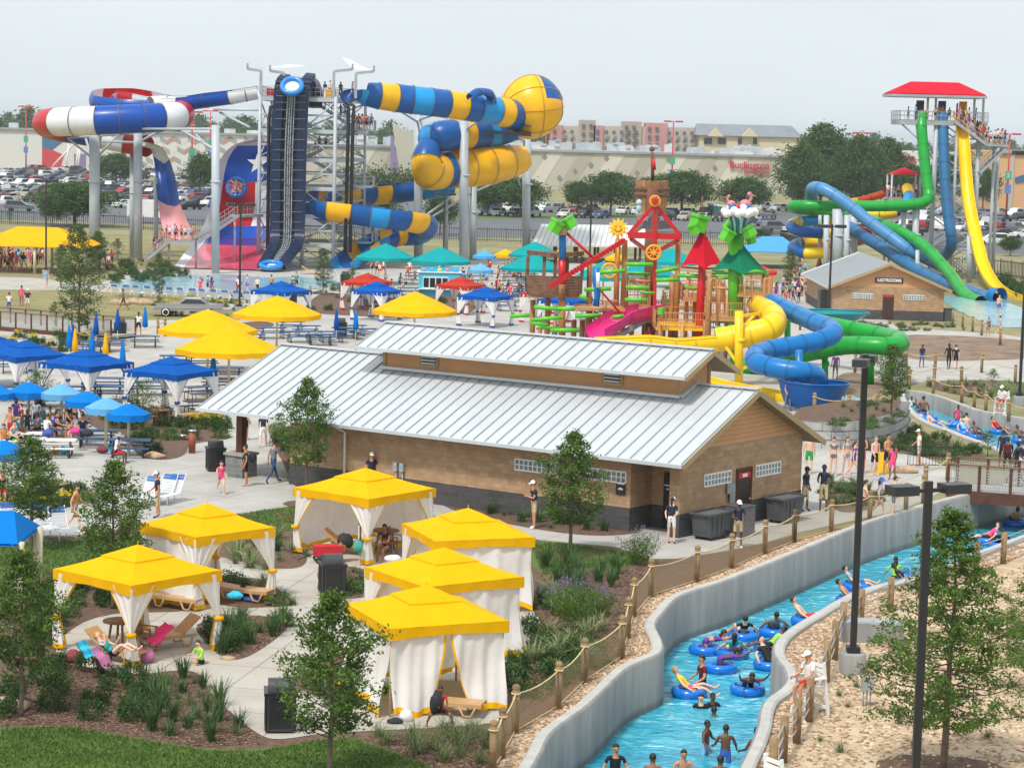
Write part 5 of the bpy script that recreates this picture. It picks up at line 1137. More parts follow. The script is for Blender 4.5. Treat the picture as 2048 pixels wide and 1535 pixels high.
Y0=246.;tw=thing('slide_tower','tall galvanised steel slide tower with stairs and white sails','tower',D(620,530,Y0),0)
TZ=[17.9,14.6,11.6,8.6,5.7,2.6]
colx=[(518,243),(668,243),(540,254),(728,254),(606,254),(606,243)]
cols=[]
for px,Y in colx:
 x=D(px,400,Y).x;cols.append(V((x,Y,0)));MB().cyl((x,Y,0),(x,Y,18. if px!=606 else 17.8),.2 if Y<250 else .17,n=8).build('column',m_steel,tw,world=True)
A_,B_,C_,D_=cols[0],cols[1],cols[3],cols[2]
for i,z in enumerate(TZ):
 mb=MB()
 for p,q in((A_,B_),(B_,C_),(C_,D_),(D_,A_)):mb.beam(p+V((0,0,z-.25)),q+V((0,0,z-.25)),.22,.4)
 mb.build('floor_beam',m_steel,tw,world=True)
 if i==0:mb=MB();mb.prism([(p.x,p.y)for p in(A_,B_,C_,D_)],z-.1,z,0);mb.build('deck',m_galv,tw,world=True);rail(tw,[p+V((0,0,z))for p in(A_,B_,C_,D_,A_)])
for i in range(len(TZ)):
 z1=TZ[i]-.4;z0=TZ[i+1]if i+1<len(TZ)else 0.
 for p,q in((A_,cols[5]),(cols[5],B_),(B_,C_),(D_,A_),(D_,cols[4]),(cols[4],C_)):
  if i%2:p,q=q,p
  MB().cyl(p+V((0,0,z0)),q+V((0,0,z1)),.09,n=6).build('brace',m_steel,tw,world=True)
  zm=(z0+z1)/2;MB().cyl(p.lerp(q,.5)+V((0,0,zm)),(p if(p-A_).length<.1 or(p-B_).length<.1 else q)+V((0,0,z0)),.06,n=5).build('brace',m_steel,tw,world=True);MB().beam(p+V((0,0,zm)),q+V((0,0,zm)),.1,.16).build('floor_beam',m_steel,tw,world=True)
sx0,sx1=D(618,300,250).x,D(715,300,250).x
for i in range(5):
 a=V((sx0 if i%2==0 else sx1,248+1.6*(i%2),TZ[i]));b=V((sx1 if i%2==0 else sx0,248+1.6*(i%2),TZ[i+1]));stair(tw,b,a)
 xl=sx1 if i%2==0 else sx0;mb=MB();mb.box((xl+(1 if i%2==0 else-1)*.9,249,TZ[i+1]-.06),(1.9,3.6,.12));mb.build('landing',m_galv,tw,world=True);e=.95 if i%2==0 else-.95
 rail(tw,[V((xl,247.2,TZ[i+1])),V((xl+e*2,247.2,TZ[i+1])),V((xl+e*2,250.8,TZ[i+1])),V((xl,250.8,TZ[i+1]))])
for px,pts in((541,((556,208),(541,214),(538,240),(535,505))),(549,((560,204),(549,212),(546,240),(543,505))),(697,((686,208),(697,214),(697,240),(690,505))),(706,((690,204),(708,212),(706,240),(700,505)))):
 MB().tube([D(x,y,242.4)for x,y in pts],.19,8).build('black_pipe',m_black,tw,world=True)
def sail(px0,px1,py,arm,Y):
 a=D(px0,py,Y);mb=MB();mb.beam(V((a.x,Y,17.9)),a,.28);mb.build('sail_post',m_galv,tw,world=True);e=D(px1,py-4,Y);mb=MB();mb.beam(a,e,.2,.28);mb.beam(e,e+V((0,0,.6)),.2);mb.build('sail_arm',m_galv,tw,world=True)
for a,b,c,d in((522,495,142,243),(568,540,146,243),(668,705,143,243),(712,748,147,243)):sail(a,b,c,0,d)
m_sail=M('white_sail',(.82,.83,.84),.7,.03,.5,trans=.25)
mb=MB();p=[D(541,135,243),D(498,135,243),D(575,129,250),D(612,131,250)];mb.grid(lambda u,v:p[0].lerp(p[3],u).lerp(p[1].lerp(p[2],u),v)+V((0,0,-.12*sin(PI*u))),8,6);mb.build('sail',m_sail,tw,world=True)
mb=MB();q4=[D(712,139,243),D(748,142,243),D(702,120,249),D(684,115,250)];mb.grid(lambda u,v:q4[0].lerp(q4[3],u).lerp(q4[1].lerp(q4[2],u),v)+V((0,0,-.12*sin(PI*u))),8,6);mb.build('sail',m_sail,tw,world=True)
MB().box(D(544,186,243.5),(1.1,.6,.9)).build('red_box',FM('red'),tw,world=True);MB().box(D(662,187,243.5),(1.1,.6,.9)).build('yellow_box',FM('yellow'),tw,world=True)
cv=thing('raft_conveyor','dark navy raft conveyor climbing the front of the tower','conveyor',D(548,535,236),0)
Lp=[(524,536,235.5),(538,512,237.5),(549,490,239.5),(551,460,240.6),(551,380,241),(552,300,241.3),(556,220,241.6),(560,172,241.8),(572,156,243.5)]
Rp=[(562,536,235.5),(580,512,237.5),(596,490,239.5),(600,460,240.6),(602,380,241),(604,300,241.3),(607,220,241.6),(611,172,241.8),(622,154,243.5)]
Lw,Rw=cat(DP(Lp),4),cat(DP(Rp),4);m_nav=FM('navy')
for nm,W_ in(('side_panel',Lw),('side_panel',Rw)):
 mb=MB();n=len(W_)
 for i in range(n-1):
  t=(W_[i+1]-W_[i]).normalized();o=V((0,-t.z,t.y)).normalized()*-.0+V((0,-abs(t.z)*.8,abs(t.y)*.8+.1))
  mb.beam(W_[i]+o*.2,W_[i+1]+o*.2,.5,1.0,up=(1,0,0))
 mb.build(nm,m_nav,cv,world=True)
mb=MB();bk_=V((0,.25,-.1));mb.grid(lambda u,v:Lw[int(u*(len(Lw)-1))].lerp(Rw[int(u*(len(Lw)-1))],v)+bk_,len(Lw)-1,1);mb.build('belt',M('belt',(.012,.016,.026),.8,.3,2.),cv,world=True)
mb=MB()
for f in(.36,.46,.54,.64):mb.tube([a.lerp(b,f)+V((0,-.15,.05))for a,b in zip(Lw,Rw)],.05,5)
mb.build('guide_rail',m_steel,cv,world=True);mb=MB()
for i in range(0,(len(Lw)-1)*5):
 k,f=divmod(i/5,1);k=int(k);a=Lw[k].lerp(Lw[k+1],f);b=Rw[k].lerp(Rw[k+1],f);mb.beam(a.lerp(b,.38)+V((0,-.1,0)),a.lerp(b,.62)+V((0,-.1,0)),.09,.05)
mb.build('rungs',M('dark_steel',(.16,.18,.21),.5,.1,metal=.3),cv,world=True);mb=MB()
for i in range(2,len(Lw)-1):a,b=Lw[i],Rw[i];mb.beam(a+V((-.25,-.55,0)),b+V((.25,-.55,0)),.06);a2,b2=Lw[i+1],Rw[i+1];(mb.beam(a.lerp(b,.3)+V((0,-.3,0)),a2.lerp(b2,.7)+V((0,-.3,0)),.05)if i%2 else mb.beam(a.lerp(b,.7)+V((0,-.3,0)),a2.lerp(b2,.3)+V((0,-.3,0)),.05))
mb.build('cross_bars',MATS['dark_steel'],cv,world=True)
mb=MB();mb.tube(cat(DP([(618,172,243),(624,168,245),(630,180,247),(631,215,247)]),5),.75,12);mb.build('return_tube',m_nav,cv,world=True)
m_raft=M('raft_blue',hexc('0f7fd0'),.35,.08,3.,coat=.3);m_raftin=M('raft_floor',(.72,.78,.8),.5,.08,3.)
def raft(c,nrm,R0,r,lb):
 t=thing('raft',lb,'raft',c,0,'round rafts on the slides');rot=V((0,0,1)).rotation_difference(V(nrm).normalized());MB().torus((0,0,0),R0,r,26,10,rot=rot).build('ring',m_raft,t)
 mb=MB();vs=[V((cos(2*PI*i/20)*R0*.9,sin(2*PI*i/20)*R0*.9,-.1))for i in range(20)]
 for q in vs:q.rotate(rot)
 mb.add(vs,[tuple(range(20))]);mb.build('floor',m_raftin,t)
raft(D(542,530,235.0),(0,-.25,1),1.0,.28,'empty round raft at the foot of the conveyor');raft(D(584,172,240.6),(0,-.9,.75),1.0,.27,'empty round raft at the top of the conveyor')
fs=thing('raft_slide','red white and blue raft slide winding on tall grey columns','water slide',D(300,520,246),0)
flume(fs,[(516,182,246),(492,186,246),(461,191,246),(412,197,247),(365,203,248),(320,203,251),(285,197,255),(250,192,258),(222,193,258),(203,198,255),(207,206,251),(250,212,249),(300,214,249)],[.9,.9,.95,1.,1.,1.15,1.3,1.35,1.35,1.3,1.2,1.1,1.1],['white','white','blue','blue','white','white','red','red','white','blue','blue','blue'],arc=(-200,40))
flume(fs,[(300,214,249),(335,216,250),(362,226,248),(352,233,243.5),(320,235,242),(285,237,241),(240,239,240.5),(196,241,240.5),(150,243,241),(116,244,242),(92,245,245),(95,252,249),(125,262,251),(165,270,252),(205,278,252),(248,287,252),(272,290,252),(292,292,251)],[1.1,1.3,1.45,1.5,1.5,1.5,1.5,1.5,1.5,1.5,1.4,1.3,1.2,1.1,1.05,1.05,1.1,1.2],['white','white','red','white','blue','blue','blue','white','white','red','red','red','blue','blue','white','red','red'])
cl=cat(DP([(276,279,250),(298,290,250),(308,318,248.5),(312,360,247),(316,400,246),(322,440,244.5),(332,472,242)]),6);cr=cat(DP([(292,284,246),(322,294,245),(340,322,244),(352,363,243),(360,405,242),(374,440,240.5),(388,470,238)]),6);n=len(cl);mb=MB()
for z in(0,-.15):
 mb.grid(lambda u,v:cl[int(u*(n-1))].lerp(cr[int(u*(n-1))],v)+V((0,1.2*sin(PI*v),-.5*sin(PI*v)+z)),n-1,12,mf=lambda i,j:0 if i<11 else 1 if i<24 else 2)
mb.build('drop_chute',[FM('white'),FM('blue'),FM('pinkw')],fs,world=True)
for px,y0,y1,Y,r in((189,266,500,244,.56),(276,262,519,244,.46),(265,306,515,253,.32),(431,250,545,230,.4),(312,355,520,247,.25)):column(fs,px,y0,y1,Y,r)
mb=MB()
for a,b in(((189,320,244),(135,276,244)),((189,320,244),(240,266,244)),((189,335,244),(170,272,248)),((276,285,244),(320,262,244)),((276,285,244),(205,283,244)),((431,300,230),(365,262,238)),((431,258,230),(285,258,240)),((140,276,244),(250,268,244)),((516,220,243),(428,219,246)),((500,255,243),(440,225,246)),((431,310,230),(392,270,236))):
 MB().cyl(D(*a),D(*b),.14,n=6).build('strut',m_steel,fs,world=True)
wv_=thing('wave_wall','tall curved slide wall painted blue red and white with a star','slide wall',D(470,545,246),0)
lf=[(512,279,252),(470,289,252),(445,312,252),(433,340,252),(425,380,252),(418,420,251.5),(405,455,250),(388,482,247),(367,508,242),(345,538,236.5)]
rt_=[(512,279,252),(554,289,252),(579,312,252),(591,340,252),(598,380,252),(602,420,251.5),(600,455,250),(585,485,246),(560,515,240),(524,541,236)]
nW=8;LW,RW_=cat(DP(lf),nW),cat(DP(rt_),nW);N_=len(LW)-1
def wsurf(u,v):
 i=u*N_;k=min(N_-1,int(i));f=i-k;a=LW[k].lerp(LW[k+1],f);b=RW_[k].lerp(RW_[k+1],f);p=a.lerp(b,v);e=1-(2*v-1)**2;s=max(0,(u-.55)/.45)
 return V((p.x,p.y+1.6*e*(1-s)*min(1,u*4),max(.12,p.z-.45*e*s)))
def wmat(i,j):
 y=i/N_;x=j/40
 if x<.1 or x>.9 or i<9:return 0
 if y<.40:return 1
 if y<.645:return 2 if x<.47 else 0
 if y<.735:return 1
 return 4 if y<.785 else 3
m_wb,m_wr,m_wp,m_ww=FM('blue'),FM('red'),M('flume_wetpink',hexc('e25a6c'),.15,.25,.6,col2='c4486a',coat=.4),FM('white')
mb=MB()
mb.grid(wsurf,N_,40,mf=wmat);mb.grid(lambda u,v:wsurf(u,v)+V((0,.25,-.15)),N_,40,mi=0);mb.build('wall_surface',[m_ww,M('flume_flagblue',hexc('0a55bc'),.3,.1,.5,coat=.2),m_wr,m_wp,M('flume_wetviolet',hexc('3a3f9c'),.15,.25,.6,coat=.4)],wv_,world=True)
sc_=D(514,327,251.4)+V((0,.9,0));st=[(sc_.x+1.25*(1 if k%2==0 else .4)*cos(PI/2+k*PI/5),sc_.y,sc_.z+1.25*(1 if k%2==0 else .4)*sin(PI/2+k*PI/5))for k in range(10)]
MB().extr(st,(0,.1,0)).build('star',m_white,wv_,world=True)
raft(D(473,374,251.2),(-.1,-1,.3),.95,.26,'round raft full of riders high on the flag wall')
for x in(512,440):MB().cyl(D(x,350,254),D(x,505,258),.25,n=6).build('rear_post',m_steel,wv_,world=True)
ws=thing('walkway','galvanised walkway with stairs crossing before the flag wall','stairs',D(380,520,238),0)
w0,w1,w2,w3,w4=D(292,522,238),D(338,484,238),D(392,484,238),D(470,432,240),D(515,430,243)
stair(ws,w0,w1,1.6);mb=MB();mb.beam(w1,w2,1.6,.3);mb.build('landing',m_galv,ws,world=True);rail(ws,[w1+V((0,-.8,.1)),w2+V((0,-.8,.1))]);rail(ws,[w1+V((0,.8,.1)),w2+V((0,.8,.1))])
stair(ws,w2,w3,1.6);mb=MB();mb.beam(w3,w4,1.6,.25);mb.build('landing',m_galv,ws,world=True);rail(ws,[w3+V((0,-.8,.1)),w4+V((0,-.8,.1))])
for p in(w1,w2,w3):MB().cyl((p.x,p.y,0),p,.12,n=6).build('leg',m_galv,ws,world=True)
ys=thing('raft_slide','blue and yellow striped raft slide with a giant yellow dome','water slide',D(850,515,255),0)
flume(ys,[(690,190,244),(712,182,245),(735,188,246)],[1.0,1.0,1.35],['dblue','lblue'],arc=(-190,10))
flume(ys,[(735,189,246),(757,192,246),(791,196,247),(824,200,247.5),(860,204,248),(892,208,249),(928,213,250),(952,217,251),(990,222,253),(1012,226,254),(1030,230,256),(1045,232,257)],[1.25,1.4,1.5,1.5,1.5,1.5,1.5,1.5,1.55,1.6,1.7,1.9],['dblue','yellow','dblue','lblue','dblue','yellow','dblue','lblue','yellow','dblue','lblue'],ns=20)
flume(ys,[(940,196,247),(955,186,248),(978,188,250),(985,205,251)],.5,['dblue'],arc=(-30,210))
dc=D(1062,214,258);mb=MB();Rd=3.55;_ax=V((1,.3,.1)).normalized();_sd=V((.3,-1,0)).normalized();_sd=(_sd-_ax*_sd.dot(_ax)).normalized();_up=_sd.cross(_ax)*-1;_up=_up if _up.z>0 else-_up
def domep(th,ph,k=1.):r=Rd*k*(1. if th<1.7 else 1-.06*(th-1.7));return dc+(_ax*cos(th)*1.02+(_up*cos(ph)+_sd*sin(ph))*sin(th))*r
mb.grid(lambda u,v:domep(PI*v,2*PI*u),48,26,mf=lambda i,j:1 if 1<=i<10 and 4<=j<11 else 0)
mb.build('dome',[FM('yellow'),FM('dblue')],ys,world=True);mb=MB()
for k in range(8):mb.tube([domep(PI*j/24,2*PI*k/8+.13,1.006)for j in range(2,24)],.05,4,cap=False)
for th in(.55,1.45):mb.tube([domep(th,2*PI*j/40,1.006)for j in range(41)],.05,4,cap=False)
mb.build('dome_ribs',M('flume_ochre',hexc('b87c00'),.4,.05),ys,world=True)
flume(ys,[(1030,252,262),(996,261,262),(966,265,261),(934,268,259),(904,270,257),(880,273,256),(860,279,259),(866,286,266)],[1.6,1.75,1.75,1.75,1.75,1.7,1.6,1.4],['dblue','lblue','dblue','yellow','dblue','lblue','lblue'],ns=20)
flume(ys,[(860,290,255),(852,318,254),(858,344,254),(878,343,256),(894,341,257),(930,336,259),(970,331,261),(1010,325,263),(1042,318,265)],[1.2,1.6,1.9,2.0,2.05,2.2,2.25,2.0,1.6],['dblue','yellow','yellow','dblue','yellow','yellow','yellow','yellow'],ns=20)
flume(ys,[(900,366,261),(850,373,262),(800,379,262),(770,382,261),(735,385,259),(700,388,256),(660,392,252),(630,398,248),(632,410,244.5),(660,415,243.5),(700,420,243.5),(740,426,244),(775,430,244),(806,434,245),(836,440,247),(848,452,250),(836,462,252.5),(800,464,251)],[1.5]*18,['lblue','dblue','dblue','yellow','dblue','yellow','dblue','lblue','dblue','yellow','dblue','lblue','dblue','yellow','dblue','lblue','dblue'],arc=(-205,25))
flume(ys,[(800,464,251),(778,470,250),(758,480,248.5),(738,490,247),(718,503,245),(698,518,243),(680,534,241)],[1.5,1.5,1.5,1.5,1.45,1.4,1.3],['yellow','dblue','lblue','yellow','dblue','lblue'],arc=(-200,20))
for px,y0,y1,Y,r in((837,228,515,258,.5),(928,240,515,256,.52),(1053,275,492,268,.48),(946,366,512,266,.42),(753,430,500,247,.2),(893,366,505,263,.2)):column(ys,px,y0,y1,Y,r)
mb=MB()
for a,b in(((837,240,258),(870,229,252)),((837,245,258),(800,222,250)),((928,262,256),(960,240,254)),((1040,370,266),(1018,290,262)),((1053,280,268),(965,268,262)),((1053,285,268),(990,245,262)),((946,372,266),(880,366,260)),((945,385,266),(1000,362,266)),((853,430,258),(900,395,263)),((853,440,258),(945,385,266))):MB().cyl(D(*a),D(*b),.13,n=6).build('strut',m_steel,ys,world=True)
mb=MB();p=[D(968,263,256),D(1062,270,256)];mb.beam(p[0],p[1],2.4,.35);mb.beam(p[0]+V((0,0,.9)),p[1]+V((0,0,.9)),2.2,.1);mb.build('service_platform',m_dark,ys,world=True)
mb=MB();p0,p1=D(602,556,232),D(648,548,234);mb.grid(lambda u,v:p0.lerp(p1,u)+V((0,1.2*v,.1+1.1*(1-u)**2+.0)),8,3);mb.build('run_out',FM('yellow'),ys,world=True)
YR=256.;rt=thing('slide_tower','galvanised slide tower with a red canopy and crowded stairs','tower',D(1885,540,YR),0)
p0,p1=D(1797,239,YR-2),D(1972,246,YR-2);zD=(p0.z+p1.z)/2
mb=MB();mb.prism([(p0.x,YR-3),(p1.x,YR-3),(p1.x,YR+3),(p0.x,YR+3)],zD-.45,zD);mb.build('deck',m_galv,rt,world=True)
rail(rt,[V((p0.x,YR-3,zD)),V((D(1900,243,YR).x,YR-3,zD))]);rail(rt,[V((p0.x,YR-3,zD)),V((p0.x,YR+3,zD)),V((p1.x,YR+3,zD)),V((p1.x,YR-3,zD)),V((D(1925,243,YR).x,YR-3,zD))])
for px in(1866,1952):
 for Y in(YR-2.5,YR+2.5):x=D(px,400,Y).x;MB().cyl((x,Y,0),(x,Y,zD),.26,n=10).build('column',m_steel,rt,world=True)
xa,xb=D(1866,400,YR).x,D(1952,400,YR).x
for k in range(5):
 z0,z1=k*zD/5,(k+1)*zD/5
 for Y in(YR-2.5,YR+2.5):
  for p,q in(((xa,Y,z0),(xb,Y,z1)),((xb,Y,z0),(xa,Y,z1)),((xa,Y,z1-.2),(xb,Y,z1-.2))):MB().cyl(p,q,.08,n=5).build('brace',m_steel,rt,world=True)
mb=MB()
for a,b in(((1866,305,YR-2.5),(1800,245,YR-2.5)),((1866,320,YR+2),(1830,246,YR-2)),((1952,330,YR-2.5),(1972,250,YR-2.5))):MB().cyl(D(*a),D(*b),.1,n=6).build('brace',m_steel,rt,world=True)
cz=D(1800,187,YR).z;xl,xr=D(1774,180,YR).x,D(1964,186,YR).x;mb=MB();o4=[V((xl,YR-2.6,cz)),V((xr,YR-2.6,cz)),V((xr,YR+2.6,cz)),V((xl,YR+2.6,cz))];ra,rb=V((xl+2.6,YR,cz+1.35)),V((xr-2.6,YR,cz+1.35))
mb.add(o4+[ra,rb],[(0,1,5,4),(2,3,4,5),(1,2,5),(3,0,4)]);mb.add([p-V((0,0,.1))for p in o4]+[ra-V((0,0,.1)),rb-V((0,0,.1))],[(4,5,1,0),(5,4,3,2),(5,2,1),(4,0,3)])
mb.build('canopy',m_fab('canred','d92138'),rt,world=True);mb=MB()
for a,b in zip(o4,o4[1:]+o4[:1]):mb.beam(a-V((0,0,.25)),b-V((0,0,.25)),.16,.28)
mb.build('canopy_frame',m_galv,rt,world=True)
for px in(1853,1869,1946,1964):MB().beam((D(px,230,YR).x,YR-.5,zD),(D(px,230,YR).x,YR-.5,cz-.2),.22).build('canopy_post',m_galv,rt,world=True)
for px,k in((1840,'navy'),(1884,'dblue'),(1926,'yellow')):c=D(px,210,YR+.5);MB().beam((c.x,YR+.5,zD),(c.x+.1,YR+.9,zD+2.2),.85,.5).build('start_hood',FM(k)if k!='navy'else M('hood_dark',(.05,.045,.03),.5,.1),rt,world=True)
sa,sb,sc2=D(1908,244,YR-3.2),D(1972,290,YR-3.2),D(2014,292,YR-3.2);stair(rt,sb,sa,1.5);mb=MB();mb.beam(sb,sc2,1.9,.2);mb.build('landing',m_galv,rt,world=True);rail(rt,[sb+V((0,-.9,.1)),sc2+V((0,-.9,.1)),sc2+V((0,.9,.1))])
zig=[D(2010,296,YR-3.2),D(1957,346,YR-3.2),D(1962,348,YR+1),D(1880,400,YR+1),D(1880,400,YR-1),D(1955,455,YR-1),D(1955,456,YR+1),D(1880,505,YR+1)]
for i in range(0,8,2):stair(rt,zig[i+1],zig[i],1.6);MB().box((zig[i+1].x,YR,zig[i+1].z-.06),(1.6,3.4,.12)).build('landing',m_galv,rt,world=True)
x=D(1992,400,YR-1).x;MB().cyl((x,YR-1,0),(x,YR-1,zig[0].z),.2,n=8).build('column',m_steel,rt,world=True)
gs=thing('tube_slide','bright green tube slide from the red-canopied tower','water slide',D(1700,560,250),0)
flume(gs,[(1844,228,254),(1843,255,253),(1846,290,252.5),(1849,320,252),(1852,350,251.5),(1856,378,251),(1857,395,250.5),(1845,405,250),(1825,409,249.5),(1770,412,249),(1700,412,249),(1640,412,249),(1605,411,249.5),(1586,412,251),(1588,416,254),(1620,420,256),(1680,425,256),(1730,437,254),(1765,448,250),(1800,463,246),(1835,482,242),(1862,505,238),(1885,530,234),(1908,558,229),(1925,583,224),(1945,598,221),(1962,604,218)],.6,['green'],ns=14)
bs=thing('tube_slide','steel blue tube slide beside the yellow drop slide','water slide',D(1800,580,250),0)
flume(bs,[(1885,228,254),(1886,258,253.5),(1887,290,253),(1888,325,252.5),(1890,360,252),(1893,400,251.5),(1897,435,251),(1902,470,250.5),(1902,492,251),(1892,508,253),(1870,516,256)],.6,['steel'],ns=14)
flume(bs,[(1624,400,252),(1624,378,250),(1640,376,248),(1668,390,247),(1706,417,246),(1743,447,245),(1780,473,244),(1815,498,243),(1850,515,243),(1880,530,244)],.66,['steelp'],ns=14)
flume(bs,[(1690,445,256),(1712,463,252),(1760,492,248),(1806,522,243),(1850,548,238),(1890,566,232),(1930,580,227),(1965,592,222),(1990,600,219)],.66,['steel'],ns=14)
flume(bs,[(1984,590,219),(2000,594,218)],[.75,.9],['cyan'],arc=(-20,200));flume(bs,[(1990,604,217),(2030,615,214),(2080,628,210)],.7,['lblue'],arc=(-190,10))
yd=thing('drop_slide','open yellow drop slide falling from the red-canopied tower','water slide',D(1940,560,245),0)
flume(yd,[(1918,222,254),(1925,262,252.5),(1928,300,251.5),(1931,345,250.5),(1936,395,249),(1945,445,247),(1955,490,244),(1966,530,240),(1985,565,234),(2010,585,228),(2040,596,222),(2090,610,214)],.66,['lyel'],arc=(-195,15))
for px,y0,y1,Y,r in((1707,415,560,254,.45),(1676,418,520,247,.6),(1694,430,510,244,.3),(1653,430,520,246,.3),(1831,415,560,250,.35),(1807,425,530,250,.28),(1835,500,560,240,.22),(1939,470,555,246,.3)):column(bs,px,y0,y1,Y,r)
for px,Y in((1908,YR-2.5),(1908,YR+2.5),(1984,YR-2.5)):x=D(px,400,Y).x;MB().cyl((x,Y,0),(x,Y,zD if px<1950 else zig[0].z),.17,n=8).build('column',m_steel,rt,world=True)
for k in range(10):
 z0,z1=k*zD/10,(k+1)*zD/10;xm=D(1908,400,YR).x
 for p,q in((xa,xm),(xm,xb)):
  if k%2:p,q=q,p
  MB().cyl((p,YR-2.5,z0),(q,YR-2.5,z1),.07,n=5).build('brace',m_steel,rt,world=True)
 MB().beam((xa,YR-2.5,z1-.15),(xb,YR-2.5,z1-.15),.12,.18).build('floor_beam',m_steel,rt,world=True)
cs=thing('coil_slides','striped yellow and blue and red coil slides on a low platform','water slide',D(1700,520,262),0)
flume(cs,[(1814,376,262),(1818,392,260),(1812,410,258),(1790,424,257),(1760,428,257),(1720,431,258),(1680,436,258),(1640,440,257),(1600,443,256),(1582,452,254),(1600,462,252),(1640,466,252),(1672,472,254),(1670,482,257),(1640,484,257),(1600,486,256),(1586,496,254),(1610,506,252),(1650,506,252),(1680,512,252)],.62,['lyel','lblue','dblue','lyel','lyel','lblue','lyel','lblue','lyel','dblue','dblue','lyel','dblue','lyel'],ns=12)
flume(cs,[(1766,384,262),(1740,392,262),(1715,398,262),(1690,404,262),(1668,402,264),(1640,430,266),(1660,445,264),(1710,455,260),(1735,470,258),(1710,482,256),(1660,490,256),(1640,502,258),(1670,512,256),(1710,518,254)],.62,['orange','orange','lyel','orange','red','orange','red','red','orange'],arc=(-195,15))
c=D(1806,396,264);mb=MB();mb.box((c.x,264,c.z-.1),(4.2,3.4,.2));mb.build('platform',m_galv,cs,world=True);rail(cs,[V((c.x-2.1,262.3,c.z)),V((c.x+2.1,262.3,c.z)),V((c.x+2.1,265.7,c.z))]);r4=[V((c.x+a*1.7,264+b*1.7,c.z+2.7))for a,b in((-1,-1),(1,-1),(1,1),(-1,1))]
MB().add(r4+[V((c.x,264,c.z+3.5))],[(0,1,4),(1,2,4),(2,3,4),(3,0,4)]).build('canopy',m_fab('canred',0),cs,world=True)
for a,b in((-1,-1),(1,-1),(1,1),(-1,1)):MB().cyl((c.x+a*1.6,264+b*1.6,0),(c.x+a*1.6,264+b*1.6,c.z+2.7),.12,n=6).build('post',m_galv,cs,world=True)
for px,Y in((1640,254),(1700,258),(1600,255)):column(cs,px,430,520,Y,.2)
rb_=thing('restroom_block','small tan block restroom building with a pale gable roof','building',G(1775,638),0)
a=G(1664,636);b=G(1886,643);ed=(b-a);LW_=ed.length;ex=ed.normalized();q0,q1=G(1654,572,2.75),G(1605,547,2.75);ey=(q1-q0);DEP=ey.length+1;ey.normalize()
def RP(s,t,z):return a+ex*s+ey*t+V((0,0,z))
mid=LW_/2;zr_=4.75
for nm,mt,z0,z1 in(('wall',m_block,.8,2.75),('wall_base',m_blockd,0,.8)):
 mb=MB();e=0 if nm=='wall'else .02;pl=[(-e,-e),(LW_+e,-e),(LW_+e,DEP),(-e,DEP)]
 for i in range(4):s,t=pl[i];s2,t2=pl[(i+1)%4];face(mb,[RP(s,t,z0),RP(s2,t2,z0),RP(s2,t2,z1),RP(s,t,z1)])
 mb.build(nm,mt,rb_,world=True,uv=WUV)
mb=MB();face(mb,[RP(0,0,2.75),RP(LW_,0,2.75),RP(mid,0,zr_-.1)]);mb.build('gable_siding',m_siding,rb_,world=True)
mb=MB()
for s0 in(-.55,LW_+.55):
 p=[RP(s0,-.5,2.62),RP(mid,-.5,zr_),RP(mid,DEP+.4,zr_),RP(s0,DEP+.4,2.62)];mb.add(p+[q-V((0,0,.14))for q in p],[(0,1,2,3),(7,6,5,4),(0,4,5,1),(0,3,7,4),(2,6,7,3)])
ro=mb.build('roof',m_metalroof,rb_,world=True);mb=MB()
for k in range(int(DEP/.55)):
 for s0 in(-.55,LW_+.55):mb.beam(RP(s0,-.4+k*.55,2.65),RP(mid,-.4+k*.55,zr_+.03),.03,.05)
mb.build('roof_seams',m_seam,ro,world=True);mb=MB()
for s0 in(-.55,LW_+.55):mb.beam(RP(s0,-.53,2.55),RP(mid,-.53,zr_-.08),.05,.22)
mb.build('fascia',m_trim,ro,world=True)
for s in(LW_*.27,LW_*.73):
 f=MB().extr([RP(s-.88,-.02,1.72),RP(s+.88,-.02,1.72),RP(s+.88,-.02,2.16),RP(s-.88,-.02,2.16)],ey*-.03).build('window',m_white,rb_,world=True);mb=MB()
 for i in range(8):
  for j in range(2):c=s-.77+.22*i;z=1.76+.19*j;face(mb,[RP(c-.09,-.055,z),RP(c+.09,-.055,z),RP(c+.09,-.055,z+.16),RP(c-.09,-.055,z+.16)])
 mb.build('pane',m_gblock,f,world=True)
MB().extr([RP(mid-.45,-.02,.02),RP(mid+.45,-.02,.02),RP(mid+.45,-.02,2.1),RP(mid-.45,-.02,2.1)],ey*-.04).build('door',M('brown_door',(.05,.02,.018),.5,.1),rb_,world=True)
MB().extr([RP(mid-.4,-.07,1.92),RP(mid+.4,-.07,1.92),RP(mid+.4,-.07,2.06),RP(mid-.4,-.07,2.06)],ey*-.01).build('door_sign',MATS['red_sign'],rb_,world=True)
sg=MB().extr([RP(mid-1.15,-.02,3.1),RP(mid+1.15,-.02,3.1),RP(mid+1.15,-.02,3.52),RP(mid-1.15,-.02,3.52)],ey*-.05).build('sign_board',m_black,rb_,world=True)
place(textmesh('RESTROOMS',.36,.01,.012),RP(mid,-.09,3.31),ex,(0,0,1)).build('lettering',m_white,sg,world=True)
MB().extr([RP(-.25,1.4,0),RP(-.25,3.2,0),RP(-.25,3.2,2.2),RP(-.25,1.4,2.2)],ex*-.6).build('privacy_screen',m_black,rb_,world=True)
tb=thing('wheeled_bin','black wheeled bin at the right corner of the restroom block','trash bin',G(1896,642),0);MB().box((0,0,.5),(.75,.7,1.),taper=1.12).build('body',m_gpl,tb);MB().box((0,0,1.04),(.88,.82,.08)).build('lid',m_black,tb)
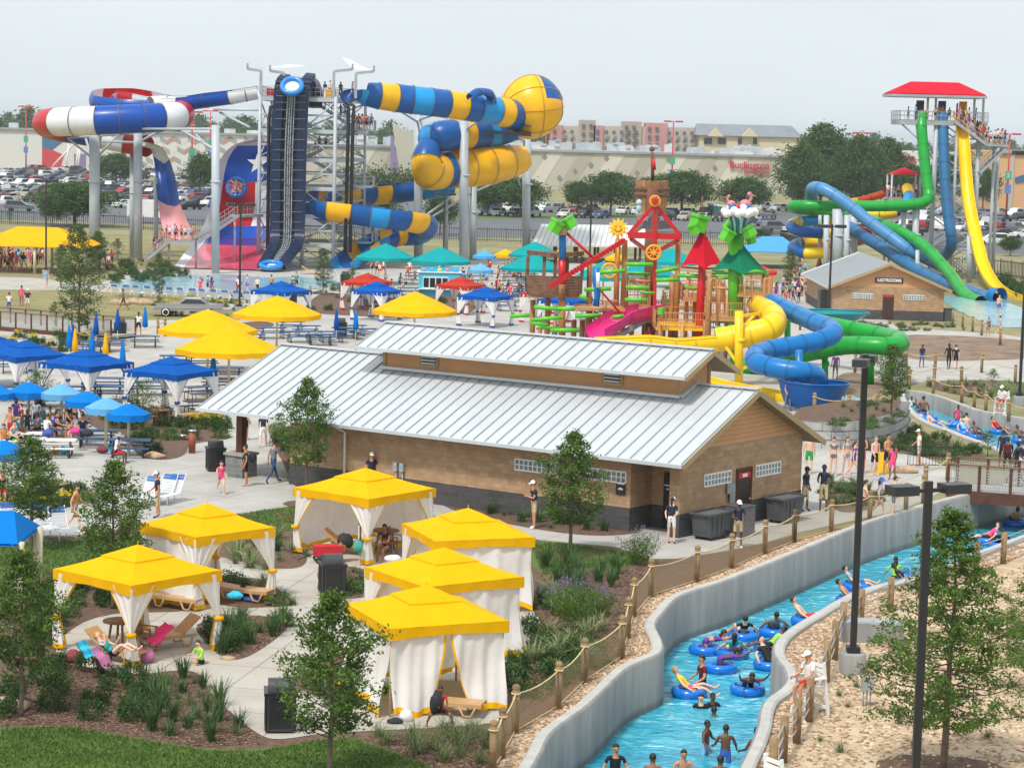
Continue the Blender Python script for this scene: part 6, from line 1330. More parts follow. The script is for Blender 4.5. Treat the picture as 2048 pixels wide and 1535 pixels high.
kb=G(878,590);ki=thing('ice_cream_kiosk','turquoise ice cream kiosk with a coloured topper under a teal umbrella','kiosk',kb,.05);m_kc=M('kiosk_cyan',hexc('3fc0dc'),.4,.05,2.)
MB().box((0,0,1.05),(3.7,2.4,2.1)).build('body',m_kc,ki);mb=MB();mb.box((-.35,-1.22,1.2),(2.3,.06,1.05));w=mb.build('window',m_white,ki);mb=MB()
for i in range(4):mb.box((-1.2+.565*i,-1.262,1.2),(.47,.02,.85))
mb.build('pane',m_dark,w);MB().box((0,-1.3,.62),(3.8,.5,.06)).build('counter',m_white,ki);mb=MB();mb.box((0,-.9,2.35),(3.5,.12,.5));tp=mb.build('topper',M('topper_cyan',hexc('35b6d0'),.4,.1,2.),ki)
for i in range(5):mb=MB();mb.ball((-1.4+.7*i,-.98,2.36),(.2,.05,.14),10,6);mb.build('topper_ball',M('scoop_%s'%('pink','blue','yellow')[i%3],((.8,.2,.35),(.1,.4,.75),(.85,.65,.1))[i%3],.4,.05),tp)
MB().box((0,0,2.13),(3.95,2.6,.09)).build('roof',m_white,ki)
pv=thing('pavilion','open pavilion with a broad white metal roof behind the ship cabin','pavilion',D(1175,515,268),0);e0,e1=D(1063,489,264),D(1288,492,264);r0,r1=D(1082,448,270),D(1293,451,270)
for p,q in(((e0,e1),(r0,r1)),):
 mb=MB();o=[e0,e1,r1,r0];mb.add(o+[k-V((0,0,.18))for k in o],[(0,1,2,3),(7,6,5,4),(0,4,5,1),(1,5,6,2),(3,7,4,0)]);bk2=[r0,r1,V((e1.x,276,e1.z)),V((e0.x,276,e0.z))];mb.add(bk2,[(0,1,2,3)]);ro=mb.build('roof',M('white_roof',(.68,.69,.68),.5,.05,.6),pv,world=True);mb=MB()
 for i in range(24):f=i/23;mb.beam(e0.lerp(e1,f)+V((0,0,.04)),r0.lerp(r1,f)+V((0,0,.04)),.05,.07)
 mb.build('roof_seams',m_seam,ro,world=True)
for i in range(6):
 for Y in(264.6,275):x=e0.x+.4+(e1.x-e0.x-.8)*i/5;MB().beam((x,Y,0),(x,Y,e0.z),.3).build('post',m_rust,pv,world=True)
m_pp=M('play_post',hexc('a8703c'),.5,.1,2.);m_prail=M('play_rail',hexc('c08a58'),.5,.06,2.);m_pg=FM('lgreen');m_pr=M('play_red',hexc('c4121e'),.35,.08,1.);m_plank=M('plank',(.15,.075,.04),.75,.5,2.5,.5);m_or=M('play_orange',hexc('f0a418'),.4,.05);m_mast=M('mast_wood',(.17,.06,.025),.8,.35,2.)
m_ppost=m_pp
ps=thing('play_structure','pirate ship climbing structure with red frame wooden mast and green pipes','play structure',D(1305,690,160),0)
def B3(nm,pts,r,mt,n=8):return MB().tube([D(*p)for p in pts],r,n).build(nm,mt,ps,world=True)
def post(px,y0,Y=158,r=.19,mt=None,nm='post'):t=D(px,y0,Y);MB().cyl((t.x,Y,0),t,r,n=8).build(nm,mt or m_ppost,ps,world=True)
t=D(1305,370,163);MB().cyl((t.x+.1,163,0),t,.48,.42,n=14).build('mast',m_mast,ps,world=True)
c=D(1304,362,164);z1=c.z;z0=D(1304,440,164).z
def staves(cx,cy,za,zb,ra,rb_2,n,nm,mt):
 mb=MB()
 for k in range(n):
  a0,a1=2*PI*(k+.04)/n,2*PI*(k+.96)/n;j=.03*((k*7)%3);vs=[(cx+cos(a)*r,cy+sin(a)*r,z)for z,r in((za,ra),(zb+j,rb_2))for a in(a0,a1)]+[(cx+cos(a)*(r-.1),cy+sin(a)*(r-.1),z)for z,r in((za,ra),(zb+j,rb_2))for a in(a0,a1)]
  mb.add(vs,[(0,1,3,2),(5,4,6,7),(2,3,7,6),(0,4,5,1),(0,2,6,4),(1,5,7,3)])
 return mb.build(nm,mt,ps,world=True)
m_stv=M('stave',(.36,.19,.08),.8,.4,1.6,.5);cn=staves(c.x,c.y,z0,z1,1.02,1.2,22,'crows_nest',m_stv)
for zz,rr in((z1-.55,1.22),(z1-.95,1.2)):mb=MB();mb.lathe([(rr,zz-.14),(rr+.05,zz-.1),(rr+.05,zz+.1),(rr,zz+.14)],24,(c.x,c.y,0));mb.build('hoop',m_plank,cn,world=True)
MB().prism([(c.x+cos(2*PI*i/20)*1.0,c.y+sin(2*PI*i/20)*1.0)for i in range(20)],z0-.1,z0).build('nest_floor',m_plank,ps,world=True)
B3('top_pole',[(1305,362,164),(1305,305,164)],.12,m_mast);MB().ball(D(1304,298,164),.2,10,8).build('pole_ball',m_plank,ps,world=True);B3('flag_roll',[(1307,318,163.8),(1309,340,163.8)],.12,m_pr)
ap,bl_,br_=D(1310,408,157),D(1256,470,157),D(1362,473,157)
for p,q in((ap,bl_),(ap,br_)):MB().beam(p,q,.22,.26).build('frame_bar',m_pr,ps,world=True)
MB().beam(bl_,br_,.3,.42).build('cross_beam',m_pr,ps,world=True)
for p,q in(((1262,478,157),(1300,505,160)),((1356,480,157),(1312,505,160)),((1262,468,157),(1280,455,160)),((1310,405,156.8),(1309,662,156.8))):MB().beam(D(*p),D(*q),.22).build('frame_bar',m_pr,ps,world=True)
m_gs=M('sail_grey',hexc('7d8694'),.8,.06,2.)
for x0,x1,x2,sx in((1303,1303,1265,1291),(1316,1316,1352,1324)):
 MB().extr([D(x0,415,157.4),D(x1,459,157.4),D(x2,456,157.4)],(0,.06,0)).build('sail',m_gs,ps,world=True);s_=D(sx,436,157.3);MB().extr([(s_.x+.3*(1 if k%2==0 else .4)*cos(PI/2+k*PI/5),s_.y,s_.z+.3*(1 if k%2==0 else .4)*sin(PI/2+k*PI/5))for k in range(10)],(0,.03,0)).build('sail_star',m_white,ps,world=True)
def wheel(px,py,Y,r,hub=None):
 c=D(px,py,Y);mb=MB();rot=Quaternion((1,0,0),PI/2);mb.torus(c,r*.85,r*.16,22,6,rot=rot)
 for k in range(8):a=k*PI/4;mb.beam(c,c+V((cos(a)*r*.82,0,sin(a)*r*.82)),r*.16,r*.14,up=(0,1,0))
 w=mb.build('wheel',m_or,ps,world=True);mb=MB();mb.cyl(c-V((0,.2,0)),c+V((0,.1,0)),r*(.28 if not hub else .5),n=12);mb.build('hub',m_pr if hub else m_or,w,world=True)
wheel(1310,402,156.5,.4,1);wheel(1307,505,156.3,.56);wheel(1219,541,156,.56)
mb=MB();p,q=D(1100,573,155),D(1250,479,156.5);n=24
for i in range(n):a_,b_=p.lerp(q,i/n),p.lerp(q,(i+.6)/n);mb.beam(a_,b_,.34,.34);mb.beam(b_,p.lerp(q,(i+1)/n),.22,.22)
mb.build('screw_pump',m_pr,ps,world=True);B3('brace_red',[(1133,466,156),(1187,516,156)],.1,m_pr)
c=D(1236,456,157);mb=MB();mb.cyl(c-V((0,.15,0)),c+V((0,.05,0)),.46,n=20)
for k in range(12):a=2*PI*k/12;u=V((cos(a),0,sin(a)));w=V((-sin(a),0,cos(a)));mb.add([c+u*.42+w*.13,c+u*.42-w*.13,c+u*.74,c+u*.42+w*.13+V((0,-.1,0)),c+u*.42-w*.13+V((0,-.1,0)),c+u*.74+V((0,-.06,0))],[(0,2,1),(3,4,5),(0,3,5,2),(1,2,5,4)])
sn=mb.build('sun',M('sun_yellow',hexc('f8c21a'),.4,.05),ps,world=True);mb=MB()
for s in(-.15,.15):mb.ball(c+V((s,-.17,.12)),.05,6,5)
mb.tube([c+V((.24*cos(a),-.17,.0+.22*sin(a)))for a in[PI+PI*i/8 for i in range(9)]],.03,5);mb.build('sun_features',M('sun_brown',(.25,.08,.02),.5,.05),sn,world=True);B3('sun_post',[(1236,470,157.1),(1236,560,157.1)],.09,m_or)
for px,y0 in((1180,520),(1250,480),(1357,480),(1236,478),(1066,600),(1096,595),(1345,550),(1420,552),(1478,545),(1530,548),(1540,552),(1180,620),(1148,640),(1165,640)):post(px,y0,158 if px<1400 else 150)
for seg,mt,r in(((1124,690,600),m_pp,.24),((1124,600,568),M('totem_brown',(.3,.12,.05),.6,.2),.25),((1124,568,520),m_pr,.25),((1125,520,470),FM('cyan'),.25),((1126,470,448),M('totem_tan',(.55,.3,.2),.6,.2),.3)):
 a_,b_=D(seg[0],seg[1],156),D(seg[0],seg[2],156);MB().cyl((a_.x,156,max(0,a_.z)),b_,r,n=10).build('totem',mt,ps,world=True)
def bucket(px,py,Y,s,rot):
 c=D(px,py,Y);s*=.8;mb=MB();mb.prism([(cos(a)*s*.62,sin(a)*s*.62)for a in[PI*i/3+.3 for i in range(6)]],-s*.55,s*.3);mb.prism([(cos(a)*s*.72,sin(a)*s*.72)for a in[PI*i/3+.3 for i in range(6)]],s*.3,s*.5);q=Quaternion((0,1,0),rot);mb.v=[tuple(c+(q@V(v)))for v in mb.v];mb.build('tipping_bucket',m_pg,ps,world=True)
bucket(1112,452,155.5,1.05,.5);bucket(1138,445,156,1.0,-.6);bucket(1398,445,154,1.35,.25);bucket(1388,458,153.5,.8,-.4);bucket(1455,470,149,1.0,.5);bucket(1462,450,151,.9,.7);bucket(1498,462,149,.9,-.5);bucket(1502,478,150,.7,-.3)
for a_,b_ in(((1168,579),(1222,577)),((1252,528),(1306,529)),((1252,574),(1298,576)),((1250,599),(1294,600)),((1312,543),(1356,536)),((1312,560),(1358,559)),((1062,640),(1125,634)),((1068,614),(1122,618)),((1115,617),(1150,618)),((1195,545),(1250,541)),((1150,632),(1200,630)),((1020,632),(1060,630)),((1060,645),(1095,650)),((1355,550),(1410,553)),((1425,545),(1540,543)),((1420,640),(1470,642)),((1225,634),(1248,632)),((1160,590),(1175,600)),((1100,660),(1160,660)),((1410,556),(1470,554))):
 B3('green_pipe',[(a_[0],a_[1],154),(b_[0],b_[1],154)],.14,m_pg)
B3('blue_pipe',[(1193,535,154),(1191,560,154),(1195,590,154),(1192,612,154)],.22,FM('cyan'));B3('cloud_pipe',[(1196,545,153.7),(1196,575,153.7)],.13,m_white)
def deck(x0,x1,py,Y,dy,mt,nm='deck',rl=True,rh=1.):
 a_,b_=D(x0,py,Y),D(x1,py,Y);z=(a_.z+b_.z)/2;MB().prism([(a_.x,Y),(b_.x,Y),(b_.x,Y+dy),(a_.x,Y+dy)],z-.2,z).build(nm,mt,ps,world=True)
 if rl:rail(ps,[V((a_.x,Y,z)),V((b_.x,Y,z)),V((b_.x,Y+dy,z))],rh,mt=m_prail,step=.16);rail(ps,[V((a_.x,Y,z)),V((a_.x,Y+dy,z)),V((b_.x,Y+dy,z))],rh,mt=m_prail,step=.3)
deck(1312,1415,655,152,5,FM('yellow'));deck(1420,1548,637,148,5,m_prail);deck(1150,1250,616,155,3.5,m_prail,rl=False);deck(1250,1340,640,160,4,m_prail);deck(1475,1545,588,149,4,m_prail);deck(1330,1400,614,162,3,m_prail);deck(1365,1450,598,156,3.5,m_prail);deck(1255,1300,612,158,3,m_prail)
_pnet=MNET('climb_net',(.6,.45,.25),.16,.22,diag=False)
for x0,x1,y0,y1 in((1190,1214,628,668),(1218,1246,632,672)):
 a_,b_,c_,d_=D(x0,y1,154.5),D(x1,y1,154.5),D(x1,y0,154.5),D(x0,y0,154.5);MB().add([a_,b_,c_,d_],[(0,1,2,3)]).build('climbing_net',_pnet,ps,world=True,uv=lambda q,p:(q[0],q[2]))
for px,Y in((1425,148),(1440,152),(1495,148),(1533,148),(1535,153)):
 B3('hoop_rail',[(px-6,650,Y),(px-6,570,Y),(px-2,558,Y),(px+4,556,Y),(px+9,562,Y),(px+10,650,Y)],.07,m_prail,6)
stair(ps,D(1205,690,158),D(1290,640,158),1.1);B3('brace_red',[(1200,580,155),(1240,625,155)],.07,m_pr)
for px,y0,Y in((1210,600,156),(1265,610,158),(1290,560,160),(1330,590,160),(1375,560,158),(1390,585,157),(1440,560,153),(1455,590,152),(1505,560,152),(1515,590,149),(1110,640,155),(1080,655,155),(1245,590,159),(1320,650,152),(1365,650,152),(1410,640,152)):post(px,y0,Y,.13,m_prail if px%2 else m_pp)
for x0,y0,x1,y1,Y in((1075,655,1120,655,155),(1255,545,1300,548,160),(1330,575,1380,577,159),(1260,560,1300,563,158),(1370,575,1420,577,157),(1200,600,1235,603,156),(1425,575,1470,578,150),(1480,575,1530,577,150),(1330,600,1360,603,158),(1280,585,1310,586,156),(1430,655,1480,657,147)):B3('green_pipe',[(x0,y0,Y),(x1,y1,Y)],.1,m_pg if x0%3 else m_prail)
deck(1255,1300,575,160,3,m_prail,rh=.9);deck(1380,1430,575,157,3,m_prail,rh=.9);deck(1190,1240,650,158,3,m_prail,rh=.9)
flume(ps,[(1305,612,158),(1275,618,156),(1240,628,154),(1215,645,152),(1190,660,151)],.9,['pink'],arc=(-190,10),name='pink_slide')
bucket(1322,622,151.5,.5,3.14);bucket(1410,600,154,.5,3.14)
c0,c1=D(1054,588,157),D(1163,588,157);zt=D(1100,550,157).z;ztop=D(1100,512,157).z;mb=MB()
def bow(u):x=c0.x+(c1.x-c0.x)*u;return V((x,157-.9*sin(PI*u)-.0,0))
for k in range(7):
 za=c0.z+(zt-c0.z)*k/7;zb=c0.z+(zt-c0.z)*(k+.93)/7;fl=1+.05*k/7
 for i in range(12):
  u0,u1=i/12,(i+1)/12;p,q=bow(u0),bow(u1);mx=(c0.x+c1.x)/2;p.x=mx+(p.x-mx)*fl;q.x=mx+(q.x-mx)*fl
  mb.add([(p.x,p.y,za),(q.x,q.y,za),(q.x,q.y,zb),(p.x,p.y,zb),(p.x,p.y+.1,za),(q.x,q.y+.1,za),(q.x,q.y+.1,zb),(p.x,p.y+.1,zb)],[(0,1,2,3),(7,6,5,4),(3,2,6,7),(0,4,5,1)])
 for x in(c0.x,c1.x):mb.beam((x,157,za+.06),(x,160.2,za+.06),.1,(zb-za)*.98)
hull=mb.build('ship_cabin',m_plank,ps,world=True)
for u in(0,.3,.5,.72,1):p=bow(u);MB().beam((p.x,p.y+.1,zt),(p.x,p.y+.1,ztop),.24).build('cabin_post',m_plank,hull,world=True)
mb=MB()
for i in range(12):p,q=bow(i/12),bow((i+1)/12);mb.beam((p.x*1.,p.y-.15,ztop+.1+.15*abs(2*i/12-1)),(q.x,q.y-.15,ztop+.1+.15*abs(2*(i+1)/12-1)),.3,.26)
mb.box(((c0.x+c1.x)/2,158.6,ztop+.1),(c1.x-c0.x,3.2,.15));mb.build('cabin_roof',m_plank,hull,world=True)
MB().box(((c0.x+c1.x)/2,158.4,c0.z-.1),(c1.x-c0.x,2.8,.2)).build('cabin_floor',m_prail,hull,world=True)
def tent(px,pya,x0,x1,pyb,Y,key,h,colr,sag=.32):
 a_=D(px,pya,Y);l,r=D(x0,pyb,Y),D(x1,pyb,Y);w=(r.x-l.x)/2;cx=(l.x+r.x)/2;zb=(l.z+r.z)/2;cs_=[V((cx-w,Y-.2,zb)),V((cx+.05*w,Y-w*.9,zb-.1)),V((cx+w,Y-.2,zb)),V((cx,Y+w*.8,zb))];mb=MB()
 for p,q in zip(cs_,cs_[1:]+cs_[:1]):
  def f(u,v):e=p.lerp(q,u);e=e+V((0,0,.25*sin(PI*u)))+(V((cx,Y,zb))-e)*.10*sin(PI*u);k=v**(1+sag);return V((a_.x+(e.x-a_.x)*k,a_.y+(e.y-a_.y)*k,a_.z+(e.z-a_.z)*v))
  mb.grid(f,8,8)
 mb.build('tent',m_fab(key,h),ps,world=True);MB().cyl((cx,Y,0),(cx,Y,a_.z),.42 if key=='tentgreen'else .38,.2,n=12).build('tent_post',colr,ps,world=True);mb=MB()
 for p in cs_:mb.beam((cx,Y,zb-.15),p-V((0,0,.05)),.12)
 mb.build('tent_spreader',colr,ps,world=True)
tent(1405,452,1362,1447,533,154,'tentred','d0142e',m_pr,.15);tent(1476,462,1422,1536,543,150,'tentgreen','0c7a5a',FM('lgreen'),.5)
B3('tent_mast',[(1405,455,154),(1405,392,154)],.05,m_plank,6);B3('green_column',[(1471,650,150),(1472,470,150)],.5,m_pg,12)
c=D(1477,466,149.4);mb=MB()
for k in range(14):a=2*PI*k/14;mb.tube([c+V((cos(a)*.42,sin(a)*.42,0)),c+V((cos(a)*.45,sin(a)*.45,.6)),c+V((cos(a)*.75,sin(a)*.75,1.25))],.11,6,mi=k%2)
mb.build('fountain_spout',[FM('teal'),M('spout_pale',(.45,.62,.62),.4,.05)],ps,world=True);mb=MB();rg=random.Random(5);c2=c+V((0,0,1.35))
for k in range(22):a=2*PI*k/22;mb.ball(c2+V((cos(a)*1.0,sin(a)*1.0,rg.uniform(-.1,.1))),rg.uniform(.2,.3),10,7)
for k in range(10):a=2*PI*k/10;mb.ball(c2+V((cos(a)*.6,sin(a)*.6,.3)),rg.uniform(.2,.27),10,7,mi=1 if k%3==0 else 2 if k%3==1 else 0)
mb.build('clouds',[m_white,FM('cyan'),m_pr],ps,world=True);mp_=M('bird_pink',hexc('c98088'),.5,.15,3.)
for dx,s,d in((-.55,.8,-1),(.35,1.1,1)):
 o=c2+V((dx,-.2,.55));mb=MB();mb.ball(o,(.36*s,.25*s,.26*s),12,8);mb.tube(cat([o+V((.2*s*d,0,.1)),o+V((.34*s*d,0,.35*s)),o+V((.22*s*d,0,.55*s))],4),.09*s,7);mb.ball(o+V((.22*s*d,0,.58*s)),.14*s,9,7);mb.tube([o+V((.3*s*d,-.02,.56*s)),o+V((.7*s*d,-.02,.42*s))],[.06*s,.015],6);mb.build('bird_figure',mp_,ps,world=True)
c=D(1278,405,158);mb=MB();mb.ball(c,(.2,.2,.22),10,8);mb.ball(c-V((0,0,.4)),(.18,.16,.3),10,8);mb.tube([c-V((.1,0,.6)),c-V((.1,0,1.))],.06,6);mb.tube([c-V((-.1,0,.6)),c-V((-.1,0,1.))],.06,6);mb.build('small_figure',M('pale_blue',(.35,.62,.75),.4,.1),ps,world=True)
ysl=thing('body_slide','yellow slide looping out of the play structure behind the roof','water slide',D(1480,760,140),0)
flume(ysl,[(1512,608,150),(1530,617,146),(1546,632,142),(1548,648,139.5),(1532,660,138.5),(1500,668,138.5),(1465,675,138.5),(1432,680,138.5)],[.6,.65,.75,.78,.78,.76,.74,.72],['lyel'],ns=16)
flume(ysl,[(1432,678,138.5),(1390,682,138.5),(1350,684,138.5),(1300,678,138.5),(1240,680,138.5),(1190,682,138.5)],.78,['lyel'],arc=(-195,15));flume(ysl,[(1380,757,133),(1430,768,132),(1490,780,131.5),(1550,790,131),(1580,796,131)],.8,['lyel'],arc=(-195,15))
column(ysl,1478,622,762,137.6,.26,'column',FM('lyel'));mb=MB()
for a_,b_ in(((1480,632,137.6),(1530,625,143)),((1478,665,137.6),(1510,630,142)),((1478,730,137.6),(1450,690,138)),((1478,740,137.6),(1500,730,137.6))):mb.beam(D(*a_),D(*b_),.16)
mb.build('bracket',FM('lyel'),ysl,world=True)
bsl=thing('body_slide','blue tube slide with two hairpin bends ending in an open bowl','water slide',D(1600,830,130),0)
flume(bsl,[(1542,604,147),(1570,617,144),(1600,631,141),(1632,645,138),(1660,655,136),(1666,668,133.5),(1640,680,132.5),(1604,688,132),(1570,694,131.5),(1535,700,131),(1512,710,129.5),(1512,724,127.5),(1540,733,126.5),(1575,740,126),(1610,744,126),(1632,752,127),(1630,764,129.5),(1600,768,132)],.56,['cyan'],ns=16)
c=D(1622,785,127);mb=MB()
def bowlf(u,v):a=u*1.55*PI-.9*PI;r=1.35+.55*v+.15*u;return V((c.x+cos(a)*r*1.05,c.y+sin(a)*r*1.1,.3+1.35*v**1.7-.25*u))
mb.grid(bowlf,30,8);mb.grid(lambda u,v:bowlf(u,v)+V((0,0,-.05))+(bowlf(u,v)-c)*V((1,1,0)).length*.0,30,8);mb.tube([bowlf(i/30,1)for i in range(31)],.06,6);mb.build('bowl',FM('dblue'),bsl,world=True)
for px,Y,y0 in((1598,127.5,700),(1634,128,745)):column(bsl,px,y0,830,Y,.2,'column',FM('cyan'))
gsl=thing('body_slide','green tube slide swinging wide to the right of the blue one','water slide',D(1700,720,145),0)
flume(gsl,[(1560,620,152),(1610,636,151),(1660,650,150),(1710,660,148),(1760,670,146),(1796,678,143),(1800,688,140.5),(1770,692,139.5),(1720,690,140),(1680,692,141),(1640,700,142),(1600,708,143),(1560,716,144),(1520,726,145),(1480,735,146)],.56,['green'],ns=16)
for px,Y,y0 in((1742,141,700),(1575,146,640),(1650,142.5,705)):column(gsl,px,y0,760,Y,.2,'column',FM('green'))
dsh=thing('splash_dish','teal open splash dish behind the blue slide','water slide',D(1665,655,165),0);c=D(1665,640,165)
mb=MB();mb.grid(lambda u,v:c+V((cos(u*2*PI)*2.6*(.25+.75*v),sin(u*2*PI)*2.2*(.25+.75*v),.85*v**2-.25)),30,6);mb.tube([c+V((cos(a)*2.6,sin(a)*2.2,.6))for a in[2*PI*i/30 for i in range(31)]],.07,5);mb.build('dish',FM('teal'),dsh,world=True);MB().cyl((c.x,c.y,0),c,.3,n=8).build('column',FM('teal'),dsh,world=True)
def flat(pts,Y,d=.06):return[D(x,y,Y-d)for x,y in pts]
m_wall=M('mall_beige',hexc('b6b3a4'),.85,.03,.05);m_wall2=M('mall_tan',hexc('a9a292'),.85,.03,.05);m_wall3=M('mall_brown',hexc('8d7c6c'),.85,.05,.1);m_wallw=M('mall_white',hexc('cfcdc9'),.85,.03,.05);m_roofg=M('mall_roof',(.30,.32,.34),.8,.1,.1);m_unit=M('roof_unit_grey',(.45,.49,.51),.6,.2,.3)
m_mred=M('mural_red',hexc('c23a44'),.8,.05,.2);m_mblu=M('mural_blue',hexc('3a6a8c'),.8,.05,.2);m_mgr=M('mural_grey',hexc('9a9a98'),.8,.05,.2);m_mpk=M('mural_pink',hexc('b98480'),.8,.05,.2);m_pur=M('mall_purple',hexc('84789a'),.8,.05,.2)
def slab(par,nm,mt,x0,x1,ztop,Y,depth,zb=0):a_,b_=D(x0,300,Y),D(x1,300,Y);return MB().prism([(a_.x,Y),(b_.x,Y),(b_.x,Y+depth),(a_.x,Y+depth)],zb,ztop).build(nm,mt,par,world=True)
ml=thing('shopping_mall','long beige store with diamond pattern wall and red sign beyond the trees','building',D(1130,390,600),0);ZM=D(1300,308,600).z
slab(ml,'wall',m_wall,610,1640,ZM,600,70)
a_,b_=D(605,300,600),D(1645,300,600);mb=MB();mb.beam((a_.x,599.7,ZM+.2),(b_.x,599.7,ZM+.2),.5,.6);mb.build('coping',m_roofg,ml,world=True)
MB().prism([(a_.x,600.5),(b_.x,600.5),(b_.x,669),(a_.x,669)],ZM,ZM+.15).build('roof',m_roofg,ml,world=True)
mb=MB();k=0
for x in range(640,1600,62):
 k+=1
 if 770<x<860:continue
 o=[(x+22,1),(x+52,1),(x+10,2),(x-20,2)];zz={1:ZM-.2,2:.5};q=[V((D(px,330,600).x,599.92,zz[r]))for px,r in o];mb.add(q,[(0,3,2,1)],0 if k%2 else 1)
for x in range(655,1600,31):
 if 770<x<860:continue
 zc=ZM*(.3+.55*((x//31)%4)/3);c=V((D(x,330,600).x,599.88,zc));mb.add([c+V((0,0,.9)),c+V((-.75,0,.1)),c+V((0,0,-.9)),c+V((.75,0,-.1))],[(0,1,2,3)],2)
mb.build('diamond_pattern',[m_wall2,M('mall_sand',hexc('cbc6b8'),.85,.03,.05),m_wall3],ml,world=True)
def sign(txt,px,py,size,Y=599.6):return place(textmesh(txt,size,.12,.03),D(px,py,Y),(1,0,0),(0,0,1))
m_sred=M('sign_red',hexc('c01830'),.5,.05)
for px,py in((1499,331),(846,293)):
 sign('Burlington',px,py,2.5,599.4 if px>1000 else 594.4).build('sign_lettering',m_sred,ml,world=True);sign('Coat Factory',px+14,py+13,1.25,599.4 if px>1000 else 594.4).build('sign_lettering',m_sred,ml,world=True)
p4=[D(784,244,594),D(812,262,594),D(880,262,594),D(880,350,594),D(800,350,594)];MB().extr(p4,(0,5,0)).build('entrance_block',m_wall,ml,world=True);MB().extr([D(781,272,593.8),D(786,272,593.8),D(800,350,593.8),D(781,350,593.8)],(0,.3,0)).build('purple_fin',m_pur,ml,world=True)
rg=random.Random(12)
for i in range(64):
 x=rg.uniform(690,1570);c=D(x,300,1);Y=rg.uniform(603,655);w,h=rg.uniform(1.5,5.5),rg.uniform(.9,2.6);X=D(x,300,Y).x;mb=MB();mb.box((X,Y,ZM+h/2+.1),(w,rg.uniform(1.5,3),h));mb.box((X+w*.2,Y-.8,ZM+h+.25),(w*.4,1,.3));mb.build('roof_unit',m_unit if i%3 else m_wallw,ml,world=True)
m2=thing('shopping_mall','white store wing with red blue mural and chevron wall at the left','building',D(200,336,690),0);Z2=D(200,263,690).z
slab(m2,'wall',m_wallw,-80,640,Z2,690,60);MB().beam((D(-80,300,690).x,689.6,Z2+.2),(D(640,300,690).x,689.6,Z2+.2),.6,.6).build('coping',m_roofg,m2,world=True)
mb=MB()
for pts,mi in(([(84,268),(118,268),(125,285),(105,300),(84,296)],1),([(84,296),(105,300),(128,310),(122,334),(84,334)],0),([(148,308),(172,308),(172,336),(148,336)],5)):p=flat(pts,690);mb.add(p,[tuple(range(len(p)))[::-1]],mi)
for i in range(9):
 for j in range(4):x,y=292+28*i+6*(j%2),272+20*j;p=flat([(x,y),(x+14,y+8),(x+14,y+18),(x,y+10)],690);mb.add(p,[(3,2,1,0)],2);p=flat([(x+14,y+8),(x+28,y),(x+28,y+10),(x+14,y+18)],690,.07);mb.add(p,[(3,2,1,0)],3 if(i+j)%2 else 4)
mb.build('mural',[m_mred,m_mblu,m_mgr,m_mpk,m_wallw,m_pur],m2,world=True)
for i in range(22):x=rg.uniform(-40,620);Y=rg.uniform(694,730);h=rg.uniform(.8,2.5);X=D(x,300,Y).x;MB().box((X,Y,Z2+h/2),(rg.uniform(2,6),2,h)).build('roof_unit',m_unit,m2,world=True)
for x0,x1,y1 in((150,105,336),(128,132,336),(140,152,336),(160,156,336)):MB().cyl(D(x1,y1-3,680),D(x0 if x0==150 else x1+6,285,684),.3,n=6).build('slanted_mast',m_wallw,m2,world=True)
fl=thing('apartment_block','salmon and beige apartment block on the skyline','building',D(1250,330,800),0)
for x0,x1,y,mt in((1100,1124,250,'pink'),(1120,1160,252,'b'),(1158,1190,240,'b2'),(1186,1206,251,'pink'),(1204,1292,253,'b'),(1244,1282,243,'b2'),(1290,1334,246,'pink'),(1330,1400,255,'b')):
 mt_={'pink':m_mpk,'b':M('flat_beige',hexc('b5aaa0'),.85,.03,.1),'b2':M('flat_tan',hexc('a89888'),.85,.03,.1)}[mt];slab(fl,'wall',mt_,x0,x1,D((x0+x1)/2,y,800).z,800+(.7 if mt=='b'else 0),14)
 for i in range(max(1,int((x1-x0)/15))):
  for j in range(3):c=D(x0+9+15*i,y+12+16*j,799.6);MB().box(c,(1.1,.3,1.3)).build('window',M('hazed_window',(.10,.12,.14),.2,.1),fl,world=True)  # window grey has distance haze mixed into the colour
gh=thing('apartment_block','pale yellow apartment block with grey pitched roof on the skyline','building',D(1470,330,790),0);z0=D(1470,272,790).z;slab(gh,'wall',M('flat_cream',hexc('c9bda2'),.85,.03,.1),1398,1600,z0,790,14);x0,x1=D(1390,272,789).x,D(1606,272,789).x;zr2=D(1470,249,797).z
MB().add([(x0,789,z0),(x1,789,z0),(x1-3,797,zr2),(x0+1,797,zr2),(x1,805,z0),(x0,805,z0)],[(0,1,2,3),(3,2,4,5),(1,4,2),(0,3,5)]).build('roof',M('roof_shingle',(.20,.22,.25),.9,.1,.3),gh,world=True)
for x in(1412,1420,1440,1448,1480,1510):MB().box(D(x,282,789.7),(1.3,.3,2)).build('window',m_dark,gh,world=True)
for x in(1432,1500):c=D(x,266,788);MB().extr([c+V((-2.8,0,-1.2)),c+V((2.8,0,-1.2)),c+V((0,0,1.8))],(0,3,0)).build('dormer',M('flat_cream',0),gh,world=True)
ob=thing('shop_building','orange shop front with a blue sign at the right edge','building',D(2040,415,520),0);zo=D(2030,303,520).z;slab(ob,'wall',M('shop_orange',hexc('d6a878'),.85,.04,.1),1985,2200,zo,520,40);MB().beam((D(1983,300,520).x,519.6,zo),(D(2200,300,520).x,519.6,zo),.5,.8).build('cornice',m_wall2,ob,world=True)
MB().extr(flat([(2030,355),(2060,345),(2060,360),(2030,364)],520),(0,-.3,0)).build('sign',m_mblu,ob,world=True);slab(ob,'pilaster',m_wall,2022,2030,zo-.5,519.7,1)
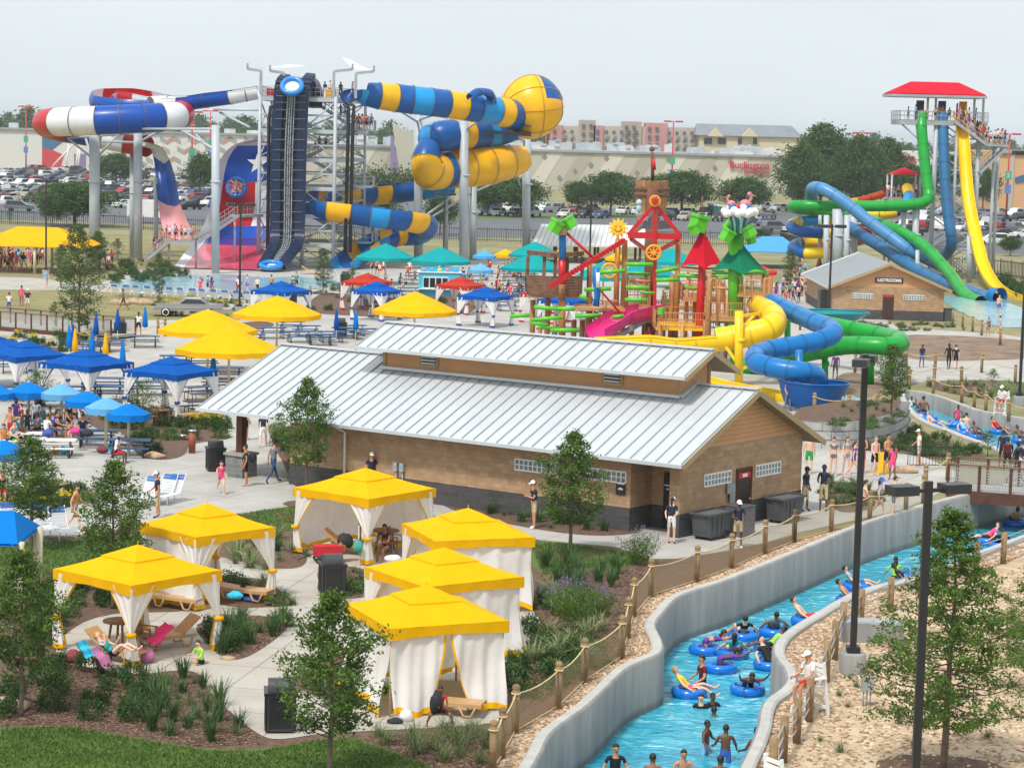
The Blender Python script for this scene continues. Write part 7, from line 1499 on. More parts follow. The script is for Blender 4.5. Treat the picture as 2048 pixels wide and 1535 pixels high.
bw=thing('warehouse','low pale building behind the tall trees at the right','building',D(1720,390,650),0);slab(bw,'wall',m_wallw,1650,2000,D(1700,300,650).z,650,40);slab(bw,'red_panel',m_mred,1790,1830,D(1800,312,650).z,649.5,1)
TG='oaks round the car parks'
def ptree(key,px,base,top,wpx,lab,group=TG):
 p=G(px,base);s=FPX/p.y;tree(key,p,lab,(base-top)/s,wpx/s,'broad_tree',group)
for i,(k,px,b,t,w)in enumerate((('park_a',150,452,358,175),('park_b',105,455,385,60),('park_b',400,402,300,58),('park_a',232,375,302,90),('park_b',975,432,362,80),('park_a',1040,434,350,120),('park_b',1156,432,358,62),('park_a',1221,433,338,112),('park_a',1363,431,336,140),('park_b',1300,428,350,90),('park_a',1488,428,350,112),('park_b',880,470,385,70),('park_b',745,470,372,110),('park_b',2020,512,470,50),('park_b',1522,480,456,45))):
 ptree(k,px,b,t,w,('broad dark oak by the left car park fence','smaller tree beside the broad dark oak','round tree before the chevron wall','bushy tree behind the raft slide columns','tree left of the yellow dome column','tree right of the yellow dome column','small round oak between two parked rows','broad oak left of the wooden mast','broad oak right of the wooden mast','oak directly behind the wooden mast','oak in front of the red store sign','tree behind the tall striped slide columns','tree behind the striped slide troughs','small tree on the verge by the white parked car','small dark tree right of the green tent')[i])
for k,px,b,t,w in(('tall',1603,425,282,110),('tall',1640,420,238,150),('tall',1715,425,262,120),('tall',1770,420,268,110),('park_a',1810,425,320,100),('park_a',1905,420,300,90),('park_b',1965,425,330,70),('park_a',1850,420,325,80)):ptree(k,px,b,t,w,'tall dense tree in the grove behind the green slide','tall trees in the right-hand grove')
rg=random.Random(31)
for i in range(100):
 px=-20+2090*i/99+rg.uniform(-8,8);Y=rg.uniform(930,1250)if px<1000 else rg.uniform(1050,1500);b=D(px,300,Y);b.z=0;h=rg.uniform(14,21)*(1 if px<720 else .95)
 tree('distant',b,'hazy tree in the far tree line',h,h*rg.uniform(.7,1.1),'distant_tree','far tree line')
hd=MB();hg=random.Random(2)
for i in range(2600):px=hg.uniform(690,860);p=D(px,366,590);leaf(hd,(p.x,585+hg.uniform(-3,3),abs(hg.gauss(1.6,1.6))),.9,.5,hg)
solo(hd,'hedge',m_far,'long hedge at the foot of the beige store wall','hedge')
m_paint=MOBJ('car_paint',.3,.4);m_tyre=M('tyre',(.015,.015,.016),.8,.1);m_cgl=M('car_glass',(.02,.025,.03),.1,.1)
def car_mb(kind):
 pr=dict(sedan=([(-2.3,.35),(-2.32,.85),(-1.75,.98),(-1.15,1.42),(.35,1.45),(1.15,.98),(2.2,.82),(2.33,.4)],[(-1.62,1.0),(-1.1,1.38),(.3,1.40),(1.0,1.0)]),suv=([(-2.35,.4),(-2.38,1.0),(-2.15,1.72),(-1.8,1.8),(.25,1.78),(1.1,1.12),(2.25,.98),(2.38,.45)],[(-2.1,1.12),(-1.95,1.66),(.2,1.68),(.95,1.12)]),pickup=([(-2.8,.5),(-2.82,1.1),(-.75,1.12),(-.65,1.72),(-.4,1.8),(.75,1.76),(1.45,1.14),(2.6,1.02),(2.75,.5)],[(-.62,1.15),(-.5,1.68),(.7,1.68),(1.3,1.15)]))[kind]
 b=MB();o,g=pr;n=len(o);W_=.9
 ins=lambda z:W_ if z<1.05 else W_-.17*(z-1.05)/.7
 L_=[(x,-ins(z),z)for x,z in o];Rr=[(x,ins(z),z)for x,z in o];b.add(L_+Rr,[tuple(range(n)),tuple(range(n,2*n))[::-1]]+[(i,n+i,n+(i+1)%n,(i+1)%n)for i in range(n)])
 gl=MB()
 for s in(-1,1):q=[(x,s*(ins(z)+.012),z)for x,z in g];gl.add(q,[tuple(range(4))])
 for i,j in((0,1),(2,3)):(xa,za),(xb,zb)=g[i],g[j];e=-.10 if i==0 else .12;gl.add([(xa+e,-ins(za)+.1,za+.02),(xa+e,ins(za)-.1,za+.02),(xb+e,ins(zb)-.1,zb+.02),(xb+e,-ins(zb)+.1,zb+.02)],[(0,1,2,3)])
 wh=[]
 for x in(-1.4 if kind!='pickup'else-1.7,1.45 if kind!='pickup'else 1.7):
  for s in(-1,1):w=MB();w.lathe([(.0,-.11),(.33,-.11),(.35,0),(.33,.11),(0,.11)],12,(x,0,.34),axis='y');w.v=[(q[0],q[1]-.0+s*.82,q[2]-.0)for q in w.v];wh.append(w)
 lt=MB()
 for s in(-.6,.6):lt.box((max(x for x,_ in o)-.06,s,.78),(.12,.36,.16))
 return b,gl,wh,lt
for w_ in(0,):
 CARP={};CARS_={}
 for kd in('sedan','suv','pickup'):
  b,gl,wh,lt=car_mb(kd);CARP[kd]=(b,gl,wh,lt)
CCOL=(('white',(.78,.78,.77),30),('silver',(.45,.47,.49),20),('grey',(.12,.13,.14),15),('black',(.015,.015,.018),14),('red',(.30,.02,.025),9),('blue',(.03,.07,.18),8),('beige',(.42,.36,.27),4))
def car(x,y,rz,kd,cn,lab,parts,group):
 cc=c4(dict((a,b)for a,b,_ in CCOL)[cn]);k=(kd,parts);b,gl,wh,lt=CARP[kd]
 if k not in CARS_:
  if parts:
   t=thing('parked_car',lab,'car',(x,y,.01),rz,group);b.build('body',m_paint,t);gl.build('windows',m_cgl,t);lt.build('headlights',m_wallw,t)
   for w in wh:w.build('wheel',m_tyre,t)
  else:
   mb=MB();mb.join(b,mi=0).join(gl,mi=1)
   for w in wh:mb.join(w,mi=2)
   t=mb.build('parked_car',[m_paint,m_cgl,m_tyre]);t.location=(x,y,.01);t.rotation_euler.z=rz;tag(t,lab,'car',group);t.color=cc
  for c in KIDS.get(t.name,[]):c.color=cc
  CARS_[k]=t;return t
 t=dup(CARS_[k],(x,y,.01),rz,lab,group,cmap={'*':cc});return t
rg=random.Random(77)
def cars(Y,px0,px1,where,parts=False,gap=.1,step=2.8,ang=1.15,py=None):
 x=D(px0,400,Y).x;x1=D(px1,400,Y).x
 while x<x1:
  if rg.random()>gap:
   kd=rg.choices(('sedan','suv','pickup'),(5,5,2))[0];cn=rg.choices([c[0]for c in CCOL],[c[2]for c in CCOL])[0]
   car(x,Y+rg.uniform(-.3,.3),ang+rg.choice((0,PI))+rg.uniform(-.04,.04),kd,cn,'%s %s parked in the %s'%(cn,kd,where),parts,'cars in the car parks')
  x+=step
for i,Y in enumerate((398,416,437,458,480,505,532,562,594,628,662)):cars(Y,-10 if i else 250,445,'left car park, %s'%(('row behind the oak','second row','third row','middle rows','middle rows','middle rows','back rows','back rows','back rows','row before the store','row before the store')[i]),i<2,.1 if i<8 else .2,2.8 if i<6 else 3.4,1.15 if i%2 else .75)
for Y in(405,428):cars(Y,860,1560,'middle car park behind the small trees',Y<410,.2,3.0,1.2)
for Y,a in((365,1480),(388,1500),(412,1850),(440,1850),(470,1500)):cars(Y,a,2075,'right car park behind the slide tower',Y<380,.15,3.0,.35 if Y<370 else .9)
car(D(40,400,372).x,372,.1,'suv','grey','dark grey SUV alone on the left car park lane',True,None);car(D(1985,480,338).x,338,3.1,'suv','white','white SUV at the front of the right car park',True,None);car(D(12,380,392).x,392,.5,'pickup','white','white pickup at the left edge of the car park',True,None)
tk=thing('box_truck','white box truck parked behind the raft slide stairs','truck',G(295,446),.2);MB().box((0,0,2.1),(6,2.4,2.6)).build('box',m_white,tk);mb=MB();mb.box((3.9,0,1.4),(1.7,2.2,1.7),taper=.85);mb.build('cab',m_white,tk)
for x in(-2,3.6):
 for s in(-1.05,1.05):w=MB();w.lathe([(0,-.15),(.5,-.15),(.5,.15),(0,.15)],12,(x,0,.5),axis='y');w.v=[(q[0],q[1]+s,q[2])for q in w.v];w.build('wheel',m_tyre,tk)
vc=thing('vintage_car','silver grey vintage car displayed on the lawn behind yellow umbrellas','car',G(376,632),.12);m_vp=M('vintage_paint',(.30,.29,.29),.22,.05,coat=.5)
pr=[(-2.6,.45),(-2.75,.95),(-1.6,1.0),(-1.0,1.42),(.2,1.45),(.8,1.0),(2.4,.92),(2.6,.5)];mb=MB();n=len(pr);mb.add([(-x,-.95 if z<1.1 else-.75,z)for x,z in pr]+[(-x,.95 if z<1.1 else .75,z)for x,z in pr],[tuple(range(n)),tuple(range(n,2*n))[::-1]]+[(i,n+i,n+(i+1)%n,(i+1)%n)for i in range(n)]);mb.build('body',m_vp,vc)
mb=MB()
for s in(-1,1):mb.add([(1.45,s*.97,1.06),(.95,s*.81,1.36),(-.15,s*.80,1.39),(-.62,s*.97,1.06)],[(0,1,2,3)])
mb.build('windows',m_cgl,vc);mb=MB();mb.beam((-2.6,-.97,.72),(2.6,-.97,.72),.03,.07);mb.box((-2.72,0,.52),(.2,1.9,.16));mb.build('chrome_trim',m_rail,vc)
for x in(-1.7,1.6):
 for s in(-.86,.86):w=MB();w.lathe([(0,-.12),(.36,-.12),(.36,.12),(0,.12)],14,(x,0,.36),axis='y');w.v=[(q[0],q[1]+s,q[2])for q in w.v];wo=w.build('wheel',m_tyre,vc);w=MB();w.lathe([(.2,-.13),(.27,-.13),(.27,.13),(.2,.13)],14,(x,0,.36),axis='y');w.v=[(q[0],q[1]+s,q[2])for q in w.v];w.build('whitewall',m_white,wo)
def iron(pts,lab,h=1.9):
 P=[G(x,y)for x,y in pts];t=thing('iron_fence',lab,'fence',P[0],0);mb=MB();m2_=MB();m3=MB()
 for a,b in zip(P,P[1:]):
  n=int((b-a).length/.32)
  for i in range(n):p=a.lerp(b,i/n);(m3 if i%8==0 else mb).beam(p,p+V((0,0,h+(.1 if i%8==0 else 0))),.09 if i%8==0 else .05)
  for z in(.25,h-.2):m2_.beam(a+V((0,0,z)),b+V((0,0,z)),.07)
 mb.build('pickets',m_black,t,world=True)['kind']='stuff';m2_.build('rails',m_black,t,world=True);m3.build('posts',m_black,t,world=True)['kind']='stuff'
iron([(-30,446),(200,455),(440,468)],'black iron fence along the left car park');iron([(440,468),(620,486),(860,480),(1060,486)],'black iron fence behind the striped slide');iron([(1060,486),(1560,492),(1640,515)],'black iron fence behind the play structure');iron([(1880,545),(2000,552),(2070,562)],'black iron fence beside the yellow drop slide')
m_lr=M('lamp_red',hexc('c02a32'),.5,.05)
def redlamp(px,base,top,lab):
 p=G(px,base);H=D(px,top,p.y).z;t=thing('car_park_lamp',lab,'lamp post',p,0,'red car park lamps');MB().cyl((0,0,0),(0,0,H),.2,.14,n=8).build('pole',m_lr,t);mb=MB()
 for s in(-1,1):mb.box((s*1.3,0,H),(1.6,.8,.35));mb.beam((0,0,H),(s,0,H),.15)
 mb.build('lamp_head',m_lr,t)
 for z,c,tx in((H*.52,'bgreen','5'if px==2012 else None),(H*.36,'bblue',None)):
  s_=MB();s_.box((0,-.25,z),(1.2,.08,1.7));o=s_.build('banner',M(c,(.05,.35,.2)if c=='bgreen'else(.1,.2,.5),.7,.1),t)
  if tx:place(textmesh(tx,1.2,.01),(0,-.31,z),(1,0,0),(0,0,1)).build('banner_lettering',m_white,o)
for px,b,tp,lb in((52,348,213,'red car park lamp at the far left'),(383,395,224,'red car park lamp behind the raft slide'),(1342,405,243,'red car park lamp right of the mast'),(1718,410,266,'red car park lamp in front of the grove'),(2012,440,268,'red car park lamp at the right edge'),(1474,355,252,'small red lamp on the store roof line'),(1090,352,262,'distant red lamp by the yellow dome'),(420,352,222,'distant red lamp over the left store wing')):redlamp(px,b,tp,lb)
PTP=None
for i in range(9):
 p=G(1422+8.2*i,432+1.6*i)
 if PTP is None:PTP=thing('portable_toilet','dark teal portable toilet in the row behind the red tent','portable toilet',p,.1,'portable toilets');m_pt=M('toilet_teal',(.02,.12,.13),.5,.1);MB().box((0,0,1.1),(1.1,1.2,2.2)).build('body',m_pt,PTP);mb=MB();mb.tube([(0,-.62,2.2),(0,.62,2.2)],.56,10,flat=.35);mb.build('roof',m_wallw,PTP);MB().box((0,-.62,1.),(.8,.04,1.8)).build('door',M('toilet_door',(.03,.17,.18),.5,.1),PTP)
 else:dup(PTP,p,.1)
for i,(px,py,s,lb)in enumerate(((20,1412,.55,'flat tan boulder at the left edge of the mulch bed'),(240,606,.8,'row of tan boulders on the dry lawn, left'),(265,604,.7,'row of tan boulders on the dry lawn, middle'),(290,606,.75,'row of tan boulders on the dry lawn, right'),(310,912,.45,'flat tan boulder at the corner of the shrub bed'),(1810,940,.6,'tan boulder beside the black barrier'),(130,985,.45,'tan boulder behind the left tree'),(455,1316,.2,'small tan rock at the bed edge'))):
 rgb=random.Random(i);mb=MB();mb.ball((0,0,0),(1.,.7,.42),14,9);ph=[rgb.uniform(0,6)for _ in range(3)];mb.v=[(x*(1+.18*sin(4*y+ph[0])),y*(1+.2*sin(3*x+ph[1])),z*(1+.25*sin(3*x+4*y+ph[2])))for x,y,z in mb.v];mb.v=[(x*s,y*s,z*s)for x,y,z in mb.v];o=mb.build('boulder',M('boulder_tan',(.42,.30,.2),.9,.3,2.5,.5));o.location=G(px,py,s*.18);tag(o,lb,'rock')
def shade(px0,px1,py,Y,dep,rise,key,lab,posts):
 a_,b_=D(px0,py,Y),D(px1,py,Y);z=a_.z;t=thing('shade_canopy',lab,'shade canopy',((a_.x+b_.x)/2,Y,0),0);w=b_.x-a_.x;n=max(1,round(w/9));mb=MB()
 for k in range(n):
  xa,xb=a_.x+w*k/n,a_.x+w*(k+1)/n;c=(xa+xb)/2;o=[V((xa,Y,z)),V((xb,Y,z)),V((xb,Y+dep,z)),V((xa,Y+dep,z))];tp=[V((c-w/n*.18,Y+dep/2,z+rise)),V((c+w/n*.18,Y+dep/2,z+rise))]
  mb.add(o+tp,[(0,1,5,4),(2,3,4,5),(1,2,5),(3,0,4)]);mb.add([p-V((0,0,.08))for p in o+tp],[(4,5,1,0),(5,4,3,2),(5,2,1),(4,0,3)])
 mb.build('canopy',m_fab(key,0 if 'canopy_'+key in MATS else FAB[key]),t,world=True)
 for px in posts:x=D(px,py,Y).x;MB().cyl((x,Y+.3,0),(x,Y+.3,z),.14,n=8).build('post',M('cream_pole',0),t,world=True);MB().cyl((x,Y+dep-.3,0),(x,Y+dep-.3,z),.14,n=8).build('post',M('cream_pole',0),t,world=True)
shade(-60,172,490,222,9,1.7,'yellow','big yellow shade canopy over a waiting crowd at the left',(-40,68,160));shade(1495,1610,503,262,9,1.6,'sky','light blue shade canopy behind the coil slides',(1500,1605));shade(-60,35,1085,66,3.2,.7,'mid','blue shade roof cut off at the left edge beside the dark tree',(35,))
NT=[('oak_a',660,1562,1165,215,'young tree in front of the nearest yellow cabana'),('oak_b',612,990,752,112,'slim young tree against the left part of the brick wall'),('oak_a',1140,1108,858,145,'young tree on the lawn before the glass block windows'),('oak_c',62,1098,868,135,'dense young tree left of the white lounge chairs'),('oak_b',226,1215,912,150,'airy young tree behind the open yellow cabana'),('oak_c',42,1432,1085,170,'dark young tree at the left edge by the flat boulder'),('cypress',1886,1545,1003,330,'big feathery tree on the sandy bank behind the nearest lamp'),('cypress',2075,1390,1090,190,'feathery tree cut off by the right edge'),('wispy',158,690,452,105,'tall wispy willow-like tree by the left bridge'),('oak_c',1782,862,722,75,'young tree on the stone-walled bed'),('sapling',1975,912,858,46,'small bush tree on the near bank of the upper river'),('wispy',318,603,508,32,'slim tree in front of the splash pool'),('oak_c',196,540,462,44,'young tree right of the yellow shade canopy'),('wispy',122,575,490,44,'thin pale tree in front of the yellow shade canopy'),('wispy',646,590,498,46,'thin pale tree right of the conveyor foot'),('sapling',705,600,530,36,'bush tree behind the red cabana'),('open',80,832,735,90,'airy shrub tree before the left blue cabana'),('open',285,860,755,90,'airy shrub tree before the corner blue cabana'),('wispy',1580,580,500,40,'slim tree left of the restroom block'),('oak_c',1275,600,525,50,'dark young tree behind the climbing pipes'),('oak_c',1392,395,372,30,'far tree right of the mast'),('sapling',235,520,475,30,'sapling beside the raft slide column'),('sapling',20,448,420,18,'sapling at the left iron fence'),('sapling',1985,775,735,30,'sapling by the wet pad')]
NT+=[('sapling',955,612,575,34,'sapling right of the ice cream kiosk'),('sapling',110,660,600,30,'sapling at the left footbridge')]
for k,px,b,t,w,lb in NT:
 p=G(px,b,.02);s=FPX/p.y;H=(b-t)/s*1.03
 if px==1782:p.z=1.2;p=G(px,b-30,1.2)
 tree(k,p,lb,H,w/s)
for px,py,r in((1140,1108,1.3),(612,1008,.9),(1886,1545,1.6),(600,1032,1.0)):c=G(px,py);rgm=random.Random(px);sheet('mulch_ring',[V((c.x+cos(a)*r*rgm.uniform(.9,1.1),c.y+sin(a)*r*rgm.uniform(.9,1.1)))for a in[2*PI*i/24 for i in range(24)]],.0235,m_mulch)
rg=random.Random(99)
def scatter(poly,n,keys,lab,group,s0=.8,s1=1.2,z=.02,mind=0.):
 P=GP(poly,z if z>1 else 0.);xs=[p.x for p in P];ys=[p.y for p in P];done=[];tries=0
 while len(done)<n and tries<n*60:
  tries+=1;p=V((rg.uniform(min(xs),max(xs)),rg.uniform(min(ys),max(ys))))
  if not inpoly(p,P)or any((p-q).length<mind for q in done):continue
  done.append(p);plant(rg.choice(keys),0,0,lab,rg.uniform(s0,s1),group,loc=(p.x,p.y,z))
scatter([(0,1395),(110,1330),(260,1352),(300,1380),(270,1450),(120,1440),(0,1440)],15,['shrub','shrub2'],'dark leafy shrub in the front left mulch bed','shrubs of the front left bed',.8,1.15,mind=1.0)
scatter([(270,1365),(405,1352),(430,1395),(500,1470),(470,1495),(330,1478),(265,1440)],26,['strap','strap','strap2','tuft'],'green strap-leaf clump in the front left mulch bed','grass clumps of the front left bed',.6,.95,mind=.6)
scatter([(444,1232),(550,1236),(580,1250),(548,1278),(490,1312),(450,1312),(400,1255)],16,['strap','strap','shrub2','strap2'],'strap-leaf plant in the bed right of the open cabana','plants of the bed right of the open cabana',.8,1.1,mind=.5)
scatter([(444,1130),(560,1145),(614,1130),(614,1100),(560,1075),(450,1085)],16,['striped','striped','tuft','strap2'],'pale striped grass in the bed between the yellow cabanas','striped grasses between the cabanas',.8,1.15,mind=.5)
scatter([(444,1156),(525,1160),(600,1208),(560,1210)],10,['tuft','tuft','low'],'small grass tuft in the narrow bed behind the bag bench','tufts of the narrow bed',.8,1.2,mind=.4)
scatter([(635,1140),(740,1142),(745,1188),(700,1196),(660,1188)],9,['tuft','low'],'low plant round the trash bin in the bed','low plants round the bed bin',.7,1.1,mind=.4)
scatter([(1085,1125),(1240,1140),(1235,1180),(1100,1170)],12,['strap','strap2'],'tall strap-leaf clump between lawn and rope net fence','strap-leaf clumps by the fence',.85,1.1,mind=.75)
for px,py,s,lb in((1280,1128,1.05,'purple-flowering sage bush by the staff at the building corner'),(1150,1252,1.25,'large purple-flowering sage bush beside the closed cabana'),(1200,1230,.8,'smaller sage bush beside the large one'),(1120,1225,.8,'sage bush behind the closed cabana curtain')):plant('sage',px,py,lb,s)
scatter([(1060,1270),(1200,1250),(1210,1330),(1120,1370),(1020,1410),(1010,1340)],34,['shrub','low','striped','shrub2','low'],'mixed shrub packed between the cabanas and the rope net fence','shrubs along the rope net fence',.75,1.15,mind=.45)
scatter([(1080,1180),(1180,1185),(1160,1230),(1080,1240)],12,['striped','strap','low'],'pale grass behind the sage bush','grasses behind the sage',.8,1.1,mind=.5)
scatter([(730,1475),(1000,1460),(985,1530),(870,1530)],22,['tuft'],'fine grass tuft in the mulch before the nearest cabana','tufts before the nearest cabana',1.0,1.7,mind=.5)
scatter([(620,1350),(700,1300),(760,1390),(690,1415),(600,1378)],10,['low','tuft'],'low plant under the tree by the nearest cabana','low plants under the tree',.8,1.1,mind=.5)
scatter([(110,1160),(260,1140),(300,1225),(180,1225),(95,1290),(0,1340),(0,1180)],30,['shrub','strap','low','low','shrub2'],'leafy shrub behind the open cabana','shrubs behind the open cabana',.8,1.3,mind=.7)
scatter([(890,1005),(1010,1042),(1140,1064),(1230,1066),(1200,1048),(880,992)],16,['strap2','tuft','strap2'],'small strap plant at the foot of the brick wall','wall foot plants',.7,1.1,mind=.6)
scatter([(175,822),(266,810),(369,846),(456,840),(456,876),(378,883),(330,915),(275,908),(257,873)],40,['shrub','shrub2','low','low'],'shrub in the bed behind the drinking fountain','shrubs behind the fountain',.8,1.2,mind=.6)
scatter([(380,838),(456,830),(458,842),(390,852)],14,['flower'],'yellow flowering plant along the lounge pad','yellow flowers by the lounge pad',.7,.9,mind=.3)
scatter([(532,856),(565,850),(636,905),(655,975),(590,980),(565,915)],22,['striped','low','shrub2','strap2'],'shrub in the bed round the slim young tree','shrubs round the slim tree',.8,1.1,mind=.5)
scatter([(-20,675),(60,664),(218,666),(222,688),(160,702),(-20,706)],30,['shrub2','low','flower'],'shrub in the bed beside the left bridge','shrubs beside the left bridge',.8,1.2,mind=.7)
scatter([(-20,990),(80,976),(188,980),(186,1002),(105,1016),(-20,1032)],18,['low','shrub2','flower'],'shrub in the bed behind the lounge chairs','shrubs behind the lounge chairs',.8,1.2,mind=.6)
scatter([(1645,962),(1700,968),(1758,986),(1775,1004),(1700,1026),(1655,1010)],26,['low','tuft','strap2'],'low plant in the bed between the two walkways','plants between the walkways',.7,1.1,mind=.5)
scatter([(1655,873),(1740,872),(1840,862),(1880,884),(1960,908),(1905,922),(1800,902),(1665,895)],64,['low','tuft','shrub2','low','strap2'],'low plant below the stone retaining wall','plants below the retaining wall',.7,1.2,mind=.6)
scatter([(650,585),(950,588),(990,600),(900,636),(700,630),(610,623)],34,['low','tuft','shrub2'],'shrub in the bed before the red and blue cabanas','shrubs before the far cabanas',.9,1.3,mind=.9)
scatter([(1830,768),(2048,770),(2048,796),(1950,798)],22,['low','striped','tuft'],'grassy plant on the upper river bank','plants of the upper bank',.9,1.4,mind=.8)
scatter([(60,545),(300,520),(440,560),(240,575),(150,560)],40,['low','tuft','shrub2'],'shrub on the verge before the splash pool','shrubs before the splash pool',1.,1.6,mind=1.)
scatter([(300,600),(520,605),(560,640),(420,650),(330,630)],30,['low','tuft','flower'],'plant in the border behind the yellow umbrellas','border plants behind the umbrellas',.9,1.4,mind=.8)
scatter([(1630,1400),(1800,1290),(2040,1180),(2040,1520),(1600,1530)],26,['tuft'],'weed tuft on the sandy bank','weeds on the sand',.5,1.0,mind=1.)
scatter([(1690,810),(1780,800),(1815,845),(1720,862),(1620,868)],20,['low','tuft'],'low plant on top of the stone-walled bed','plants on the walled bed',.7,1.1,1.21,mind=.5)
scatter([(2000,560),(2048,575),(2048,600),(2010,580)],14,['shrub'],'hedge shrub beside the yellow slide end','shrubs by the yellow slide end',1.3,1.8,mind=1.)
scatter([(1655,640),(1880,650),(1960,662),(1800,662)],24,['low','tuft'],'low plant in front of the restroom block','plants before the restroom block',.8,1.2,mind=.8)
scatter([(230,590),(440,602),(560,592),(690,578),(700,585),(560,602),(430,610)],20,['low','tuft','shrub2'],'shrub along the near edge of the splash pool','shrubs along the pool edge',.9,1.4,mind=.9);scatter([(230,560),(330,550),(340,535),(240,545)],14,['low','tuft','shrub'],'shrub behind the splash pool','shrubs behind the pool',.9,1.4,mind=.8)
def litter(name,poly,n,sz,mats,seed,z=.02):
 P=GP(poly);r2=random.Random(seed);mb=MB();xs=[p.x for p in P];ys=[p.y for p in P];k=0
 while k<n:
  p=V((r2.uniform(min(xs),max(xs)),r2.uniform(min(ys),max(ys))))
  if inpoly(p,P):
   k+=1;a=r2.uniform(0,6.3);L=sz*r2.uniform(.5,1.5);w=L*r2.uniform(.25,.9);h=w*r2.uniform(.3,.7);c,s=cos(a),sin(a);mi=r2.randrange(len(mats));b=len(mb.v)
   mb.v+=[(p.x+c*x-s*y,p.y+s*x+c*y,z+q)for x,y,q in((-L,0,0),(0,-w,0),(L,0,0),(0,w,0),(r2.uniform(-.3,.3)*L,0,h))]
   for f in((0,1,4),(1,2,4),(2,3,4),(3,0,4)):mb.f.append(tuple(b+i for i in f));mb.m.append(mi);mb.sm.append(False)
 o=mb.build(name,mats);o['kind']='stuff'
stn=[M('stone_%d'%i,c,.85,.2,9.)for i,c in enumerate(((.46,.33,.21),(.34,.21,.12),(.58,.46,.33),(.25,.15,.09)))]
gp=[(1003,1516),(1030,1467),(1116,1417),(1168,1366),(1243,1317),(1255,1277),(1267,1234),(1301,1194),(1393,1164),(1462,1138),(1529,1108),(1588,1085),(1662,1063),(1739,1044),(1811,1027)]
lbp=[q for q in LB if q[0]<1830]
litter('river_stones',gp+lbp[::-1],9000,.07,stn,1,.012)
litter('river_stones',[q for q in RF if q[1]<1530]+[q for q in RB if 1080<q[1]<1530][::-1],6000,.07,stn,2,.012)
chp=[M('chip_%d'%i,c,.95,.2,9.)for i,c in enumerate(((.10,.055,.035),(.05,.028,.02),(.17,.10,.065),(.24,.16,.10)))]
litter('mulch_chips',[(0,1380),(110,1322),(260,1350),(405,1350),(470,1435),(535,1490),(380,1492),(240,1465),(0,1450)],9000,.04,chp,3)
litter('mulch_chips',[(720,1473),(1000,1458),(985,1560),(900,1560),(790,1500)],4000,.04,chp,4);litter('mulch_chips',[(1080,1150),(1290,1135),(1262,1235),(1240,1315),(1020,1440),(1012,1340),(1085,1240)],6000,.045,chp,5);litter('mulch_chips',[(440,1228),(550,1234),(582,1248),(548,1280),(490,1316),(450,1318),(390,1252)],3000,.04,chp,6,.026)
snd=[M('straw_%d'%i,c,.95,.2,9.)for i,c in enumerate(((.30,.19,.10),(.50,.38,.24),(.62,.50,.36),(.22,.14,.08)))]
litter('straw',[(1560,1560),(1640,1420),(1680,1330),(1730,1265),(1800,1235),(2060,1125),(2060,1560)],9000,.07,snd,7,.008)
def lawn_blades(poly,n,seed,z=.012):
 P=GP(poly);r2=random.Random(seed);mb=MB();xs=[p.x for p in P];ys=[p.y for p in P];k=0
 while k<n:
  p=V((r2.uniform(min(xs),max(xs)),r2.uniform(min(ys),max(ys))))
  if inpoly(p,P):k+=1;a=r2.uniform(0,6.3);h=r2.uniform(.04,.10);w=.022;mb.add([(p.x-cos(a)*w,p.y-sin(a)*w,z),(p.x+cos(a)*w,p.y+sin(a)*w,z),(p.x+r2.gauss(0,.05),p.y+r2.gauss(0,.05),z+h)],[(0,1,2)])
 o=mb.build('grass',MLEAF('lawn_blade',(.055,.12,.018),(.15,.24,.045),(.28,.30,.10)));o['kind']='stuff'
lawn_blades([(0,1458),(130,1453),(300,1483),(420,1503),(535,1500),(640,1481),(711,1478),(780,1503),(860,1535),(860,1600),(0,1600)],26000,1);lawn_blades([(469,1029),(597,1011),(720,1020),(720,1050),(589,1060),(550,1063)],5000,2);lawn_blades([(1060,1083),(1130,1088),(1230,1101),(1295,1122),(1240,1134),(1160,1139),(1085,1149)],5000,3);lawn_blades([(0,1088),(205,1080),(285,1072),(285,1098),(205,1123),(90,1148),(0,1148)],7000,4)
LFT,RGT,BCK=-PI/2,PI/2,PI
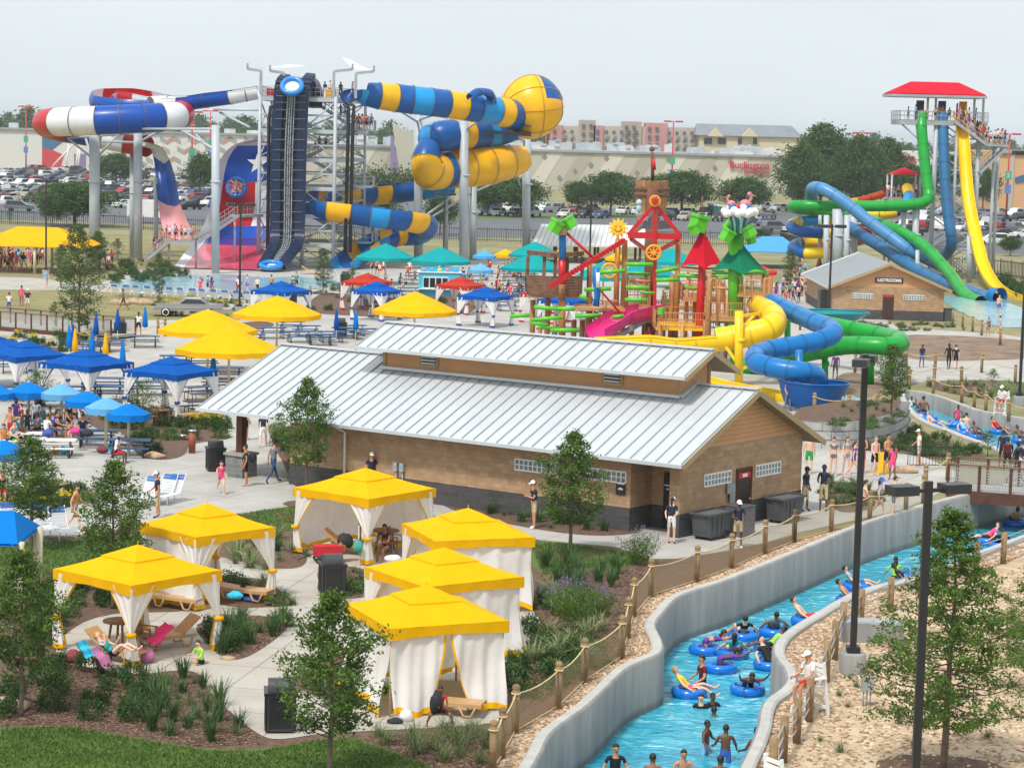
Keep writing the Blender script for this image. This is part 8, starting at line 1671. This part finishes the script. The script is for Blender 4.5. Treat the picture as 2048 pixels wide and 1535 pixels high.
for loc,lb,kw in(((1067,1057),'staff man in navy polo and khaki shorts walking left with folded arms',dict(pose='fold',out='staff',skin='t',cap='white',rz=LFT+.3,h=1.78)),((1342,1087),'staff woman with hands behind her back at the building corner',dict(pose='behind',out='staffw',skin='l',cap='white',hair='pony',rz=BCK-.4,h=1.68)),((1475,1096),'staff woman in navy polo facing the river beside the grey cabinet',dict(pose='hold',out='staff',skin='d',cap='white',rz=.1,h=1.72)),((1646,1021),'staff man in navy with long khaki shorts and dark cap',dict(pose='hold',out='staffb',skin='d',cap='navy',rz=-.3,h=1.82)),((1609,1022),'staff man half hidden by the gable wall',dict(pose='stand2',out='staffb',skin='d',cap='navy',rz=.9,h=1.75)),((546,966),'man in grey shirt and jeans walking away by the slim tree',dict(pose='walk',out='jeans-grey-jeans',skin='t',rz=RGT+.7,h=1.8)),((492,972),'woman in a short black dress with a backpack',dict(pose='women',out='dress-black',skin='t',hair='bun',rz=LFT+.2,h=1.66)),((442,988),'girl in pink running across the plaza',dict(pose='run',out='suit-pink',skin='l',hair='long',hc='n',rz=.2,h=1.42)),((493,880),'woman in white top and black shorts under the roof end',dict(pose='women',out='tee-white-black',skin='t',rz=RGT,h=1.68)),((526,894),'woman in navy polo walking away under the roof end',dict(pose='walk2',out='tee-navy-white',skin='l',hair='long',hc='n',rz=BCK,h=1.66)),((150,1060),'woman in an orange swimsuit walking past the lounge chairs',dict(pose='walk2',out='suit-orange-plaid',skin='l',hair='bun',hc='n',rz=RGT-.2,h=1.68)),((315,1035),'guard in navy and khaki standing before the lounge chairs',dict(pose='stand2',out='staffb',skin='t',cap='white',rz=LFT+.3,h=1.72)),((742,992),'man with cap and sunglasses behind the cabana nearest the building',dict(pose='stand',out='staff',skin='t',cap='white',rz=.2,h=1.76)),((1575,822),'man in grey shirt standing at the end of the yellow slide',dict(pose='stand2',out='jeans-grey-grey',skin='t',rz=.4,h=1.75)),((1617,948),'bather in green trunks at the gable corner',dict(pose='stand',out='trunks-green',skin='l',rz=BCK,h=1.75)),((1666,952),'woman in a grey bikini first in the walkway group',dict(pose='women',out='bikini-grey',skin='l',hair='bun',hc='n',rz=-.3,h=1.68)),((1692,950),'woman in a patterned bikini in the walkway group',dict(pose='stand2',out='bikini-plaid',skin='l',hair='long',hc='n',rz=.3,h=1.66)),((1706,956),'woman in a purple swimsuit bending forward in the walkway group',dict(pose='walk2',out='suit-purple',skin='l',hair='pony',hc='n',rz=RGT,h=1.66)),((1722,947),'man in red trunks in the walkway group',dict(pose='hold',out='trunks-red',skin='t',rz=-.2,h=1.78)),((1748,952),'bald man in black trunks in the walkway group',dict(pose='stand2',out='trunks-black',skin='l',hc='g',rz=.5,h=1.74)),((1773,948),'man in black trunks with arms raised to his face',dict(pose='hold',out='trunks-black',skin='t',rz=.6,h=1.76)),((1784,960),'girl in a pink swimsuit seen from behind by the bridge head',dict(pose='women',out='dress-pink',skin='b',hair='pony',rz=BCK+.4,h=1.55)),((1837,932),'guard in white at the black barrier',dict(pose='stand2',out='tee-white-white',skin='t',cap='white',rz=LFT,h=1.66)),((1757,1036),'woman in a blue sun hat walking along the fence',dict(pose='walk2',out='suit-plaid-maroon',skin='l',hair='long',hc='n',cap='blue-wide',rz=RGT,h=1.64)),((1786,1034),'person in grey shorts behind the woman in the blue hat',dict(pose='women',out='tee-plaid-grey',skin='l',rz=RGT,h=1.6)),((1726,1040),'bather following behind the tall lamp post',dict(pose='walk',out='trunks-maroon',skin='l',rz=RGT,h=1.6)),((277,671),'woman in white shirt and black shorts walking away by the bridge',dict(pose='walk2',out='tee-white-black',skin='t',hair='pony',rz=BCK,h=1.66)),((247,620),'man in dark trunks walking on the left path',dict(pose='walk',out='trunks-black',skin='b',rz=LFT,h=1.7)),((43,612),'woman in a magenta top at the left bridge',dict(pose='women',out='suit-pink',skin='b',rz=BCK,h=1.6)),((55,622),'man in navy with a cap at the left bridge',dict(pose='stand2',out='tee-navy-white',skin='t',cap='white',rz=.3,h=1.7)),((18,628),'woman in a white top leaning on the left bridge',dict(pose='hold',out='tee-white-blue',skin='t',rz=BCK,h=1.6)),((92,576),'woman walking on the left footpath',dict(pose='walk2',out='suit-sky',skin='l',rz=.3,h=1.65)),((1897,738),'woman in long black swimwear on the wet pad',dict(pose='walk2',out='wet-black',skin='b',hair='long',rz=BCK,h=1.7)),((1911,738),'woman in black and pink on the wet pad',dict(pose='walk2',out='tee-black-black',skin='l',rz=BCK,h=1.62)),((1843,735),'boy in blue clothes by the wet pad',dict(pose='stand2',out='tee-navy-blue',skin='d',rz=.3,h=1.5)),((1976,672),'child near the run-out pool, left of a pair',dict(pose='stand2',out='tee-grey-purple',skin='t',rz=.3,h=1.4)),((1998,674),'woman near the run-out pool, right of a pair',dict(pose='walk2',out='bikini-plaid',skin='l',rz=RGT,h=1.66)),((1997,630),'man standing beside the run-out pool',dict(pose='stand2',out='trunks-blue',skin='l',rz=.3,h=1.72)),((1684,838),'child in a striped shirt on the walled bed path',dict(pose='stand2',out='tee-plaid-black',skin='b',rz=RGT,h=1.4)),((1670,760),'man in purple behind the blue slide',dict(pose='stand',out='tee-purple-grey',skin='t',rz=BCK,h=1.7)),((72,868),'woman in a striped top standing with her back turned',dict(pose='stand2',out='tee-plaid-black',skin='l',hair='long',rz=BCK,h=1.66))):
 person(loc,lb,**kw)
bkp=MB();bkp.ball((0,0,0),(.16,.1,.22),10,8);c=G(498,972);solo(bkp,'backpack',MATS['bag_dark'],'black backpack on the woman in the black dress','bag',loc=(c.x+.12,c.y+.02,1.22))
for loc,z,lb,kw in(((228,1312),.42,'woman in a turquoise top lounging in the open cabana',dict(pose='lie',out='suit-teal-black',skin='l',hair='short',hc='y',rz=1.15,h=1.68)),((402,1326),.02,'child in green sitting on the pad of the open cabana',dict(pose='ground',out='tee-lime-black',skin='l',hair='short',hc='n',rz=-.7,h=1.3)),((773,1096),.44,'woman seated at the table in the cabana near the building',dict(pose='sitf',out='bikini-black',skin='b',hair='long',rz=-.5,h=1.66)),((880,1424),.38,'child wrapped in red sitting in the nearest cabana gap',dict(pose='cross',out='dress-red-black',skin='b',hair='long',rz=.1,h=1.3)),((232,905),.46,'woman in white with a sun hat seated at the nearest blue table',dict(pose='sitf',out='tee-white-red',skin='d',cap='plaid-wide',rz=1.3,h=1.7)),((25,880),.46,'person in pink seated in the left crowd',dict(pose='sit',out='tee-plaid-green',skin='l',rz=1.,h=1.7)),((48,878),.46,'person in brown seated in the left crowd',dict(pose='sitf',out='tee-brown-black',skin='d',rz=-.5,h=1.66)),((8,885),.46,'person in orange seated at the left edge',dict(pose='sitf',out='tee-orange-black',skin='t',rz=.3,h=1.66)),((92,866),.46,'person in white seated behind the striped top woman',dict(pose='sit',out='tee-white-black',skin='t',rz=2.5,h=1.7)),((5,985),.46,'person with sunglasses at the left edge table',dict(pose='sitf',out='tee-black-red',skin='t',rz=.2,h=1.66)),((165,866),.46,'person bent over the loaded picnic table',dict(pose='sit',out='tee-navy-black',skin='t',rz=.4,h=1.7))):
 person((0,0)if False else tuple(G(loc[0],loc[1],z)),lb,**kw)
ZW=-1.4
m_tube=M('tube_blue',hexc('0a7be0'),.25,.1,3.,coat=.4,trans=.15)
TUB=None
def tube_at(px,py,lb,z=ZW,tilt=0,who=None):
 global TUB
 p=G(px,py,z+.12)
 if TUB is None:
  TUB=thing('swim_tube',lb,'swim tube',p,0,'blue swim tubes');MB().torus((0,0,0),.38,.155,24,10,mf=None).build('ring',m_tube,TUB)
  for s in(-1,1):MB().tube([(s*.34,-.12,.12),(s*.36,-.06,.2),(s*.36,.06,.2),(s*.34,.12,.12)],.018,5).build('handle',m_black,TUB)
  t=TUB
 else:t=dup(TUB,p,random.uniform(0,6),lb)
 if tilt:t.rotation_euler=(R(tilt),0,.3)
 if who:person(tuple(p+V((0,0,.02)))if who.get('pose')!='prone'else tuple(p+V((0,0,.2))),who.pop('lb'),**who)
T=lambda lb,out,skin,pose='tube',rz=0.,hair='short',hc='k',h=1.68:dict(lb=lb,out=out,skin=skin,pose=pose,rz=rz,hair=hair,hc=hc,h=h)
for px,py,lb,z,tl,who in((1487,1270,'blue tube under the far wall, with one rider',ZW,0,T('rider in the blue tube under the far wall','bikini-black','l',rz=BCK)),(1549,1262,'blue tube of the rider in a dark shirt',ZW,0,T('rider in a dark shirt seen from behind','tee-grey-black','b',rz=BCK)),(1410,1298,'blue tube at the left wall bend',ZW,0,T('rider reaching across from the leftmost tube','bikini-purple','t','prone',rz=RGT,hair='long')),(1465,1306,'blue tube right beside the leftmost tube',ZW,0,T('rider with long dark hair in the second tube','bikini-teal','l',rz=BCK,hair='long')),(1440,1334,'blue tube below the two leftmost ones',ZW,0,T('rider with braids in the tube below','bikini-purple','d','prone',rz=RGT,hair='pony')),(1540,1296,'blue tube of the rider in green',ZW,0,T('rider in a green shirt','tee-lime-black','d',rz=LFT)),(1540,1328,'blue tube of the man with a child',ZW,0,T('man in a black shirt holding a child on the tube','tee-black-black','l',rz=.6,hc='n',h=1.78)),(1495,1378,'blue tube of the rider leaning on folded arms',ZW,0,T('rider leaning on folded arms over the tube','trunks-black','d','prone',rz=.1)),(1378,1383,'blue tube held by the man in maroon',ZW,0,T('woman in a yellow top riding the tube','suit-yellow-pink','l',rz=RGT,hc='y')),(1612,1240,'blue tube of the bearded man in red trunks',ZW,0,T('bearded man in red trunks sitting upright in a tube','trunks-red','l',rz=RGT,hc='n',h=1.8)),(1712,1172,'blue tube behind the tall lamp post',ZW,0,T('rider behind the tall lamp post','tee-plaid-blue','l',rz=RGT)),(1700,1200,'blue tube close to the right bank',ZW,0,T('rider lying low near the right bank','trunks-blue','t',rz=RGT)),(1812,1150,'blue tube beside the woman in lime',ZW,0,None),(1810,1166,'blue tube under the big tree branches',ZW,0,T('rider under the big tree branches','suit-black','d',rz=RGT)),(1975,1080,'dark tube at the far right bend',ZW,0,T('rider in pink at the far right bend','tee-pink-black','l',rz=LFT)),(2000,1090,'blue tube next to the rider in pink',ZW,0,T('rider in black at the far right bend','tee-black-black','d',rz=BCK)),(2030,1045,'blue tube below the footbridge',ZW,0,T('rider below the footbridge','trunks-black','t',rz=BCK)),(1998,1025,'blue tube just under the bridge girder',ZW,0,None),(1842,828,'blue tube at the upper river mouth',-.75,0,T('child riding at the upper river mouth','tee-blue-blue','b',h=1.3)),(1856,836,'blue tube beside the wading man',-.75,0,None),(1868,850,'blue tube of the rider lying back',-.75,0,T('rider lying back in the upper river','trunks-blue','l',rz=1.)),(1911,848,'blue tube of the girl with braids',-.75,0,None),(1930,865,'blue tube of the pale bather',-.75,0,T('rider in a pale shirt in the upper river','tee-sky-blue','l',rz=.5)),(1953,872,'blue tube near the small bush tree',-.75,0,T('dark haired rider near the small bush tree','trunks-black','d',rz=.2)),(1998,862,'blue tube of the rider in red',-.75,0,T('rider in red in the upper river','tee-red-black','t',rz=.8)),(2042,880,'blue tube at the right edge of the upper river',-.75,0,T('rider at the right edge of the upper river','trunks-black','d',rz=.3))):
 tube_at(px,py,lb,z,tl,who)
person(tuple(G(1549,1322,ZW+.35)),'small child in blue on the lap of the man in the tube','sit','tee-blue-blue','l',rz=.6,h=1.0,hc='n')
def wade(px,py,lb,out,skin,rz,depth=.85,h=1.7,z=ZW,pose='wade',**k):g=G(px,py,z);person((g.x,g.y,z-depth),lb,pose,out,skin,rz=rz,h=h,**k)
wade(1405,1378,'man in a maroon shirt wading and pushing a tube','tee-maroon-black','t',LFT+.3,.8,1.78)
for a in((1402,1415,'woman with sunglasses up to her shoulders in the river','bikini-black','l',-.2,1.28,1.64),(1424,1412,'girl with long hair up to her neck in the river','suit-black','d',.3,1.25,1.6),(1428,1432,'person with only the head above water','trunks-black','d',BCK,1.38,1.6),(1410,1508,'thin boy in blue trunks wading towards the left','trunks-sky','d',RGT-.5,.62,1.5),(1450,1524,'boy seen from behind wading to the wall','trunks-blue','d',BCK,.6,1.55),(1513,1522,'young man seen from behind at the right bank','trunks-black','d',BCK+.4,.8,1.65),(1230,1540,'man in black up to his chest at the bottom edge','tee-black-black','t',.1,1.1,1.75),(1366,1540,'man with only the head in view at the bottom edge','trunks-black','t',.1,1.2,1.7),(1305,1546,'dark haired bather at the bottom edge','trunks-red','b',BCK,1.25,1.7),(1440,1550,'bather with raised arm at the bottom edge','trunks-blue','d',BCK,1.15,1.6)):wade(*a)
wade(1790,1165,'woman in a lime top wading by the big tree','tee-lime-black','t',BCK,.75,1.68,hair='long',pose='wadef');wade(1610,1262,'swimmer with just the head above water below the red trunks man','trunks-black','d',.5,1.4,1.65)
for a in((1846,832,'man with bare back wading in the upper river','trunks-black','b',BCK,.7,1.8,-.75),(1838,850,'child in a white shirt in the upper river','tee-white-white','t',BCK,.6,1.4,-.75),(1838,812,'child behind the wading man','tee-teal-black','d',.2,.6,1.4,-.75),(1915,843,'boy with arms spread in the upper river','suit-pink','d',.2,.55,1.45,-.75),(1939,846,'girl in a pink swimsuit in the upper river','suit-pink','d',.3,.6,1.45,-.75),(1932,862,'man with a pale bare back in the upper river','trunks-sky','l',BCK,.8,1.75,-.75),(1822,812,'child at the tip of the upper river','tee-white-black','d',.4,.75,1.3,-.75)):wade(*a)
for i,(px,py,o,s,lb)in enumerate(((2030,966,'tee-black-black','d','large man in black crossing the footbridge'),(2014,950,'tee-maroon-black','d','person in maroon on the far side of the footbridge'),(2045,958,'tee-navy-white','t','person in navy at the right edge of the footbridge'))):person(tuple(G(px,py,.3)),lb,'walk',o,s,rz=BCK if i else RGT,h=1.85 if i==0 else 1.7)
person(tuple(G(2004,935,.0)),'person in navy standing behind the footbridge','stand2','tee-navy-black','d',rz=BCK,h=1.7)
def guardchair(px,py,rz,lb,who=None,zz=0):
 p=G(px,py,zz);t=thing('lifeguard_chair',lb,'lifeguard chair',p,rz,'white lifeguard chairs');t.scale=(.75,)*3
 for sx in(-.38,.38):MB().beam((sx*1.15,-.42,0),(sx,-.3,1.35),.1,.07).build('leg',m_white,t);MB().beam((sx*1.15,.5,0),(sx,.26,1.9),.1,.07).build('leg',m_white,t);MB().beam((sx*1.1,-.42,1.35),(sx*1.1,.34,1.35),.14,.05).build('armrest',m_white,t)
 MB().box((0,-.05,1.0),(.72,.62,.06)).build('seat',m_white,t);mb=MB()
 for i in range(4):mb.box((0,.26+.02*i,1.2+.18*i),(.72,.04,.12))
 mb.build('backrest',m_white,t);mb=MB()
 for z in(.3,.65):mb.beam((-.42,-.39,z),(.42,-.39,z),.06,.1);mb.beam((-.42,.42,z),(.42,.42,z),.06,.1)
 mb.build('step',m_white,t)
 if who:person(tuple(p+V((0,0,.79))),who,'sit','guard','t',rz=rz,h=1.75,cap='white')
guardchair(1618,1428,-1.0,'white lifeguard chair with a guard at the river bend','lifeguard in white shirt and red shorts at the river bend');guardchair(1528,1640,-1.0,'white lifeguard chair cut by the bottom edge');guardchair(2003,832,-.6,'white lifeguard chair on the upper bank','lifeguard on the upper bank chair')
br=thing('crowd_barrier','black steel crowd barrier at the bridge head','barrier',G(1862,938),.08);mb=MB();mb.tube([(-1.1,0,0),(-1.1,0,1.05),(1.1,0,1.05),(1.1,0,0)],.025,6);mb.tube([(-1.1,0,.2),(1.1,0,.2)],.02,6);mb.build('frame',m_black,br);mb=MB()
for i in range(14):mb.cyl((-1.+.15*i,0,.2),(-1.+.15*i,0,1.05),.012,n=5)
mb.build('bars',m_black,br);yb=thing('floor_sign','yellow folding wet floor sign beside the walkway group','sign',G(1762,945),.2)
for s in(-1,1):MB().extr([(-.25,s*.25,0),(.25,s*.25,0),(.16,0,.95),(-.16,0,.95)],(0,.02,0)).build('panel',FM('lyel'),yb)
rg=random.Random(2024);OUTS=['trunks-blue','trunks-red','trunks-black','suit-pink','bikini-black','tee-white-black','tee-red-black','tee-navy-white','tee-grey-black','dress-black','tee-sky-blue','tee-white-red','suit-purple','tee-teal-black']
CW={}
def folk(p,rz,pose,where,group):
 o=rg.choice(OUTS);s=rg.choice('llttbd');cn=o.split('-');kind={'trunks':'%s trunks','suit':'%s swimsuit','bikini':'%s bikini','dress':'%s dress','tee':'%s shirt'}[cn[0]]%cn[1]
 s={'trunks':'t','suit':'l','bikini':'t','dress':'d','tee':rg.choice('ld')}[cn[0]]
 person(tuple(p),'person in a %s %s'%(kind,where),pose,o,s,'long'if cn[0]in('suit','bikini','dress')else 'short','k',rz,rg.uniform(1.4,1.8),group=group,simple=True)
def crowd(n,poly,where,group,poses=('stand2','walk','women'),z=0.):
 P=GP(poly,z);xs=[p.x for p in P];ys=[p.y for p in P];k=0
 while k<n:
  p=V((rg.uniform(min(xs),max(xs)),rg.uniform(min(ys),max(ys))))
  if inpoly(p,P):k+=1;ps_=rg.choice(poses);folk((p.x,p.y,z+(.46 if ps_.startswith('sit')else .02)),rg.uniform(0,6.28),ps_,where,group)
crowd(44,[(-20,545),(-20,522),(85,518),(90,543)],'waiting under the yellow shade canopy','crowd under the yellow shade')
crowd(70,[(720,600),(740,550),(1060,545),(1050,625),(940,630),(930,590),(830,590),(800,615)],'in the food plaza under the teal umbrellas','crowd of the food plaza',('sit','sitf','stand2','walk','women'))
crowd(26,[(1545,612),(1560,580),(1640,585),(1650,615)],'in the crowd left of the restroom block','crowd left of the restrooms')
crowd(14,[(1060,600),(1300,590),(1420,620),(1300,650),(1080,650)],'on the plaza behind the play structure','crowd behind the play structure')
crowd(16,[(0,888),(20,862),(150,858),(190,880),(120,884)],'at the picnic tables under the small blue umbrellas','crowd under the small umbrellas',('sit','sitf','sit','stand2'));crowd(9,[(330,575),(600,575),(640,590),(350,598)],'at the splash pool edge','crowd at the splash pool');crowd(6,[(195,545),(245,540),(250,528),(200,530)],'by the raft slide columns','crowd by the raft slide');crowd(6,[(1560,575),(1640,560),(1650,545),(1580,550)],'behind the shade by the coil slides','crowd left of the restrooms')
crowd(7,[(1190,672),(1250,672),(1420,690),(1300,700)],'at the foot of the climbing structure','children at the climbing structure')
def line(n,a,b,where,group,w=.5):
 a,b=V(a),V(b)
 for i in range(n):p=a.lerp(b,(i+rg.random()*.7)/n);folk((p.x,p.y+rg.uniform(-w,w),p.z),rg.uniform(-.6,.6)+rg.choice((0,PI,1.5)),rg.choice(('stand2','walk','women','stand')),where,group)
line(20,sa+V((.3,0,.2)),sb+V((0,0,.2)),'queueing on the upper stairs of the right tower','queue on the right tower');line(11,sb+V((.2,0,.1)),sc2+V((-.2,0,.1)),'waiting on the landing of the right tower','queue on the right tower',.7)
line(12,V((p0.x+1,YR-1.5,zD)),V((p1.x-.8,YR-1.5,zD)),'on the deck under the red canopy','riders on the red-canopied deck',1.)
p0_,p1_=D(1775,396,263.2),D(1836,396,263.2);line(9,p0_,p1_,'on the low platform under the small red roof','riders on the low platform',.6)
line(7,w1+V((0,0,.15)),w2+V((0,0,.15)),'leaving over the walkway before the flag wall','riders on the walkway',.5);line(6,w0.lerp(w1,.3)+V((0,0,.2)),w1+V((0,0,.2)),'leaving over the walkway before the flag wall','riders on the walkway',.3)
line(3,V((cols[0].x+1,244.5,17.9)),V((cols[0].x+4.5,244.5,17.9)),'on the top deck left of the conveyor','riders on the slide tower');line(5,V((cols[1].x-2.6,244.5,17.9)),V((cols[1].x+2,244.5,17.9)),'on the top deck right of the conveyor','riders on the slide tower')
line(7,V((sx0+.5,248,17.8)),V((sx1,248,14.8)),'on the stairs of the grey slide tower','riders on the slide tower');line(7,V((sx1-.3,249,14.6)),V((sx1+1.6,249,14.6)),'on the stair landing of the grey slide tower','riders on the slide tower');line(3,V((sx0+.5,249,11.8)),V((sx0+2.5,249,12.6)),'on the stairs of the grey slide tower','riders on the slide tower')
q=D(473,374,251.2)
for i in range(6):a=i*PI/3;person((q.x+cos(a)*.5,q.y-.45,q.z+sin(a)*.5-.2),'rider sitting in the raft high on the flag wall','tube',rg.choice(('suit-pink','trunks-red','trunks-blue','suit-black')),rg.choice('lt'),'short','n',a,1.6,group='riders in the raft on the wall',simple=True)
hz=MB();hz.box((0,2900,11.),(5100,6300,36.));ho=hz.build('haze',bpy.data.materials.new('haze_air'));ho['kind']='stuff'
hm=ho.data.materials[0];hm.use_nodes=True;hm.node_tree.nodes.clear();pvn=hm.node_tree.nodes.new('ShaderNodeVolumePrincipled');on=hm.node_tree.nodes.new('ShaderNodeOutputMaterial');pvn.inputs['Density'].default_value=.00017;pvn.inputs['Color'].default_value=(.90,.96,1.,1);pvn.inputs['Anisotropy'].default_value=.2
hm.node_tree.links.new(pvn.outputs[0],on.inputs['Volume'])
for i in range(15):dup(SCH,G(232+22*i,592+1.2*i,.02),2.9+rg.uniform(-.2,.2),'white strap lounge chair in the row at the splash pool edge','lounge chairs at the splash pool')
